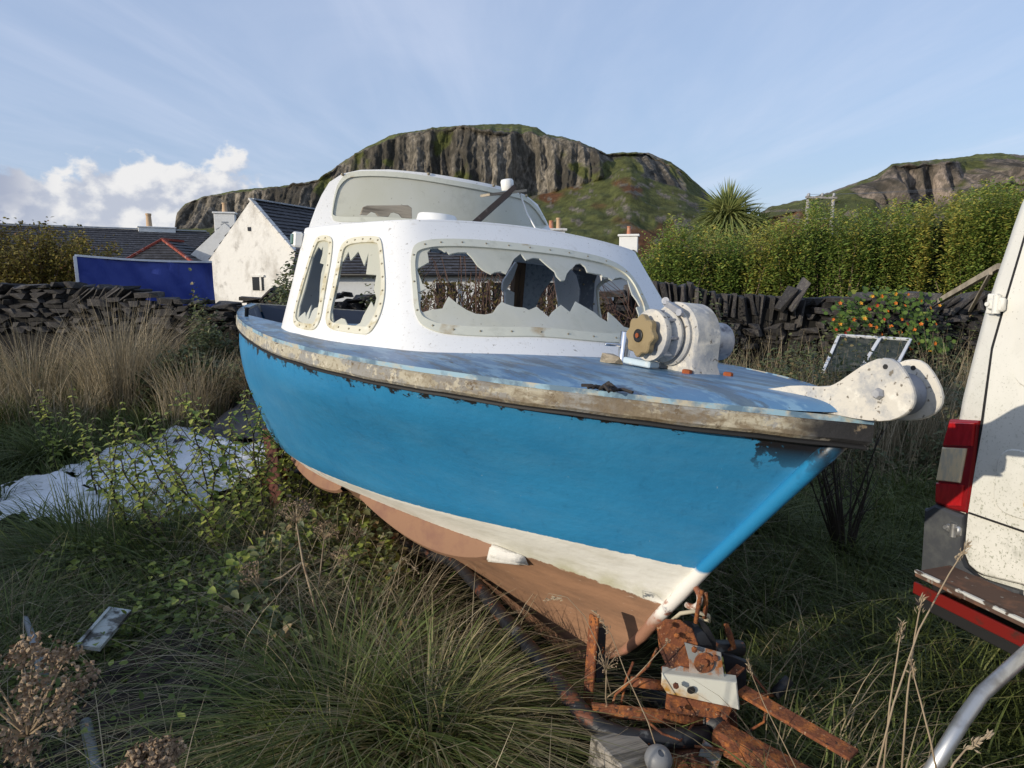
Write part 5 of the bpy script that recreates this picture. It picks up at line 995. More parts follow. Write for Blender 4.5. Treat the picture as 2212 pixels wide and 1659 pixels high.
# spray rails under the white stripe, ending in a white blunt nose
M_rail = mat('rail_brown_paint', (.25, .136, .082), .75, layers=[Ly((.2, .10, .07), 9, .5, .7)], bump=[dict(s=25, a=.3, dist=.004)])
for sgn in (-1, 1):
    for xa, xb, dep in ((4.20, 3.30, .075), (3.10, 2.20, .035)):
        mb = MB(); K = 22; rows = []
        for i in range(K + 1):
            t = i / K; x = xa + (xb - xa) * t; y = np.interp(x, c2[:, 0], c2[:, 1]); z = np.interp(x, c2[:, 0], c2[:, 2]); bl = math.sin(PI * t ** .7) ** .9 * dep
            rows.append([(x, sgn*(y - .004), z + .002), (x, sgn*(y + .004 + bl*.06), z - .016 - bl*.5), (x, sgn*(y + .004 + bl*.10), z - .016 - bl*1.25), (x, sgn*(y - .010 + bl*.06), z - .030 - bl*1.28), (x, sgn*(y - .10), z - .035 - bl*.7)])
        v_ = [p for r in rows for p in r]; mb.add(v_, [(i*5+k, (i+1)*5+k, (i+1)*5+k+1, i*5+k+1) for i in range(K) for k in range(4)]); mb.build('spray_rail', M_rail, boat, 'auto')
    x = 4.215; y = float(np.interp(x, c2[:, 0], c2[:, 1])); z = float(np.interp(x, c2[:, 0], c2[:, 2]))
    bm = bmesh.new(); zz_ = lambda q: float(np.interp(q, c2[:, 0], c2[:, 2])); yy_ = lambda q: float(np.interp(q, c2[:, 0], c2[:, 1]))
    for q in ((4.315, yy_(4.315) + .004, zz_(4.315) + .004), (4.33, yy_(4.33) - .006, zz_(4.33) - .04), (4.17, yy_(4.17) + .006, zz_(4.17) + .010), (4.165, yy_(4.165) + .014, zz_(4.165) - .075), (4.17, yy_(4.17) - .05, zz_(4.17) - .07), (4.205, yy_(4.205) + .034, zz_(4.205) - .012), (4.20, yy_(4.20) + .040, zz_(4.20) - .045), (4.25, yy_(4.25) + .026, zz_(4.25) - .03)): bm.verts.new((q[0], sgn * q[1], q[2]))
    bmesh.ops.convex_hull(bm, input=bm.verts[:]); bmesh.ops.bevel(bm, geom=bm.edges[:], offset=.006, segments=2, affect='EDGES'); me = bpy.data.meshes.new('rail_nose'); bm.to_mesh(me); bm.free(); me.materials.append(mat('rail_nose_white', (.66, .64, .60), .8, bump=[dict(s=60, a=.7, dist=.006)]) if sgn == -1 else bpy.data.materials['rail_nose_white']); me.shade_smooth(); link('rail_nose', me, boat)
# ---- rubbing strake round the gunwale
M_strake = mat('strake_flaking_paint', (.40, .365, .28), .85, layers=[Ly((.27, .265, .25), 8, .49, .515, st=(.5, 1, 1.4), d=10, r=.7), Ly((.52, .48, .38), 19, .57, .60, d=9, r=.7), Ly((.11, .085, .06), 30, .60, .63, st=(.6, 1, 1), d=9, r=.7), Ly((.20, .16, .10), 70, .55, .60, d=4, a=.6), Ly((.15, .11, .066), 14, .40, .56, st=(.35, 1, 2.5), xr=(4.0, 5.0), d=8, a=.85), Ly((.02, .02, .022), 15, .34, .38, xr=(5.26, 5.33), d=8), Ly((.025, .02, .018), 34, .72, .735)], bump=[dict(s=40, a=.7, dist=.006, d=8), dict(s=8, a=.4, dist=.01)])
sx_ = np.concatenate([np.linspace(0, 4.6, 70), 4.6 + .8 * (1 - (1 - np.linspace(0, 1, 44)) ** 2)[1:]])
def strip(xs, yo0, yo1, z0, z1, name, m, cl=None, waves=0, smooth_=False):
    for sgn in (-1, 1):
        pts = []
        for x in xs: pts.append(Vector((x, sgn * max(0, hb(x)), sheer(x))))
        rows = []
        for i, p in enumerate(pts):
            t = (pts[min(i+1, len(pts)-1)] - pts[max(i-1, 0)]); t.z = 0; t.normalize(); nrm = Vector((t.y, -t.x, 0)) * (1 if sgn == -1 else -1)
            if i == len(pts)-1: nrm = Vector((1, 0, 0))
            w = waves * vnoise(p.x * 6, sgn, 0, 1, 3); e = .010
            sec = [(yo0, z1), (yo1 - e, z1), (yo1, z1 - e), (yo1, z0 + e), (yo1 - e, z0), (yo0, z0)]
            row = [p + nrm * (a + w * .5) + Vector((0, 0, b + w)) for a, b in sec]
            if i == len(pts)-1: row = [Vector((q.x, 0, q.z)) for q in row]
            elif x > 4.5:
                for q in row:
                    if q.y * sgn < 0: q.y = 0
            rows.append(row)
        n = 6; mb = MB(); mb.add([q for r in rows for q in r], [(i*n+k, i*n+(k+1) % n, (i+1)*n+(k+1) % n, (i+1)*n+k) for i in range(len(rows)-1) for k in range(n)] + [tuple(range(n))]); mb.build(name, m, boat, smooth_)
strip(sx_, -.05, 0, -.060, -.002, 'rubbing_strake', M_strake, waves=.004)
strip(sx_, -.05, -.006, -.075, -.0615, 'rubber_strip', mat('tarry_black', (.012, .012, .013), .6), waves=.003)
M_edge = mat('pale_blue_edge', (.24, .38, .47), .6, layers=[Ly((.42, .38, .29), 14, .48, .58, st=(.4, 1, 1)), Ly((.10, .17, .24), 9, .48, .58)])
strip(sx_, -.05, -.003, -.0015, .0035, 'deck_edge', M_edge, waves=.0015)
mb = MB(); mb.beam((0, -.76, -.03), (0, .76, -.03), .06, .07); mb.build('transom_rail', M_strake, boat)
# ---- deck
M_deck = mat('deck_worn_blue', (.085, .19, .33), .42, layers=[Ly((.17, .30, .42), 12, .49, .55, st=(.3, 1, 1), d=10, r=.72), Ly((.070, .085, .09), 9, .50, .57, st=(.3, 1.2, 1), d=10, r=.74, a=.7), Ly((.16, .13, .08), 6, .58, .64, st=(.35, 1, 1), d=10, r=.72, a=.6), Ly((.42, .53, .58), 26, .655, .675, st=(.3, 1, 1), d=9, r=.7), Ly((.03, .036, .04), 16, .655, .68, st=(.35, 1.3, 1), d=10, r=.7)], bump=[dict(s=30, a=.35, dist=.004, st=(.15, 1, 1)), dict(s=6, a=.25, dist=.008)], spec=.55)
V = []; F = []; NX, NY = 90, 25; x0 = 2.55
dx_ = np.concatenate([np.linspace(x0, 4.7, 55), 4.7 + .69 * (1 - (1 - np.linspace(0, 1, 36)) ** 2)[1:]]); NX = len(dx_)
for x in dx_:
    for k in range(NY): y = (hb(x) - .012) * (2*k/(NY-1) - 1); V.append((x, y, zdeck(x, y) + .002 + .0025*vnoise(x*3, y*3, 0, 1, 2)))
F = [(i*NY+k, (i+1)*NY+k, (i+1)*NY+k+1, i*NY+k+1) for i in range(NX-1) for k in range(NY-1)]
deck = link('deck', np_mesh('deck', V, F, M_deck, True), boat)
for sgn in (-1, 1):                                          # side decks beside the cockpit
    V = []; xs2 = np.linspace(1.5, 2.56, 20)
    for x in xs2:
        yi = np.interp(x, [1.5, 1.7, 2.1, 2.4, 2.6], [1.035, 1.012, .967, .935, .90])
        for k in range(4): y = sgn * (yi + (hb(x) - .012 - yi) * k/3); V.append((x, y, zdeck(x, y) * (.9) + .002))
    F = [(i*4+k, (i+1)*4+k, (i+1)*4+k+1, i*4+k+1) for i in range(19) for k in range(3)]; link('side_deck', np_mesh('side_deck', V, F, M_deck, True), boat)
# ---- cockpit lining
M_inner = mat('faded_navy_inside', (.085, .10, .135), .7, layers=[Ly((.22, .23, .24), 9, .56, .68, zr=(-.14, -.05)), Ly((.05, .055, .07), 4, .5, .7)], bump=[dict(s=20, a=.3, dist=.004)])
mb = MB(); xs3 = np.linspace(.04, 2.55, 22)
for sgn in (-1, 1): mb.add([p for x in xs3 for p in ((x, sgn*(hb(x) - .06), sheer(x) - .012), (x, sgn*(hb(x) - .26), -.5))], [(2*i, 2*i+1, 2*i+3, 2*i+2) for i in range(21)])
mb.add([(.04, -.70, 0), (.04, .70, 0), (.04, .5, -.5), (.04, -.5, -.5)], [(0, 1, 2, 3)]); mb.add([p for x in xs3 for p in ((x, hb(x) - .26, -.5), (x, -hb(x) + .26, -.5))], [(2*i, 2*i+1, 2*i+3, 2*i+2) for i in range(21)])
mb.add([(2.56, -1.02, 0), (2.56, 1.02, 0), (2.56, .85, -.5), (2.56, -.85, -.5)], [(0, 1, 2, 3)]); mb.build('cockpit_lining', M_inner, boat, fix=False)
MB().lathe([(0, .012), (.05, .012), (.052, .016), (.06, .016), (.061, .008)], (1.9, -1.04, .015), (0, 0, 1), 10).build('fairlead', M_black, boat, True)

# ---- cabin shell with its window openings
LA, LH = 5.0, .56
def offset_poly(poly, d):
    P = [Vector((a*LA, b*LH)) for a, b in poly]; n = len(P); A = sum(P[i].x*P[(i+1) % n].y - P[(i+1) % n].x*P[i].y for i in range(n)); sg = 1 if A > 0 else -1; out = []
    for i in range(n):
        e1 = (P[i] - P[i-1]); e2 = (P[(i+1) % n] - P[i])
        if e1.length < 1e-6 or e2.length < 1e-6: out.append(P[i]); continue
        e1.normalize(); e2.normalize(); m = Vector((-e1.y - e2.y, e1.x + e2.x)); L = m.length
        m = m / L if L > 1e-6 else Vector((-e1.y, e1.x)); k = max(.5, m.dot(Vector((-e1.y, e1.x)))); out.append(P[i] + m * (sg * d / k))
    return [(p.x/LA, p.y/LH) for p in out]
def dense(poly, step=.02):
    out = []
    for i in range(len(poly)):
        a, b = Vector(poly[i]), Vector(poly[(i+1) % len(poly)]); L = Vector(((b.x-a.x)*LA, (b.y-a.y)*LH)).length; k = max(1, int(L/step)); out += [tuple(a.lerp(b, j/k)) for j in range(k)]
    return out
def rounded(poly, it=2):
    for _ in range(it):
        q = []; n = len(poly)
        for i in range(n): a, b = Vector(poly[i]), Vector(poly[(i+1) % n]); q += [tuple(a.lerp(b, .25)), tuple(a.lerp(b, .75))]
        poly = q
    return poly
def inside(p, poly):
    c = False; n = len(poly); j = n - 1
    for i in range(n):
        if (poly[i][1] > p[1]) != (poly[j][1] > p[1]) and p[0] < (poly[j][0]-poly[i][0])*(p[1]-poly[i][1])/(poly[j][1]-poly[i][1]) + poly[i][0]: c = not c
        j = i
    return c
def sheet(name, S, outer, holes, m, par, thick, grid, shift=0.0, metric=(LA, LH), smooth_=True, rim=None):
    """part of a curved surface S(a,b) bounded by outer, with holes; given real thickness"""
    pts = []; edges = []
    for poly in [outer] + holes:
        b = len(pts); pts += [Vector((x*metric[0], y*metric[1])) for x, y in poly]; edges += [(b+i, b+(i+1) % len(poly)) for i in range(len(poly))]
    xs_ = [p[0] for p in outer]; ys_ = [p[1] for p in outer]; a = min(xs_)
    while a < max(xs_):
        b = min(ys_)
        while b < max(ys_):
            if inside((a, b), outer) and not any(inside((a, b), h) for h in holes): pts.append(Vector((a*metric[0], b*metric[1])))
            b += grid[1]
        a += grid[0]
    r = delaunay_2d_cdt(pts, edges, [], 0, 1e-5); vv, ff = r[0], r[2]; keep = []
    for f in ff:
        c = sum((vv[i] for i in f), Vector((0, 0)))/len(f); c = (c.x/metric[0], c.y/metric[1])
        if inside(c, outer) and not any(inside(c, h) for h in holes): keep.append(tuple(f))
    P = []
    for q in vv:
        a, b = q.x/metric[0], q.y/metric[1]; p = Vector(S(a, b)); e = 1e-3
        d1 = Vector(S(a+e, b)) - Vector(S(a-e, b)); d2 = Vector(S(a, b+e)) - Vector(S(a, b-e)); n = d1.cross(d2)
        n = n.normalized() if n.length > 1e-12 else Vector((0, 0, 1)); P.append((p, n))
    bm = bmesh.new(); o_ = [bm.verts.new(p + n*shift) for p, n in P]; i_ = [bm.verts.new(p + n*(shift - thick)) for p, n in P]; cnt = {}
    for f in keep:
        try: bm.faces.new([o_[i] for i in f]); bm.faces.new([i_[i] for i in reversed(f)])
        except ValueError: continue
        for k in range(len(f)): e = (f[k], f[(k+1) % len(f)]); cnt[e] = cnt.get(e, 0) + 1
    for (a, b) in cnt:
        if (b, a) not in cnt:
            try: bm.faces.new([o_[b], o_[a], i_[a], i_[b]]).material_index = 1 if rim else 0
            except ValueError: pass
    bmesh.ops.delete(bm, geom=[v for v in bm.verts if not v.link_faces], context='VERTS')
    bmesh.ops.recalc_face_normals(bm, faces=bm.faces)
    me = bpy.data.meshes.new(name); bm.to_mesh(me); bm.free(); me.materials.append(m)
    if rim: me.materials.append(rim)
    if smooth_: me.shade_smooth(); me.set_sharp_from_angle(angle=R(40))
    return link(name, me, par)
M_grp = mat('white_gelcoat', (.74, .74, .73), .42, layers=[Ly((.55, .53, .47), 2.2, .58, .85, d=8, a=.35), Ly((.25, .23, .20), 46, .685, .71, d=3, a=.7), Ly((.28, .25, .2), 110, .66, .70, d=3, a=.6), Ly((.45, .42, .36), 26, .60, .70, a=.3, d=5)], bump=[dict(s=60, a=.12, dist=.003), dict(s=5, a=.12, dist=.01)], spec=.5)
M_bead = mat('yellowed_window_frame', (.60, .575, .46), .6, layers=[Ly((.40, .33, .17), 8, .52, .66, d=7), Ly((.70, .69, .6), 14, .55, .7), Ly((.16, .11, .06), 24, .68, .73)], bump=[dict(s=25, a=.4, dist=.005)])
M_persp = mat('frosted_perspex', (.63, .625, .52), .24, layers=[Ly((.68, .68, .61), 3, .4, .7), Ly((.40, .40, .31), 5, .55, .75, a=.55, d=9, r=.7), Ly((.30, .28, .2), 60, .68, .72, d=3, a=.6)], bump=[dict(s=4, a=.15, dist=.01)], trans=.3, spec=.5)
M_rim = mat('perspex_broken_edge', (.84, .86, .80), .25, trans=.5)
M_riv = mat('rivet_dull', (.27, .23, .16), .5, .6)
mir = lambda poly: [(1 - a, b) for a, b in poly][::-1]
FO, S1O, S2O = rounded(FRONT_OUT, 2), rounded(SIDE1_OUT, 2), rounded(SIDE2_OUT, 2); SPP = rounded([(.705, .13), (.700, .5), (.712, .86), (.895, .88), (.905, .5), (.895, .11)], 3)
outs = [dense(p, .03) for p in (FO, S1O, S2O, SPP)]; holes = [offset_poly(p, .012) for p in outs]
cab = sheet('cabin', cabin, dense([(.0, 0), (1, 0), (1, 1), (0, 1)], .03), holes, M_grp, boat, .012, (.008, .05))
# rolled roof edge and crowned roof
ring = [Vector(cabin(i/160, 1)) for i in range(161)]; ctr = Vector((3.1, 0, .60)); mb = MB(); rows = []
for k, (ins, up) in enumerate(((0, 0), (.003, .005), (.010, .009), (.025, .011), (.12, .014), (.3, .018), (.62, .022))):
    rows.append([Vector((p.x + (ctr.x-p.x)*ins, p.y + (ctr.y-p.y)*ins, p.z + up)) for p in ring])
n = len(ring); mb.add([p for r in rows for p in r] + [ctr + Vector((0, 0, .026))], [(i*n+k, i*n+k+1, (i+1)*n+k+1, (i+1)*n+k) for i in range(len(rows)-1) for k in range(n-1)] + [((len(rows)-1)*n+k, (len(rows)-1)*n+k+1, len(rows)*n) for k in range(n-1)]); roof = mb.build('cabin_roof', M_grp, boat, True)
# frames with rivets, broken panes
RIV = MB().lathe([(0, .0055), (.003, .005), (.0045, .002)], (0, 0, 0), (0, 0, 1), 8).mesh('rivet', M_riv, True)
def Sn(a, b):
    e = 1e-3; p = Vector(cabin(a, b)); n = (Vector(cabin(a+e, b)) - Vector(cabin(a-e, b))).cross(Vector(cabin(a, b+e)) - Vector(cabin(a, b-e))).normalized(); return p, n
M_beadf = mat('greyed_window_frame', (.56, .56, .47), .55, layers=[Ly((.36, .27, .15), 6, .60, .72, d=8), Ly((.46, .46, .38), 14, .55, .7)], bump=[dict(s=25, a=.3, dist=.004)])
def window(out, hole, name, nriv, w=.034, bm_=None):
    o2 = offset_poly(out, -.004); inn = offset_poly(out, w); fr = sheet(name, cabin, dense(o2, .03), [dense(inn, .03)], bm_ or M_bead, boat, .012, (.5, .5), .006)
    midl = offset_poly(out, w*.42); per = [0]
    for i in range(len(midl)): a, b = midl[i], midl[(i+1) % len(midl)]; per.append(per[-1] + math.hypot((b[0]-a[0])*LA, (b[1]-a[1])*LH))
    for k in range(nriv):
        d = per[-1]*(k + .3)/nriv; i = max(j for j in range(len(midl)) if per[j] <= d); a, b = midl[i], midl[(i+1) % len(midl)]; t = (d - per[i])/max(1e-6, per[i+1]-per[i])
        p, n = Sn(a[0]+(b[0]-a[0])*t, a[1]+(b[1]-a[1])*t); r = link('rivet', RIV, fr, tuple(p + n*.006)); r.rotation_euler = n.to_track_quat('Z', 'Y').to_euler(); r.scale = (.8,)*3
    pane_out = offset_poly(out, .016)
    sheet('broken_pane', cabin, dense(pane_out, .03), [hole], M_persp, fr, .006, (.02, .12), -.002, smooth_=False, rim=M_rim)
    return fr
window(FO, FRONT_HOLE, 'window_frame', 26, .030, M_beadf); window(S1O, SIDE1_HOLE, 'window_frame', 20, .024); window(S2O, SIDE2_HOLE, 'window_frame', 22, .026)
jag = lambda poly, d, s: [tuple(Vector(p).lerp(Vector(q), .5 + .5*math.sin(7.3*i + s))) for i, (p, q) in enumerate(zip(dense(offset_poly(poly, d), .05), dense(offset_poly(poly, d), .05)))]
sheet('window_frame', cabin, dense(offset_poly(SPP, -.004), .03), [dense(offset_poly(SPP, .03), .03)], M_bead, boat, .012, (.5, .5), .006)
# ---- upper windscreen standing on the roof
def scr(y, z): return screen(y, z)
SO = [(-.86, .52)] + SCREEN_OUT + [(.585, .62), (.60, .56), (.62, .50), (-.2, .50)]
sheet('upper_screen_frame', scr, dense([(a, b) for a, b in SO], .03), [dense(offset_poly(rounded(SCREEN_PANE, 1), .0), .03)], M_grp, boat, .02, (.06, .05), 0, (LA, LH))
pn = sheet('upper_screen_pane', scr, dense(offset_poly(rounded(SCREEN_PANE, 1), -.004), .03), [], M_persp, boat, .005, (.05, .04), -.006, (LA, LH))
bd = rounded(SCREEN_PANE, 1); sheet('pane_bead', scr, dense(offset_poly(bd, -.006), .03), [dense(offset_poly(bd, .009), .03)], M_beadf, pn, .006, (.9, .9), .004, (LA, LH))
hood = MB(); SP = [Vector(scr(a, b)) for a, b in rounded(SCREEN_OUT, 0)]; K = 6      # short hood behind the screen
for i in range(len(SP) - 1):
    pass
rows = [[p + Vector((-.07*k, -p.y*.012*k, -.008*k)) for p in SP] for k in range(K)]; n = len(SP)
hood.add([p for r in rows for p in r], [(i*n+k, i*n+k+1, (i+1)*n+k+1, (i+1)*n+k) for i in range(K-1) for k in range(n-1)]); hood.build('upper_screen_hood', M_grp, boat, True)
for k in range(4):
    a, b = SCREEN_OUT[[4, 7, 9, 11][k]]; p = Vector(scr(a, b - .004)); r = link('rivet', RIV, pn, tuple(p + Vector((.005, 0, 0))), (0, R(90), 0), (1.6, 1.6, 1.6))
# ---- things bolted on the roof and sides
M_gwood = mat('bleached_timber', (.36, .31, .24), .9, layers=[Ly((.17, .145, .11), 12, .44, .62, st=(1, .25, 2.5), d=8)], bump=[dict(s=26, a=.9, dist=.008, st=(1, .15, 2))])
prof = [(0, 0), (.012, .036), (.03, .045), (.225, .062), (.245, .05), (.25, 0), (.205, 0), (.19, .016), (.165, .024), (.145, .018), (.135, 0), (.085, 0), (.072, .014), (.05, .018), (.03, 0)]
MB().prism(prof, (3.14, -.705, .622), (.15, .99, .05), (0, 0, 1), (1, -.15, 0), .022, .003).build('grab_rail', M_gwood, boat)
M_wpl = mat('white_plastic', (.74, .74, .72), .4, layers=[Ly((.5, .5, .47), 5, .6, .75, a=.4)])
MB().lathe([(0, .098), (.03, .092), (.037, .086), (.039, .07)], (3.36, -.395, .615), (0, 0, 1), 32).build('roof_vent', M_wpl, boat, 'auto')
M_dwood = mat('dark_weathered_timber', (.055, .040, .032), .8, layers=[Ly((.16, .13, .11), 14, .58, .70, st=(1, 1, 1))], bump=[dict(s=30, a=.4, dist=.004)])
mb = MB(); mb.beam((3.30, -.215, .60), (3.16, .095, .855), .025, .075, (.8, -.1, .3)); br = mb.build('lamp_bracket', M_dwood, boat)
MB().beam((3.17, -.065, .805), (3.14, .165, .862), .09, .012, (0, -.3, 1)).build('cap_board', M_gwood, br)
mb = MB(); mb.lathe([(0, .032), (.01, .034), (.045, .034), (.055, .028), (.058, .012)], (3.15, .075, .853), (.05, -.25, 1), 18); lp = mb.build('lamp', M_wpl, br, 'auto')
mb = MB(); cpts = [(3.17, .135, .85), (3.19, .15, .80), (3.22, .165, .74), (3.27, .20, .66), (3.32, .22, .62)]; mb.tube(cpts, .0045, 6); mb.build('cable', M_wpl, br, True)
nv_ = MB(); nv_.box((2.86, -.935, .485), (.06, .045, .075), None, .008); nl = nv_.build('navigation_light', M_wpl, boat); MB().box((2.86, -.960, .485), (.045, .012, .05), None, .004).build('lens', mat('green_lens', (.02, .11, .09), .15), nl)
# ---- inside the cabin: post, panels
M_grpin = mat('grey_mottled_panel', (.26, .29, .32), .7, layers=[Ly((.12, .14, .16), 40, .5, .66), Ly((.40, .43, .45), 4, .45, .7, a=.5)])
M_grpd = mat('dark_grey_panel', (.10, .11, .13), .7, layers=[Ly((.2, .22, .24), 42, .55, .68)])
M_postw = mat('brown_timber', (.13, .075, .04), .8, layers=[Ly((.05, .03, .02), 16, .5, .62, st=(2, 2, .3))], bump=[dict(s=30, a=.5, dist=.004, st=(1, 1, .15))])
ext = lambda poly, bot: [(y, z if z > .3 else bot) for y, z in poly]
MB().prism([(.286, .56), (.356, .56), (.362, .02), (.302, .02)], (2.92, 0, 0), (0, 1, 0), (0, 0, 1), (-1, 0, 0), .05).build('timber_post', M_postw, boat)
p2 = [(y, z) for y, z in PANEL]; p2[-1] = (.372, .06); p2[-2] = (.40, .06)
MB().prism(p2, (2.90, 0, 0), (0, 1, 0), (0, 0, 1), (-1, 0, 0), .012).build('grey_panel', M_grpin, boat)
p3 = [(y, (z if z > .3 else .05)) for y, z in PILLAR]; pb = MB().prism(p3, (2.96, 0, 0), (0, 1, 0), (0, 0, 1), (-1, 0, 0), .014).build('dark_panel', M_grpd, boat)
for k in (5, 6, 7, 9, 10): y, z = PILLAR[k]; r = link('rivet', RIV, pb, (2.962, y + (-.012 if k < 8 else .012), z + (.0 if k < 7 else .03)), (0, R(90), 0), (1.3, 1.3, 1.3))
MB().prism(FLAP, (2.95, 0, 0), (0, 1, 0), (0, 0, 1), (-1, 0, 0), .02).build('white_flap', M_grp, boat)
MB().prism([(.225, .34), (.285, .32), (.30, .05), (.25, .05)], (2.94, 0, 0), (0, 1, 0), (0, 0, 1), (-1, 0, 0), .02).build('white_flap', M_grp, boat)

# ---- anchor windlass
M_cast = mat('cast_alloy_flaking_white', (.55, .52, .46), .6, layers=[Ly((.30, .31, .33), 9, .46, .60, d=10, r=.75, a=.85), Ly((.66, .63, .56), 16, .58, .66), Ly((.16, .14, .11), 60, .62, .66, d=4), Ly((.26, .22, .13), 5, .60, .76, a=.6, st=(1, 1, .4))], bump=[dict(s=35, a=.5, dist=.004)])
M_alloy = mat('bare_grey_alloy', (.30, .31, .34), .5, .35, layers=[Ly((.48, .48, .48), 9, .5, .64), Ly((.15, .15, .17), 24, .56, .68)], bump=[dict(s=45, a=.4, dist=.003)])
M_brass = mat('dull_bronze', (.31, .235, .125), .5, .3, layers=[Ly((.22, .16, .08), 10, .5, .7)])
M_rustbolt = mat('orange_rust_bolt', (.30, .075, .022), .85, layers=[Ly((.15, .04, .015), 20, .5, .65)])
WX, WZ = 4.66, .228
poly = [(.118*math.cos(a), .118*math.sin(a)) for a in np.linspace(R(-8), R(188), 26)] + [(-.118, -.09), (-.135, -.118), (.135, -.118), (.118, -.09)]
mb = MB().prism(poly, (WX, -.03, WZ), (1, 0, 0), (0, 0, 1), (0, 1, 0), .115, .008); wn = mb.build('windlass', M_cast, boat, 'auto')
mb = MB(); mb.lathe([(0, .098), (-.012, .100), (-.018, .094), (-.018, .072), (-.006, .066)], (WX, -.03, WZ), (0, 1, 0), 36); mb.box((WX + .02, .02, WZ - .125), (.34, .22, .018), None, .004); mb.build('housing_rim', M_cast, wn, 'auto')
mb = MB(); mb.lathe([(-.052, .060), (-.056, .086), (-.068, .090), (-.078, .084), (-.092, .066), (-.106, .084), (-.116, .088), (-.128, .086), (-.131, .074), (-.131, .02)], (WX, 0, WZ), (0, 1, 0), 36)
gy = mb.build('gypsy', M_cast, wn, 'auto')
for k in range(8): a = 2*PI*k/8; rt = Matrix.Rotation(-a, 3, 'Y'); MB().box(Vector((WX, -.092, WZ)) + rt @ Vector((.075, 0, 0)), (.022, .036, .012), rt, .003).build('chain_pocket', M_alloy, wn)
wp = [((.066 + .0055*math.cos(8*a))*math.cos(a), (.066 + .0055*math.cos(8*a))*math.sin(a)) for a in np.linspace(0, 2*PI, 65)[:-1]]
hw = MB().prism(wp, (WX, -.172, WZ - .004), (1, 0, 0), (0, 0, 1), (0, 1, 0), .026, .004).build('clutch_wheel', M_brass, wn, 'auto')
MB().lathe([(-.177, .022), (-.178, .020), (-.172, .016), (-.1725, .004)], (WX, 0, WZ - .004), (0, 1, 0), 20).build('hub_recess', M_black, wn, 'auto')
MB().lathe([(-.181, .009), (-.170, .009)], (WX, 0, WZ - .004), (0, 1, 0), 6).build('hub_bolt', M_rustbolt, wn)
MB().lathe([(.085, .045), (.11, .046), (.135, .050), (.165, .060), (.19, .067), (.2, .066), (.205, .05), (.205, .01)], (WX, 0, WZ - .008), (0, 1, 0), 32).build('warping_drum', M_alloy, wn, 'auto')
for dx, dy in ((-.115, -.05), (.115, -.05), (.15, .10), (-.09, .10)): MB().lathe([(0, .016), (.018, .016), (.021, .011)], (WX + dx, dy, WZ - .118), (0, 0, 1), 6).build('bolt', M_rustbolt, wn)
mb = MB(); mb.tube([(WX - .03, -.045, WZ + .112), (WX - .02, -.06, WZ + .118)], .013, 10); mb.tube([(WX + .065, -.06, WZ + .082), (WX + .068, -.075, WZ + .084)], .012, 8); mb.beam((WX - .03, -.05, WZ + .112), (WX + .066, -.062, WZ + .084), .014, .02); mb.build('pawl', M_alloy, wn)
mb = MB().box((4.60, -.10, .128), (.13, .05, .022), Matrix.Rotation(.1, 3, 'Z'), .004); mb.build('chock', mat('chock_blue_white', (.45, .55, .62), .7, layers=[Ly((.70, .68, .62), 9, .5, .6)]), wn)
# ---- chromed bollard
M_chr = mat('polished_steel', (.75, .75, .76), .12, 1.0)
bo = MB().lathe([(0, .026), (.004, .024), (.008, .0225), (.120, .0225), (.123, .021), (.124, .01)], (4.375, .0, .095), (0, 0, 1), 28).build('bollard', M_chr, boat, 'auto')
MB().lathe([(0, .0062), (.058, .0062), (.062, .004)], (4.375, -.02, .165), (-.3, -.95, 0), 12).build('pin', M_chr, bo, True)
# ---- bow roller
ck0 = MB(); ck0.prism(rounded(CHEEK, 1)[::-1], (0, -.064, 0), (1, 0, 0), (0, 0, 1), (0, 1, 0), .014, .003); brl = ck0.build('bow_roller', M_cast, boat, 'auto')
MB().prism([(x, z) for x, z in rounded(CHEEK, 1) if x > 5.2][::-1] + [(5.21, .150)], (0, .048, 0), (1, 0, 0), (0, 0, 1), (0, 1, 0), .014, .003).build('cheek_plate', M_cast, brl, 'auto')
mb = MB().box((5.15, -.0, .096), (.29, .105, .014), None, .003); mb.build('base_plate', M_cast, brl)
MB().lathe([(-.048, .052), (-.03, .043), (0, .038), (.03, .043), (.046, .052)], (5.435, 0, .170), (0, 1, 0), 28).build('roller', M_alloy, brl, 'auto')
MB().lathe([(-.078, .0095), (-.070, .0145), (-.064, .0145)], (5.438, 0, .170), (0, 1, 0), 6).build('bolt_head', M_alloy, brl)
for yy in (-.0645, .0475): MB().lathe([(-.0006, .0062), (.003, .0062)], (5.442, yy, .236), (0, 1, 0), 14).build('hole', M_black, brl)
# ---- bow eye
be = MB(); be.tube([Vector((4.86, 0, -.57)) + Vector((.055*math.sin(t), 0, -.045*(1 - math.cos(t)) * .9)) for t in np.linspace(0, PI, 12)], .010, 8); be.build('bow_eye', mat('bow_eye_rust_white', (.55, .50, .45), .8, layers=[Ly((.22, .08, .04), 20, .5, .58)]), boat, True)
# ---- small loose bits on deck
o = MB(); rsb = random.Random(4)
bm = bmesh.new()
for _ in range(26): bm.verts.new((rsb.gauss(0, .032), rsb.gauss(0, .02), rsb.uniform(0, .045)))
bmesh.ops.convex_hull(bm, input=bm.verts[:]); bmesh.ops.delete(bm, geom=[v for v in bm.verts if not v.link_faces], context='VERTS'); me = bpy.data.meshes.new('wood_fragment'); bm.to_mesh(me); bm.free(); me.materials.append(M_gwood)
f = link('wood_fragment', me); f.matrix_world = BM @ Matrix.Translation((4.49, -.13, .10)); tag(f, 'crumbling grey lump of wood on the deck beside the chromed bollard', 'wood')
mb = MB()
for i in range(9): a = rsb.uniform(0, 6.28); p = Vector((rsb.gauss(0, .02), rsb.gauss(0, .018), .004)); mb.tube([p, p + Vector((math.cos(a)*.03, math.sin(a)*.03, rsb.uniform(.004, .016))), p + Vector((math.cos(a)*.06, math.sin(a)*.055, .003))], .005, 5)
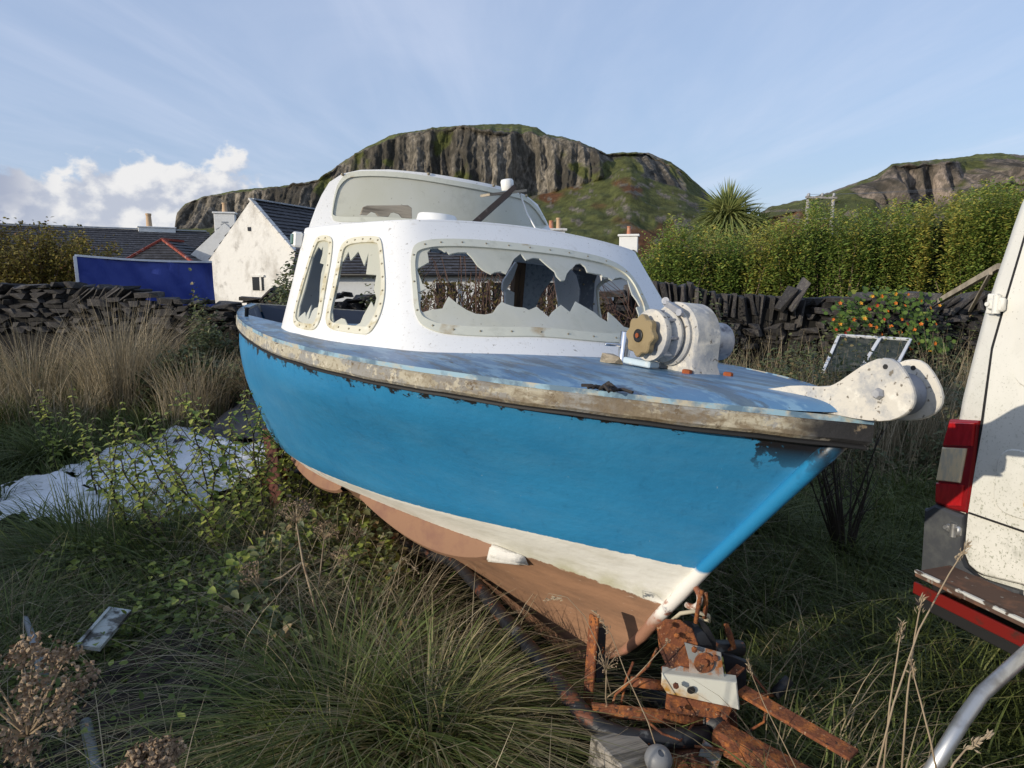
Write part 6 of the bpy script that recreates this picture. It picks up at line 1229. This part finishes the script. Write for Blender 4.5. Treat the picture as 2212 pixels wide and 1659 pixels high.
f = mb.build('rope_scrap', mat('rotten_rope', (.035, .03, .028), .9)); q = gz(1305, 845, 1.34); f.matrix_world = BM @ Matrix.Translation((4.927, -.489, .085)); tag(f, 'scrap of rotten dark rope lying on the blue foredeck', 'rope')

# ================================================================== the trailer under the boat
M_rust = mat('rusted_steel', (.155, .052, .024), .95, layers=[Ly((.33, .115, .032), 26, .48, .60, d=9, r=.75), Ly((.055, .022, .015), 10, .50, .62, d=9, r=.7), Ly((.36, .22, .13), 70, .62, .68, d=4), Ly((.04, .02, .015), 55, .60, .66, d=4)], bump=[dict(s=75, a=.9, dist=.004), dict(s=20, a=.8, dist=.009, d=8)])
M_blk = mat('black_paint_rusting', (.018, .018, .021), .5, layers=[Ly((.15, .05, .024), 9, .58, .64, d=9, r=.7), Ly((.11, .115, .12), 16, .60, .68, d=7), Ly((.34, .10, .025), 22, .66, .70)], bump=[dict(s=40, a=.5, dist=.004)])
M_glv = mat('galvanised_rust_stained', (.27, .28, .28), .55, .35, layers=[Ly((.30, .11, .03), 13, .48, .56, d=9, r=.7), Ly((.40, .41, .40), 8, .5, .7)], bump=[dict(s=30, a=.25, dist=.003)])
M_wbr = mat('white_bracket_rust_stained', (.52, .52, .46), .55, layers=[Ly((.38, .20, .04), 9, .50, .62, d=8, xr=(.05, -.10)), Ly((.36, .11, .03), 14, .46, .60, zr=(-.03, -.06))], bump=[dict(s=30, a=.2, dist=.002)])
T0 = at(1500, 1560, 2.05); T0.z = 0
tr = empty('boat_trailer', 'rusty black tubular boat trailer with a winch post under the bow', 'boat trailer', tuple(T0))
def L(p): return Vector(p) - T0
fr = [bw((1.0, -.75, -1.25)), bw((2.2, -.62, -1.22))] + [gz(*q) for q in ((985, 1215, .30), (1040, 1275, .30), (1100, 1350, .29), (1165, 1425, .28), (1225, 1500, .27), (1262, 1545, .26), (1300, 1575, .25), (1345, 1592, .24), (1400, 1598, .23), (1470, 1594, .23), (1530, 1590, .23))]
MB().tube([L(p) for p in fr], [.03]*4 + [.031]*(len(fr) - 4), 14).build('frame_tube', M_blk, tr, True)
pf = [bw((1.0, .75, -1.25)), bw((2.4, .62, -1.22)), bw((3.6, .42, -1.2)), bw((4.3, .2, -1.3)), gz(1560, 1570, .26)]
MB().tube([L(p) for p in pf], .03, 12).build('frame_tube', M_blk, tr, True)
for x in (1.0, 2.6): MB().tube([L(bw((x, -.7, -1.28))), L(bw((x, .7, -1.28)))], .03, 10).build('cross_tube', M_blk, tr, True)
a, b = gz(1545, 1585, .24), gz(1790, 1720, .20); MB().beam(L(a), L(b), .075, .075, (0, 0, 1), .008).build('drawbar', M_rust, tr)
MB().tube([L(at(1278, 1532, 2.06)), L(at(1420, 1546, 2.06)), L(at(1572, 1560, 2.06))], .022, 12).build('cross_tube', M_rust, tr, True)
MB().tube([L(at(1362, 1472, 2.1)), L(at(1440, 1482, 2.09))], .017, 12).build('cross_tube', M_rust, tr, True)
MB().beam(L(at(1268, 1540, 2.16)), L(at(1284, 1330, 2.2)), .048, .012, (-.8, -.5, 0), .003).build('guide_post', M_rust, tr)
MB().beam(L(at(1290, 1470, 2.19)), L(at(1296, 1350, 2.22)), .035, .035, (-.8, -.5, 0), .003).build('guide_post', M_blk, tr)
# winch: cheek disc, galvanised plate, white bracket
fx, fy = Vector((.97, -.24, 0)).normalized(), Vector((0, 0, 1)); fz = fx.cross(fy)
def plate(poly, Y, t, name, m, par=tr, bev=.002, rot=None):
    P = [at(u, v, Y) for u, v in poly]; c = sum(P, Vector()) / len(P); n = Vector((-.24, -.97, .05)).normalized(); Q = [onp(u, v, c, n) for u, v in poly]; ex = fx; ez = n; ey = ez.cross(ex).normalized(); ex = ey.cross(ez)
    o = MB().prism([((q - c).dot(ex), (q - c).dot(ey)) for q in Q], (0, 0, 0), ex, ey, -ez, t, bev).build(name, m, par); o.location = (c - par_loc(par)); return o
def par_loc(p): return T0 if p is tr else T0 + p.location
circ = lambda u, v, r, k=1.0, n=22: [(u + r*math.cos(a), v - r*k*math.sin(a)) for a in np.linspace(0, 2*PI, n + 1)[:-1]]
plate([(1418, 1352), (1438, 1338), (1470, 1340), (1497, 1362), (1508, 1392), (1500, 1420), (1525, 1455), (1470, 1462), (1440, 1440), (1424, 1405)], 2.06, .006, 'winch_side_plate', M_rust)
plate([(1478, 1388), (1558, 1410), (1566, 1470), (1490, 1470), (1488, 1425)], 2.03, .005, 'winch_cheek', M_glv)
plate(circ(1521, 1433, 22), 2.018, .006, 'winch_hub', M_rust); plate(circ(1522, 1434, 9, n=8), 2.008, .012, 'hub_nut', M_rust)
plate([(1430, 1455), (1592, 1475), (1598, 1534), (1578, 1528), (1440, 1498), (1428, 1480)], 2.0, .05, 'winch_bracket', M_wbr, bev=.004)
plate(circ(1493, 1492, 9, .9, 14), 1.995, .006, 'bracket_hole', M_black)
plate([(1444, 1502), (1585, 1528), (1572, 1556), (1448, 1540)], 2.02, .06, 'bracket_foot', M_rust, bev=.004)
plate([(1428, 1455), (1470, 1440), (1530, 1455), (1470, 1500), (1446, 1498)], 2.045, .008, 'bracket_wing', M_glv)
plate([(1560, 1410), (1612, 1430), (1612, 1520), (1598, 1500), (1570, 1470)], 2.10, .02, 'winch_side_plate', M_blk)
MB().tube([L(at(1470, 1400, 2.1)), L(at(1600, 1400, 2.18))], .028, 14).build('winch_drum', M_blk, tr, True)
MB().tube([L(at(1545, 1425, 2.12)), L(at(1562, 1405, 2.14)), L(at(1585, 1398, 2.14)), L(at(1575, 1370, 2.14)), L(at(1568, 1348, 2.14))], [.010, .010, .010, .012, .008], 8).build('ratchet_pawl', M_rust, tr, True)
M_strap = mat('black_strap', (.014, .015, .018), .5); M_cstrap = mat('cream_webbing', (.42, .38, .28), .85, bump=[dict(s=80, a=.4, dist=.002)])
def ribbon(pts, w, d, name, m): 
    P = [L(p) for p in pts]; d = Vector(d).normalized(); mb = MB(); n = len(P); mb.add([q for p in P for q in (p - d*w/2, p + d*w/2)] + [q + Vector((0, -.004, .002)) for p in P for q in (p - d*w/2, p + d*w/2)], [(2*i, 2*i+1, 2*i+3, 2*i+2) for i in range(n-1)] + [(2*n+2*i, 2*n+2*i+2, 2*n+2*i+3, 2*n+2*i+1) for i in range(n-1)]); return mb.build(name, m, tr, True, fix=False)
ribbon([at(1470, 1345, 2.12), at(1490, 1350, 2.08), at(1510, 1375, 2.06), at(1525, 1400, 2.06), at(1535, 1425, 2.07)], .045, (1, .2, .3), 'winch_strap', M_strap)
ribbon([at(1500, 1330, 2.10), at(1520, 1350, 2.07), at(1536, 1380, 2.07), at(1535, 1410, 2.09)], .04, (.9, .2, -.5), 'winch_strap', M_strap)
mb = MB(); mb.tube([L(at(u, v, Y)) for u, v, Y in ((1452, 1340, 2.12), (1470, 1325, 2.09), (1500, 1320, 2.07), (1530, 1330, 2.08), (1532, 1342, 2.12), (1500, 1335, 2.15))], .007, 6); mb.build('strap_loop', M_cstrap, tr, True)
for q in ([(1516, 1275, 2.03), (1510, 1300, 2.03), (1503, 1345, 2.04)], [(1524, 1280, 2.07), (1525, 1300, 2.07), (1522, 1335, 2.08)]): MB().tube([L(at(*p)) for p in q], .0075, 8).build('shackle', M_rust, tr, True)
MB().beam(L(at(1600, 1490, 2.02)), L(at(1845, 1632, 1.72)), .052, .012, (.3, -.6, 1), .002).build('winch_handle', M_rust, tr)
MB().tube([L(at(1672, 1502, 2.1)), L(at(1705, 1468, 2.12))], [.019, .019], 12).build('hand_grip', M_strap, tr, True)
MB().tube([L(at(1600, 1520, 2.12)), L(at(1640, 1500, 2.11)), L(at(1672, 1502, 2.1))], .006, 6).build('crank_wire', M_rust, tr, True)
mb = MB(); mb.box(L(at(1490, 1640, 1.97)), (.13, .08, .07), Matrix.Rotation(-.5, 3, 'Z'), .012); mb.tube([L(at(1450, 1650, 1.94)), L(at(1530, 1625, 1.98))], .03, 10); mb.build('coupling', M_rust, tr, True)
plate([(1520, 1600), (1560, 1630), (1540, 1690), (1500, 1660)], 1.93, .01, 'coupling_plate', M_glv)
o = MB().box((0, 0, 0), (.22, .13, .11), None, .006).build('support_board', M_rust, tr); o.location = L(bw((1.2, -.72, -1.25)))
a, b = at(585, 925, 4.85), at(606, 1120, 4.75); MB().beam(L(a), L(b), .14, .05, (-.5, -.8, 0), .005).build('rear_support', mat('dark_red_oxide', (.10, .028, .018), .8, layers=[Ly((.05, .02, .015), 6, .5, .7)]), tr)
for q in (((1500, 1560, 2.0), (1470, 1600, 1.95), (1430, 1585, 1.96), (1400, 1560, 2.0)), ((1560, 1545, 2.02), (1590, 1585, 1.96), (1560, 1620, 1.92), (1500, 1612, 1.93)), ((1340, 1530, 2.1), (1352, 1470, 2.12), (1368, 1430, 2.13)), ((1610, 1440, 2.1), (1660, 1500, 2.05), (1650, 1560, 2.0), (1600, 1590, 1.98)), ((1310, 1560, 2.1), (1330, 1500, 2.1), (1400, 1440, 2.1), (1420, 1400, 2.1))):
    MB().tube([L(at(*p_)) for p_ in q], .0045, 6).build('rusty_wire', M_rust, tr, True)
for u_, v_, Y_ in ((1462, 1372, 2.05), (1447, 1350, 2.055), (1490, 1360, 2.05), (1545, 1420, 2.02), (1500, 1402, 2.02), (1460, 1480, 1.99), (1580, 1500, 1.99), (1470, 1530, 2.01), (1550, 1540, 2.01)): MB().lathe([(0, .010), (.008, .010), (.010, .006)], L(at(u_, v_, Y_)), (-.24, -.97, .05), 6).build('bolt', M_rust, tr)
MB().beam(L(at(1570, 1500, 2.08)), L(at(1580, 1600, 2.04)), .05, .02, (-.24, -.97, 0), .003).build('winch_post', M_rust, tr)
mb = MB(); mb.tube([L(at(1440, 1440, 2.12)), L(at(1452, 1500, 2.1)), L(at(1445, 1570, 2.06))], .02, 10); mb.build('winch_post', M_rust, tr, True)
MB().beam(L(at(1600, 1440, 2.08)), L(at(1560, 1480, 2.0)), .03, .006, (0, 0, 1)).build('bracket_arm', M_rust, tr)
# loose things by the coupling
M_gb = mat('bleached_block', (.30, .27, .23), .9, layers=[Ly((.10, .09, .075), 14, .47, .58, st=(.15, 2.5, 2.5), d=9, r=.7)], bump=[dict(s=22, a=.8, dist=.006, st=(.12, 1, 1))])
c = at(1345, 1640, 1.9); o = MB().box((0, 0, 0), (.15, .16, .10), None, .006).build('wood_block', M_gb); o.location = c; o.rotation_euler = (0, R(6), R(28)); tag(o, 'bleached timber block under the trailer frame', 'wood block')
c = at(1422, 1640, 1.82); o = MB().lathe([(-.040, .008), (-.036, .022), (-.024, .034), (-.008, .041), (.01, .041), (.026, .033), (.036, .020), (.038, .011), (.030, .009)], (0, 0, 0), (.15, -.5, 1), 22).build('float_ball', mat('grey_float', (.17, .175, .185), .5, layers=[Ly((.2, .2, .2), 6, .5, .7)]), None, 'auto'); o.location = c; tag(o, 'small grey float with a hole beside the timber block', 'float')

# ================================================================== the white van at the right edge
VC = Vector((1.50, 2.50, 0)); Ve = Vector((.31, -.95, 0)).normalized(); Vn = Vector((-.95, -.31, 0)).normalized(); Vz = Vector((0, 0, 1))
def vp(u, v, off=0.0):
    q = onp(u, v, VC + Vn * off, Vn); return ((q - VC).dot(Ve), q.z)
van = empty('van', 'dirty old white van standing rear-on at the right edge of the picture', 'van', (VC.x, VC.y, 0))
M_van = mat('van_white_dirty', (.68, .67, .62), .45, layers=[Ly((.40, .40, .33), 3, .40, .70, d=9, r=.7, a=.75, zr=(1.5, .5)), Ly((.24, .25, .18), 120, .575, .63, d=5, zr=(1.5, .8), a=.8), Ly((.11, .12, .08), 10, .50, .66, d=10, r=.75, st=(1, 1, .7), zr=(.95, .5)), Ly((.24, .23, .2), 150, .675, .70, d=3, a=.8), Ly((.36, .33, .27), 2.2, .52, .8, d=8, a=.35)], bump=[dict(s=3, a=.08, dist=.01)], spec=.5)
M_mattblack = mat('matt_black', (.012, .012, .013), .6); M_grey = mat('grey_bumper_plastic', (.05, .054, .062), .6, layers=[Ly((.09, .095, .095), 12, .5, .7)], bump=[dict(s=90, a=.3, dist=.002)])
def vprism(poly, off, t, name, m, par=van, bev=.004):
    """polygon (s,z) on the rear face; off = how far proud its outer face stands"""
    return MB().prism(poly, Vn * off, Ve, Vz, -Vn, t, bev).build(name, m, par)
sil = [(2187, 442), (2170, 490), (2156, 534), (2132, 605), (2110, 673), (2086, 765), (2063, 858), (2052, 919), (2036, 1000), (2024, 1075), (2012, 1110), (2006, 1180), (2004, 1215)]
left = [vp(*p) for p in sil]; s_top = left[0][0] + (left[0][0] - left[2][0]) * 1.8; ztop = 2.35
left = [(s_top + .22, ztop), (s_top + .05, ztop - .14)] + left; s1 = 1.90
zb = left[-1][1]
prof = left + [(s1 + .02, zb), (s1, 1.0), (s1 - .18, ztop - .1), (s1 - .3, ztop)]
nP = len(prof); mb = MB(); rings = []
for off, ins in ((-.0, .045), (-.018, .016), (-.05, 0), (-2.6, 0), (-4.2, 0), (-4.9, .1)):
    cx, cz = .95, 1.3; rings.append([Ve * (s + (cx - s) * ins / max(.3, abs(cx - s)) * 1.0) + Vz * z + Vn * off for s, z in prof])
mb.add([p for r in rings for p in r], [(i*nP+k, i*nP+(k+1) % nP, (i+1)*nP+(k+1) % nP, (i+1)*nP+k) for i in range(len(rings)-1) for k in range(nP)] + [tuple(range(nP)), tuple(range((len(rings)-1)*nP, len(rings)*nP))[::-1]])
mb.build('body', M_van, van, 'auto')
seam = [(2240, 440), (2212, 534), (2180, 640), (2148, 750), (2125, 912), (2108, 1010), (2094, 1104), (2089, 1160), (2088, 1197), (2096, 1222), (2112, 1236), (2128, 1244), (2212, 1264)]
SM = [vp(*p) for p in seam]; a0, b0 = SM[0], SM[1]; SM = [(a0[0] + (a0[0]-b0[0])*(2.2 - a0[1])/(a0[1]-b0[1]), 2.2)] + SM
zl = SM[-1][1]
vprism([(s - .007, z) for s, z in SM] + [(1.0, zl), (1.0, 2.2)], .0075, .02, 'door_gap_strip', M_mattblack, bev=.002)  # dark strip added so the door gap shows as shaded
d1 = [(s + .006, z + (.006 if i > 9 else 0)) for i, (s, z) in enumerate(SM)] + [(.93, zl), (.93, 2.2)]; door = vprism(d1, .016, .02, 'rear_door', M_van, bev=.006)
d2 = [(.945, zl), (1.80, zl), (1.80, 1.0), (1.66, 2.2), (.945, 2.2)]; vprism(d2, .016, .02, 'rear_door', M_van, bev=.006)
lo = vp(2094, 1104)[1]; lo2 = vp(2092, 1112)[1]
MB().beam(Ve*(vp(2094, 1104)[0] + .012) + Vz*lo + Vn*.0155, Ve*.93 + Vz*(lo - .0) + Vn*.0155, .006, .010, Vn).build('door_crease', M_mattblack, door)
rr = lambda s0, s1_, z0, z1, r: [(s0 + r - r*math.cos(a), z0 + r - r*math.sin(a)) for a in np.linspace(0, PI/2, 6)] + [(s1_, z0), (s1_, z1)] + [(s0 + r - r*math.cos(a), z1 - r + r*math.sin(a)) for a in np.linspace(PI/2, 0, 6)]
u0 = vp(2190, 835); vprism(rr(u0[0], .88, u0[1], 2.05, .07), .021, .01, 'window_panel', M_van, door, .005)
w0 = vp(2150, 1100); w1 = vp(2165, 960); vprism(rr(w0[0], .90, w0[1], w1[1], .06), .021, .01, 'plate_recess', M_van, door, .005)
g0 = vp(2224, 1092); g1 = vp(2224, 1064); vprism([(g0[0], g0[1]), (g0[0] + .50, g0[1]), (g0[0] + .50, g0[1] + .085), (g0[0], g0[1] + .085)], .028, .004, 'number_plate', mat('yellow_plate', (.55, .36, .02), .5), door, .001)
h0 = vp(2152, 966); MB().lathe([(0, .030), (.006, .028), (.008, .010)], Ve*(h0[0] + .16) + Vz*h0[1] + Vn*.012, Vn, 20).build('door_handle_cup', M_mattblack, door, 'auto')
# hinges
def hinge(u, v, w, h, m=M_van, sl=0):
    s, z = vp(u, v); mb = MB(); rt = Matrix((Ve, Vn, Vz)).transposed(); P = lambda a, b, o: Ve*(s+a) + Vz*(z+b) + Vn*o
    hg = MB().box(P(-w*.28, 0, .012), (w*.55, .022, h*1.15), rt, .004).build('hinge_pocket', M_mattblack if sl else M_van, van)
    mb.box(P(-.006, 0, .028), (w*.5, .018, h*.62), rt, .005); mb.box(P(w*.36, 0, .030), (w*.40, .02, h*.78), rt, .006); mb.tube([P(.010, -h*.5, .034), P(.010, h*.5, .034)], .012, 10); mb.lathe([(0, .008), (.004, .007)], P(-.018, 0, .038), Vn, 10); mb.build('hinge', m, hg, 'auto')
hinge(2163, 657, .062, .058); hinge(2070, 1140, .062, .048, M_galv, 1)
# tail light: three lenses in one housing
tl = [(2058, 905), (2121, 908), (2110, 1010), (2095, 1108), (2060, 1100), (2027, 1088), (2034, 1020), (2042, 965)]
T = [vp(*p) for p in tl]; M_red = mat('red_lens', (.40, .012, .015), .12, spec=.6, coat=.4, layers=[Ly((.30, .008, .01), 60, .45, .6, k='noise', st=(1, 1, .3))]); M_cream = mat('amber_faded_lens', (.75, .60, .38), .2, spec=.6, coat=.3, layers=[Ly((.55, .48, .36), 50, .45, .6, st=(1, 1, .3))]); M_dred = mat('dark_red_lens', (.20, .008, .010), .15, spec=.6, coat=.3)
hs = vprism(T, .018, .03, 'tail_light', M_dred, van, .008)
def lens(poly, m, nm, off): vprism([vp(*p) for p in poly], off, .014, nm, m, hs, .004)
lens([(2061, 911), (2116, 913), (2111, 963), (2047, 961), (2053, 935)], M_red, 'lens', .026)
lens([(2046, 965), (2098, 968), (2092, 1000), (2084, 1042), (2033, 1036), (2040, 995)], M_cream, 'lens', .027)
lens([(2032, 1041), (2092, 1047), (2086, 1092), (2060, 1092), (2030, 1082)], M_red, 'lens', .026)
# bumper corner and step
bc = [(2012, 1098), (2030, 1088), (2092, 1112), (2089, 1160), (2086, 1200), (2098, 1228), (2128, 1250), (2212, 1275)]
B_ = [vp(*p) for p in bc]; zc = vp(2003, 1222)[1]; vprism([(B_[0][0] - .008, B_[0][1])] + B_ + [(B_[-1][0], zc - .04), (vp(2003, 1222)[0] - .004, zc - .02)], .030, .05, 'bumper_corner', M_grey, van, .010)
o_ = .19; q0 = vp(1976, 1232, o_); zs = q0[1]; P = lambda s, z, off: Ve*s + Vz*z + Vn*off
M_tread = mat('rusty_step_tread', (.085, .05, .038), .9, layers=[Ly((.16, .08, .05), 14, .5, .65), Ly((.25, .24, .22), 30, .62, .7)]); M_redtape = mat('red_reflective_strip', (.15, .010, .008), .4, layers=[Ly((.06, .02, .015), 16, .52, .62)])
rt = Matrix((Ve, Vn, Vz)).transposed(); sL = 1.75
sb = MB().box(P(q0[0] + sL/2, zs - .012, o_*.55), (sL, o_*.9, .02), rt, .003).build('step', M_tread, van)
MB().box(P(q0[0] + sL/2, zs - .002, o_ - .004), (sL, .014, .010), rt, .002).build('step_edge', mat('step_edge_flaking', (.5, .5, .48), .7, layers=[Ly((.07, .05, .04), 16, .50, .55, d=8)]), sb)
MB().box(P(q0[0] + sL/2, zs - .062, o_ - .004), (sL, .012, .042), rt, .003).build('reflective_strip', M_redtape, sb)
MB().box(P(q0[0] + sL/2, zs - .105, o_ - .03), (sL, .03, .05), rt, .004).build('under_rail', M_mattblack, sb)
for s in (.35, 1.35): MB().beam(P(s, zs - .08, o_ - .04), P(s, zs - .06, -.3), .05, .05).build('step_bracket', M_rust, sb)
# wheels, far from view but they carry the van
for s in (.22, 1.68):
    for off in (-1.15, -3.9):
        w = MB().lathe([(-.10, .20), (-.10, .30), (-.075, .325), (.075, .325), (.10, .30), (.10, .20)], P(s, .325, off), Ve, 28).build('wheel', M_mattblack, van, 'auto'); MB().lathe([(-.09, .19), (-.06, .10), (.06, .10), (.09, .19)], P(s, .325, off), Ve, 20).build('rim', M_galv, w, 'auto')
MB().box(P(.95, zb - .06, -2.4), (1.75, 4.6, .30), rt, .02).build('underbody', M_mattblack, van)
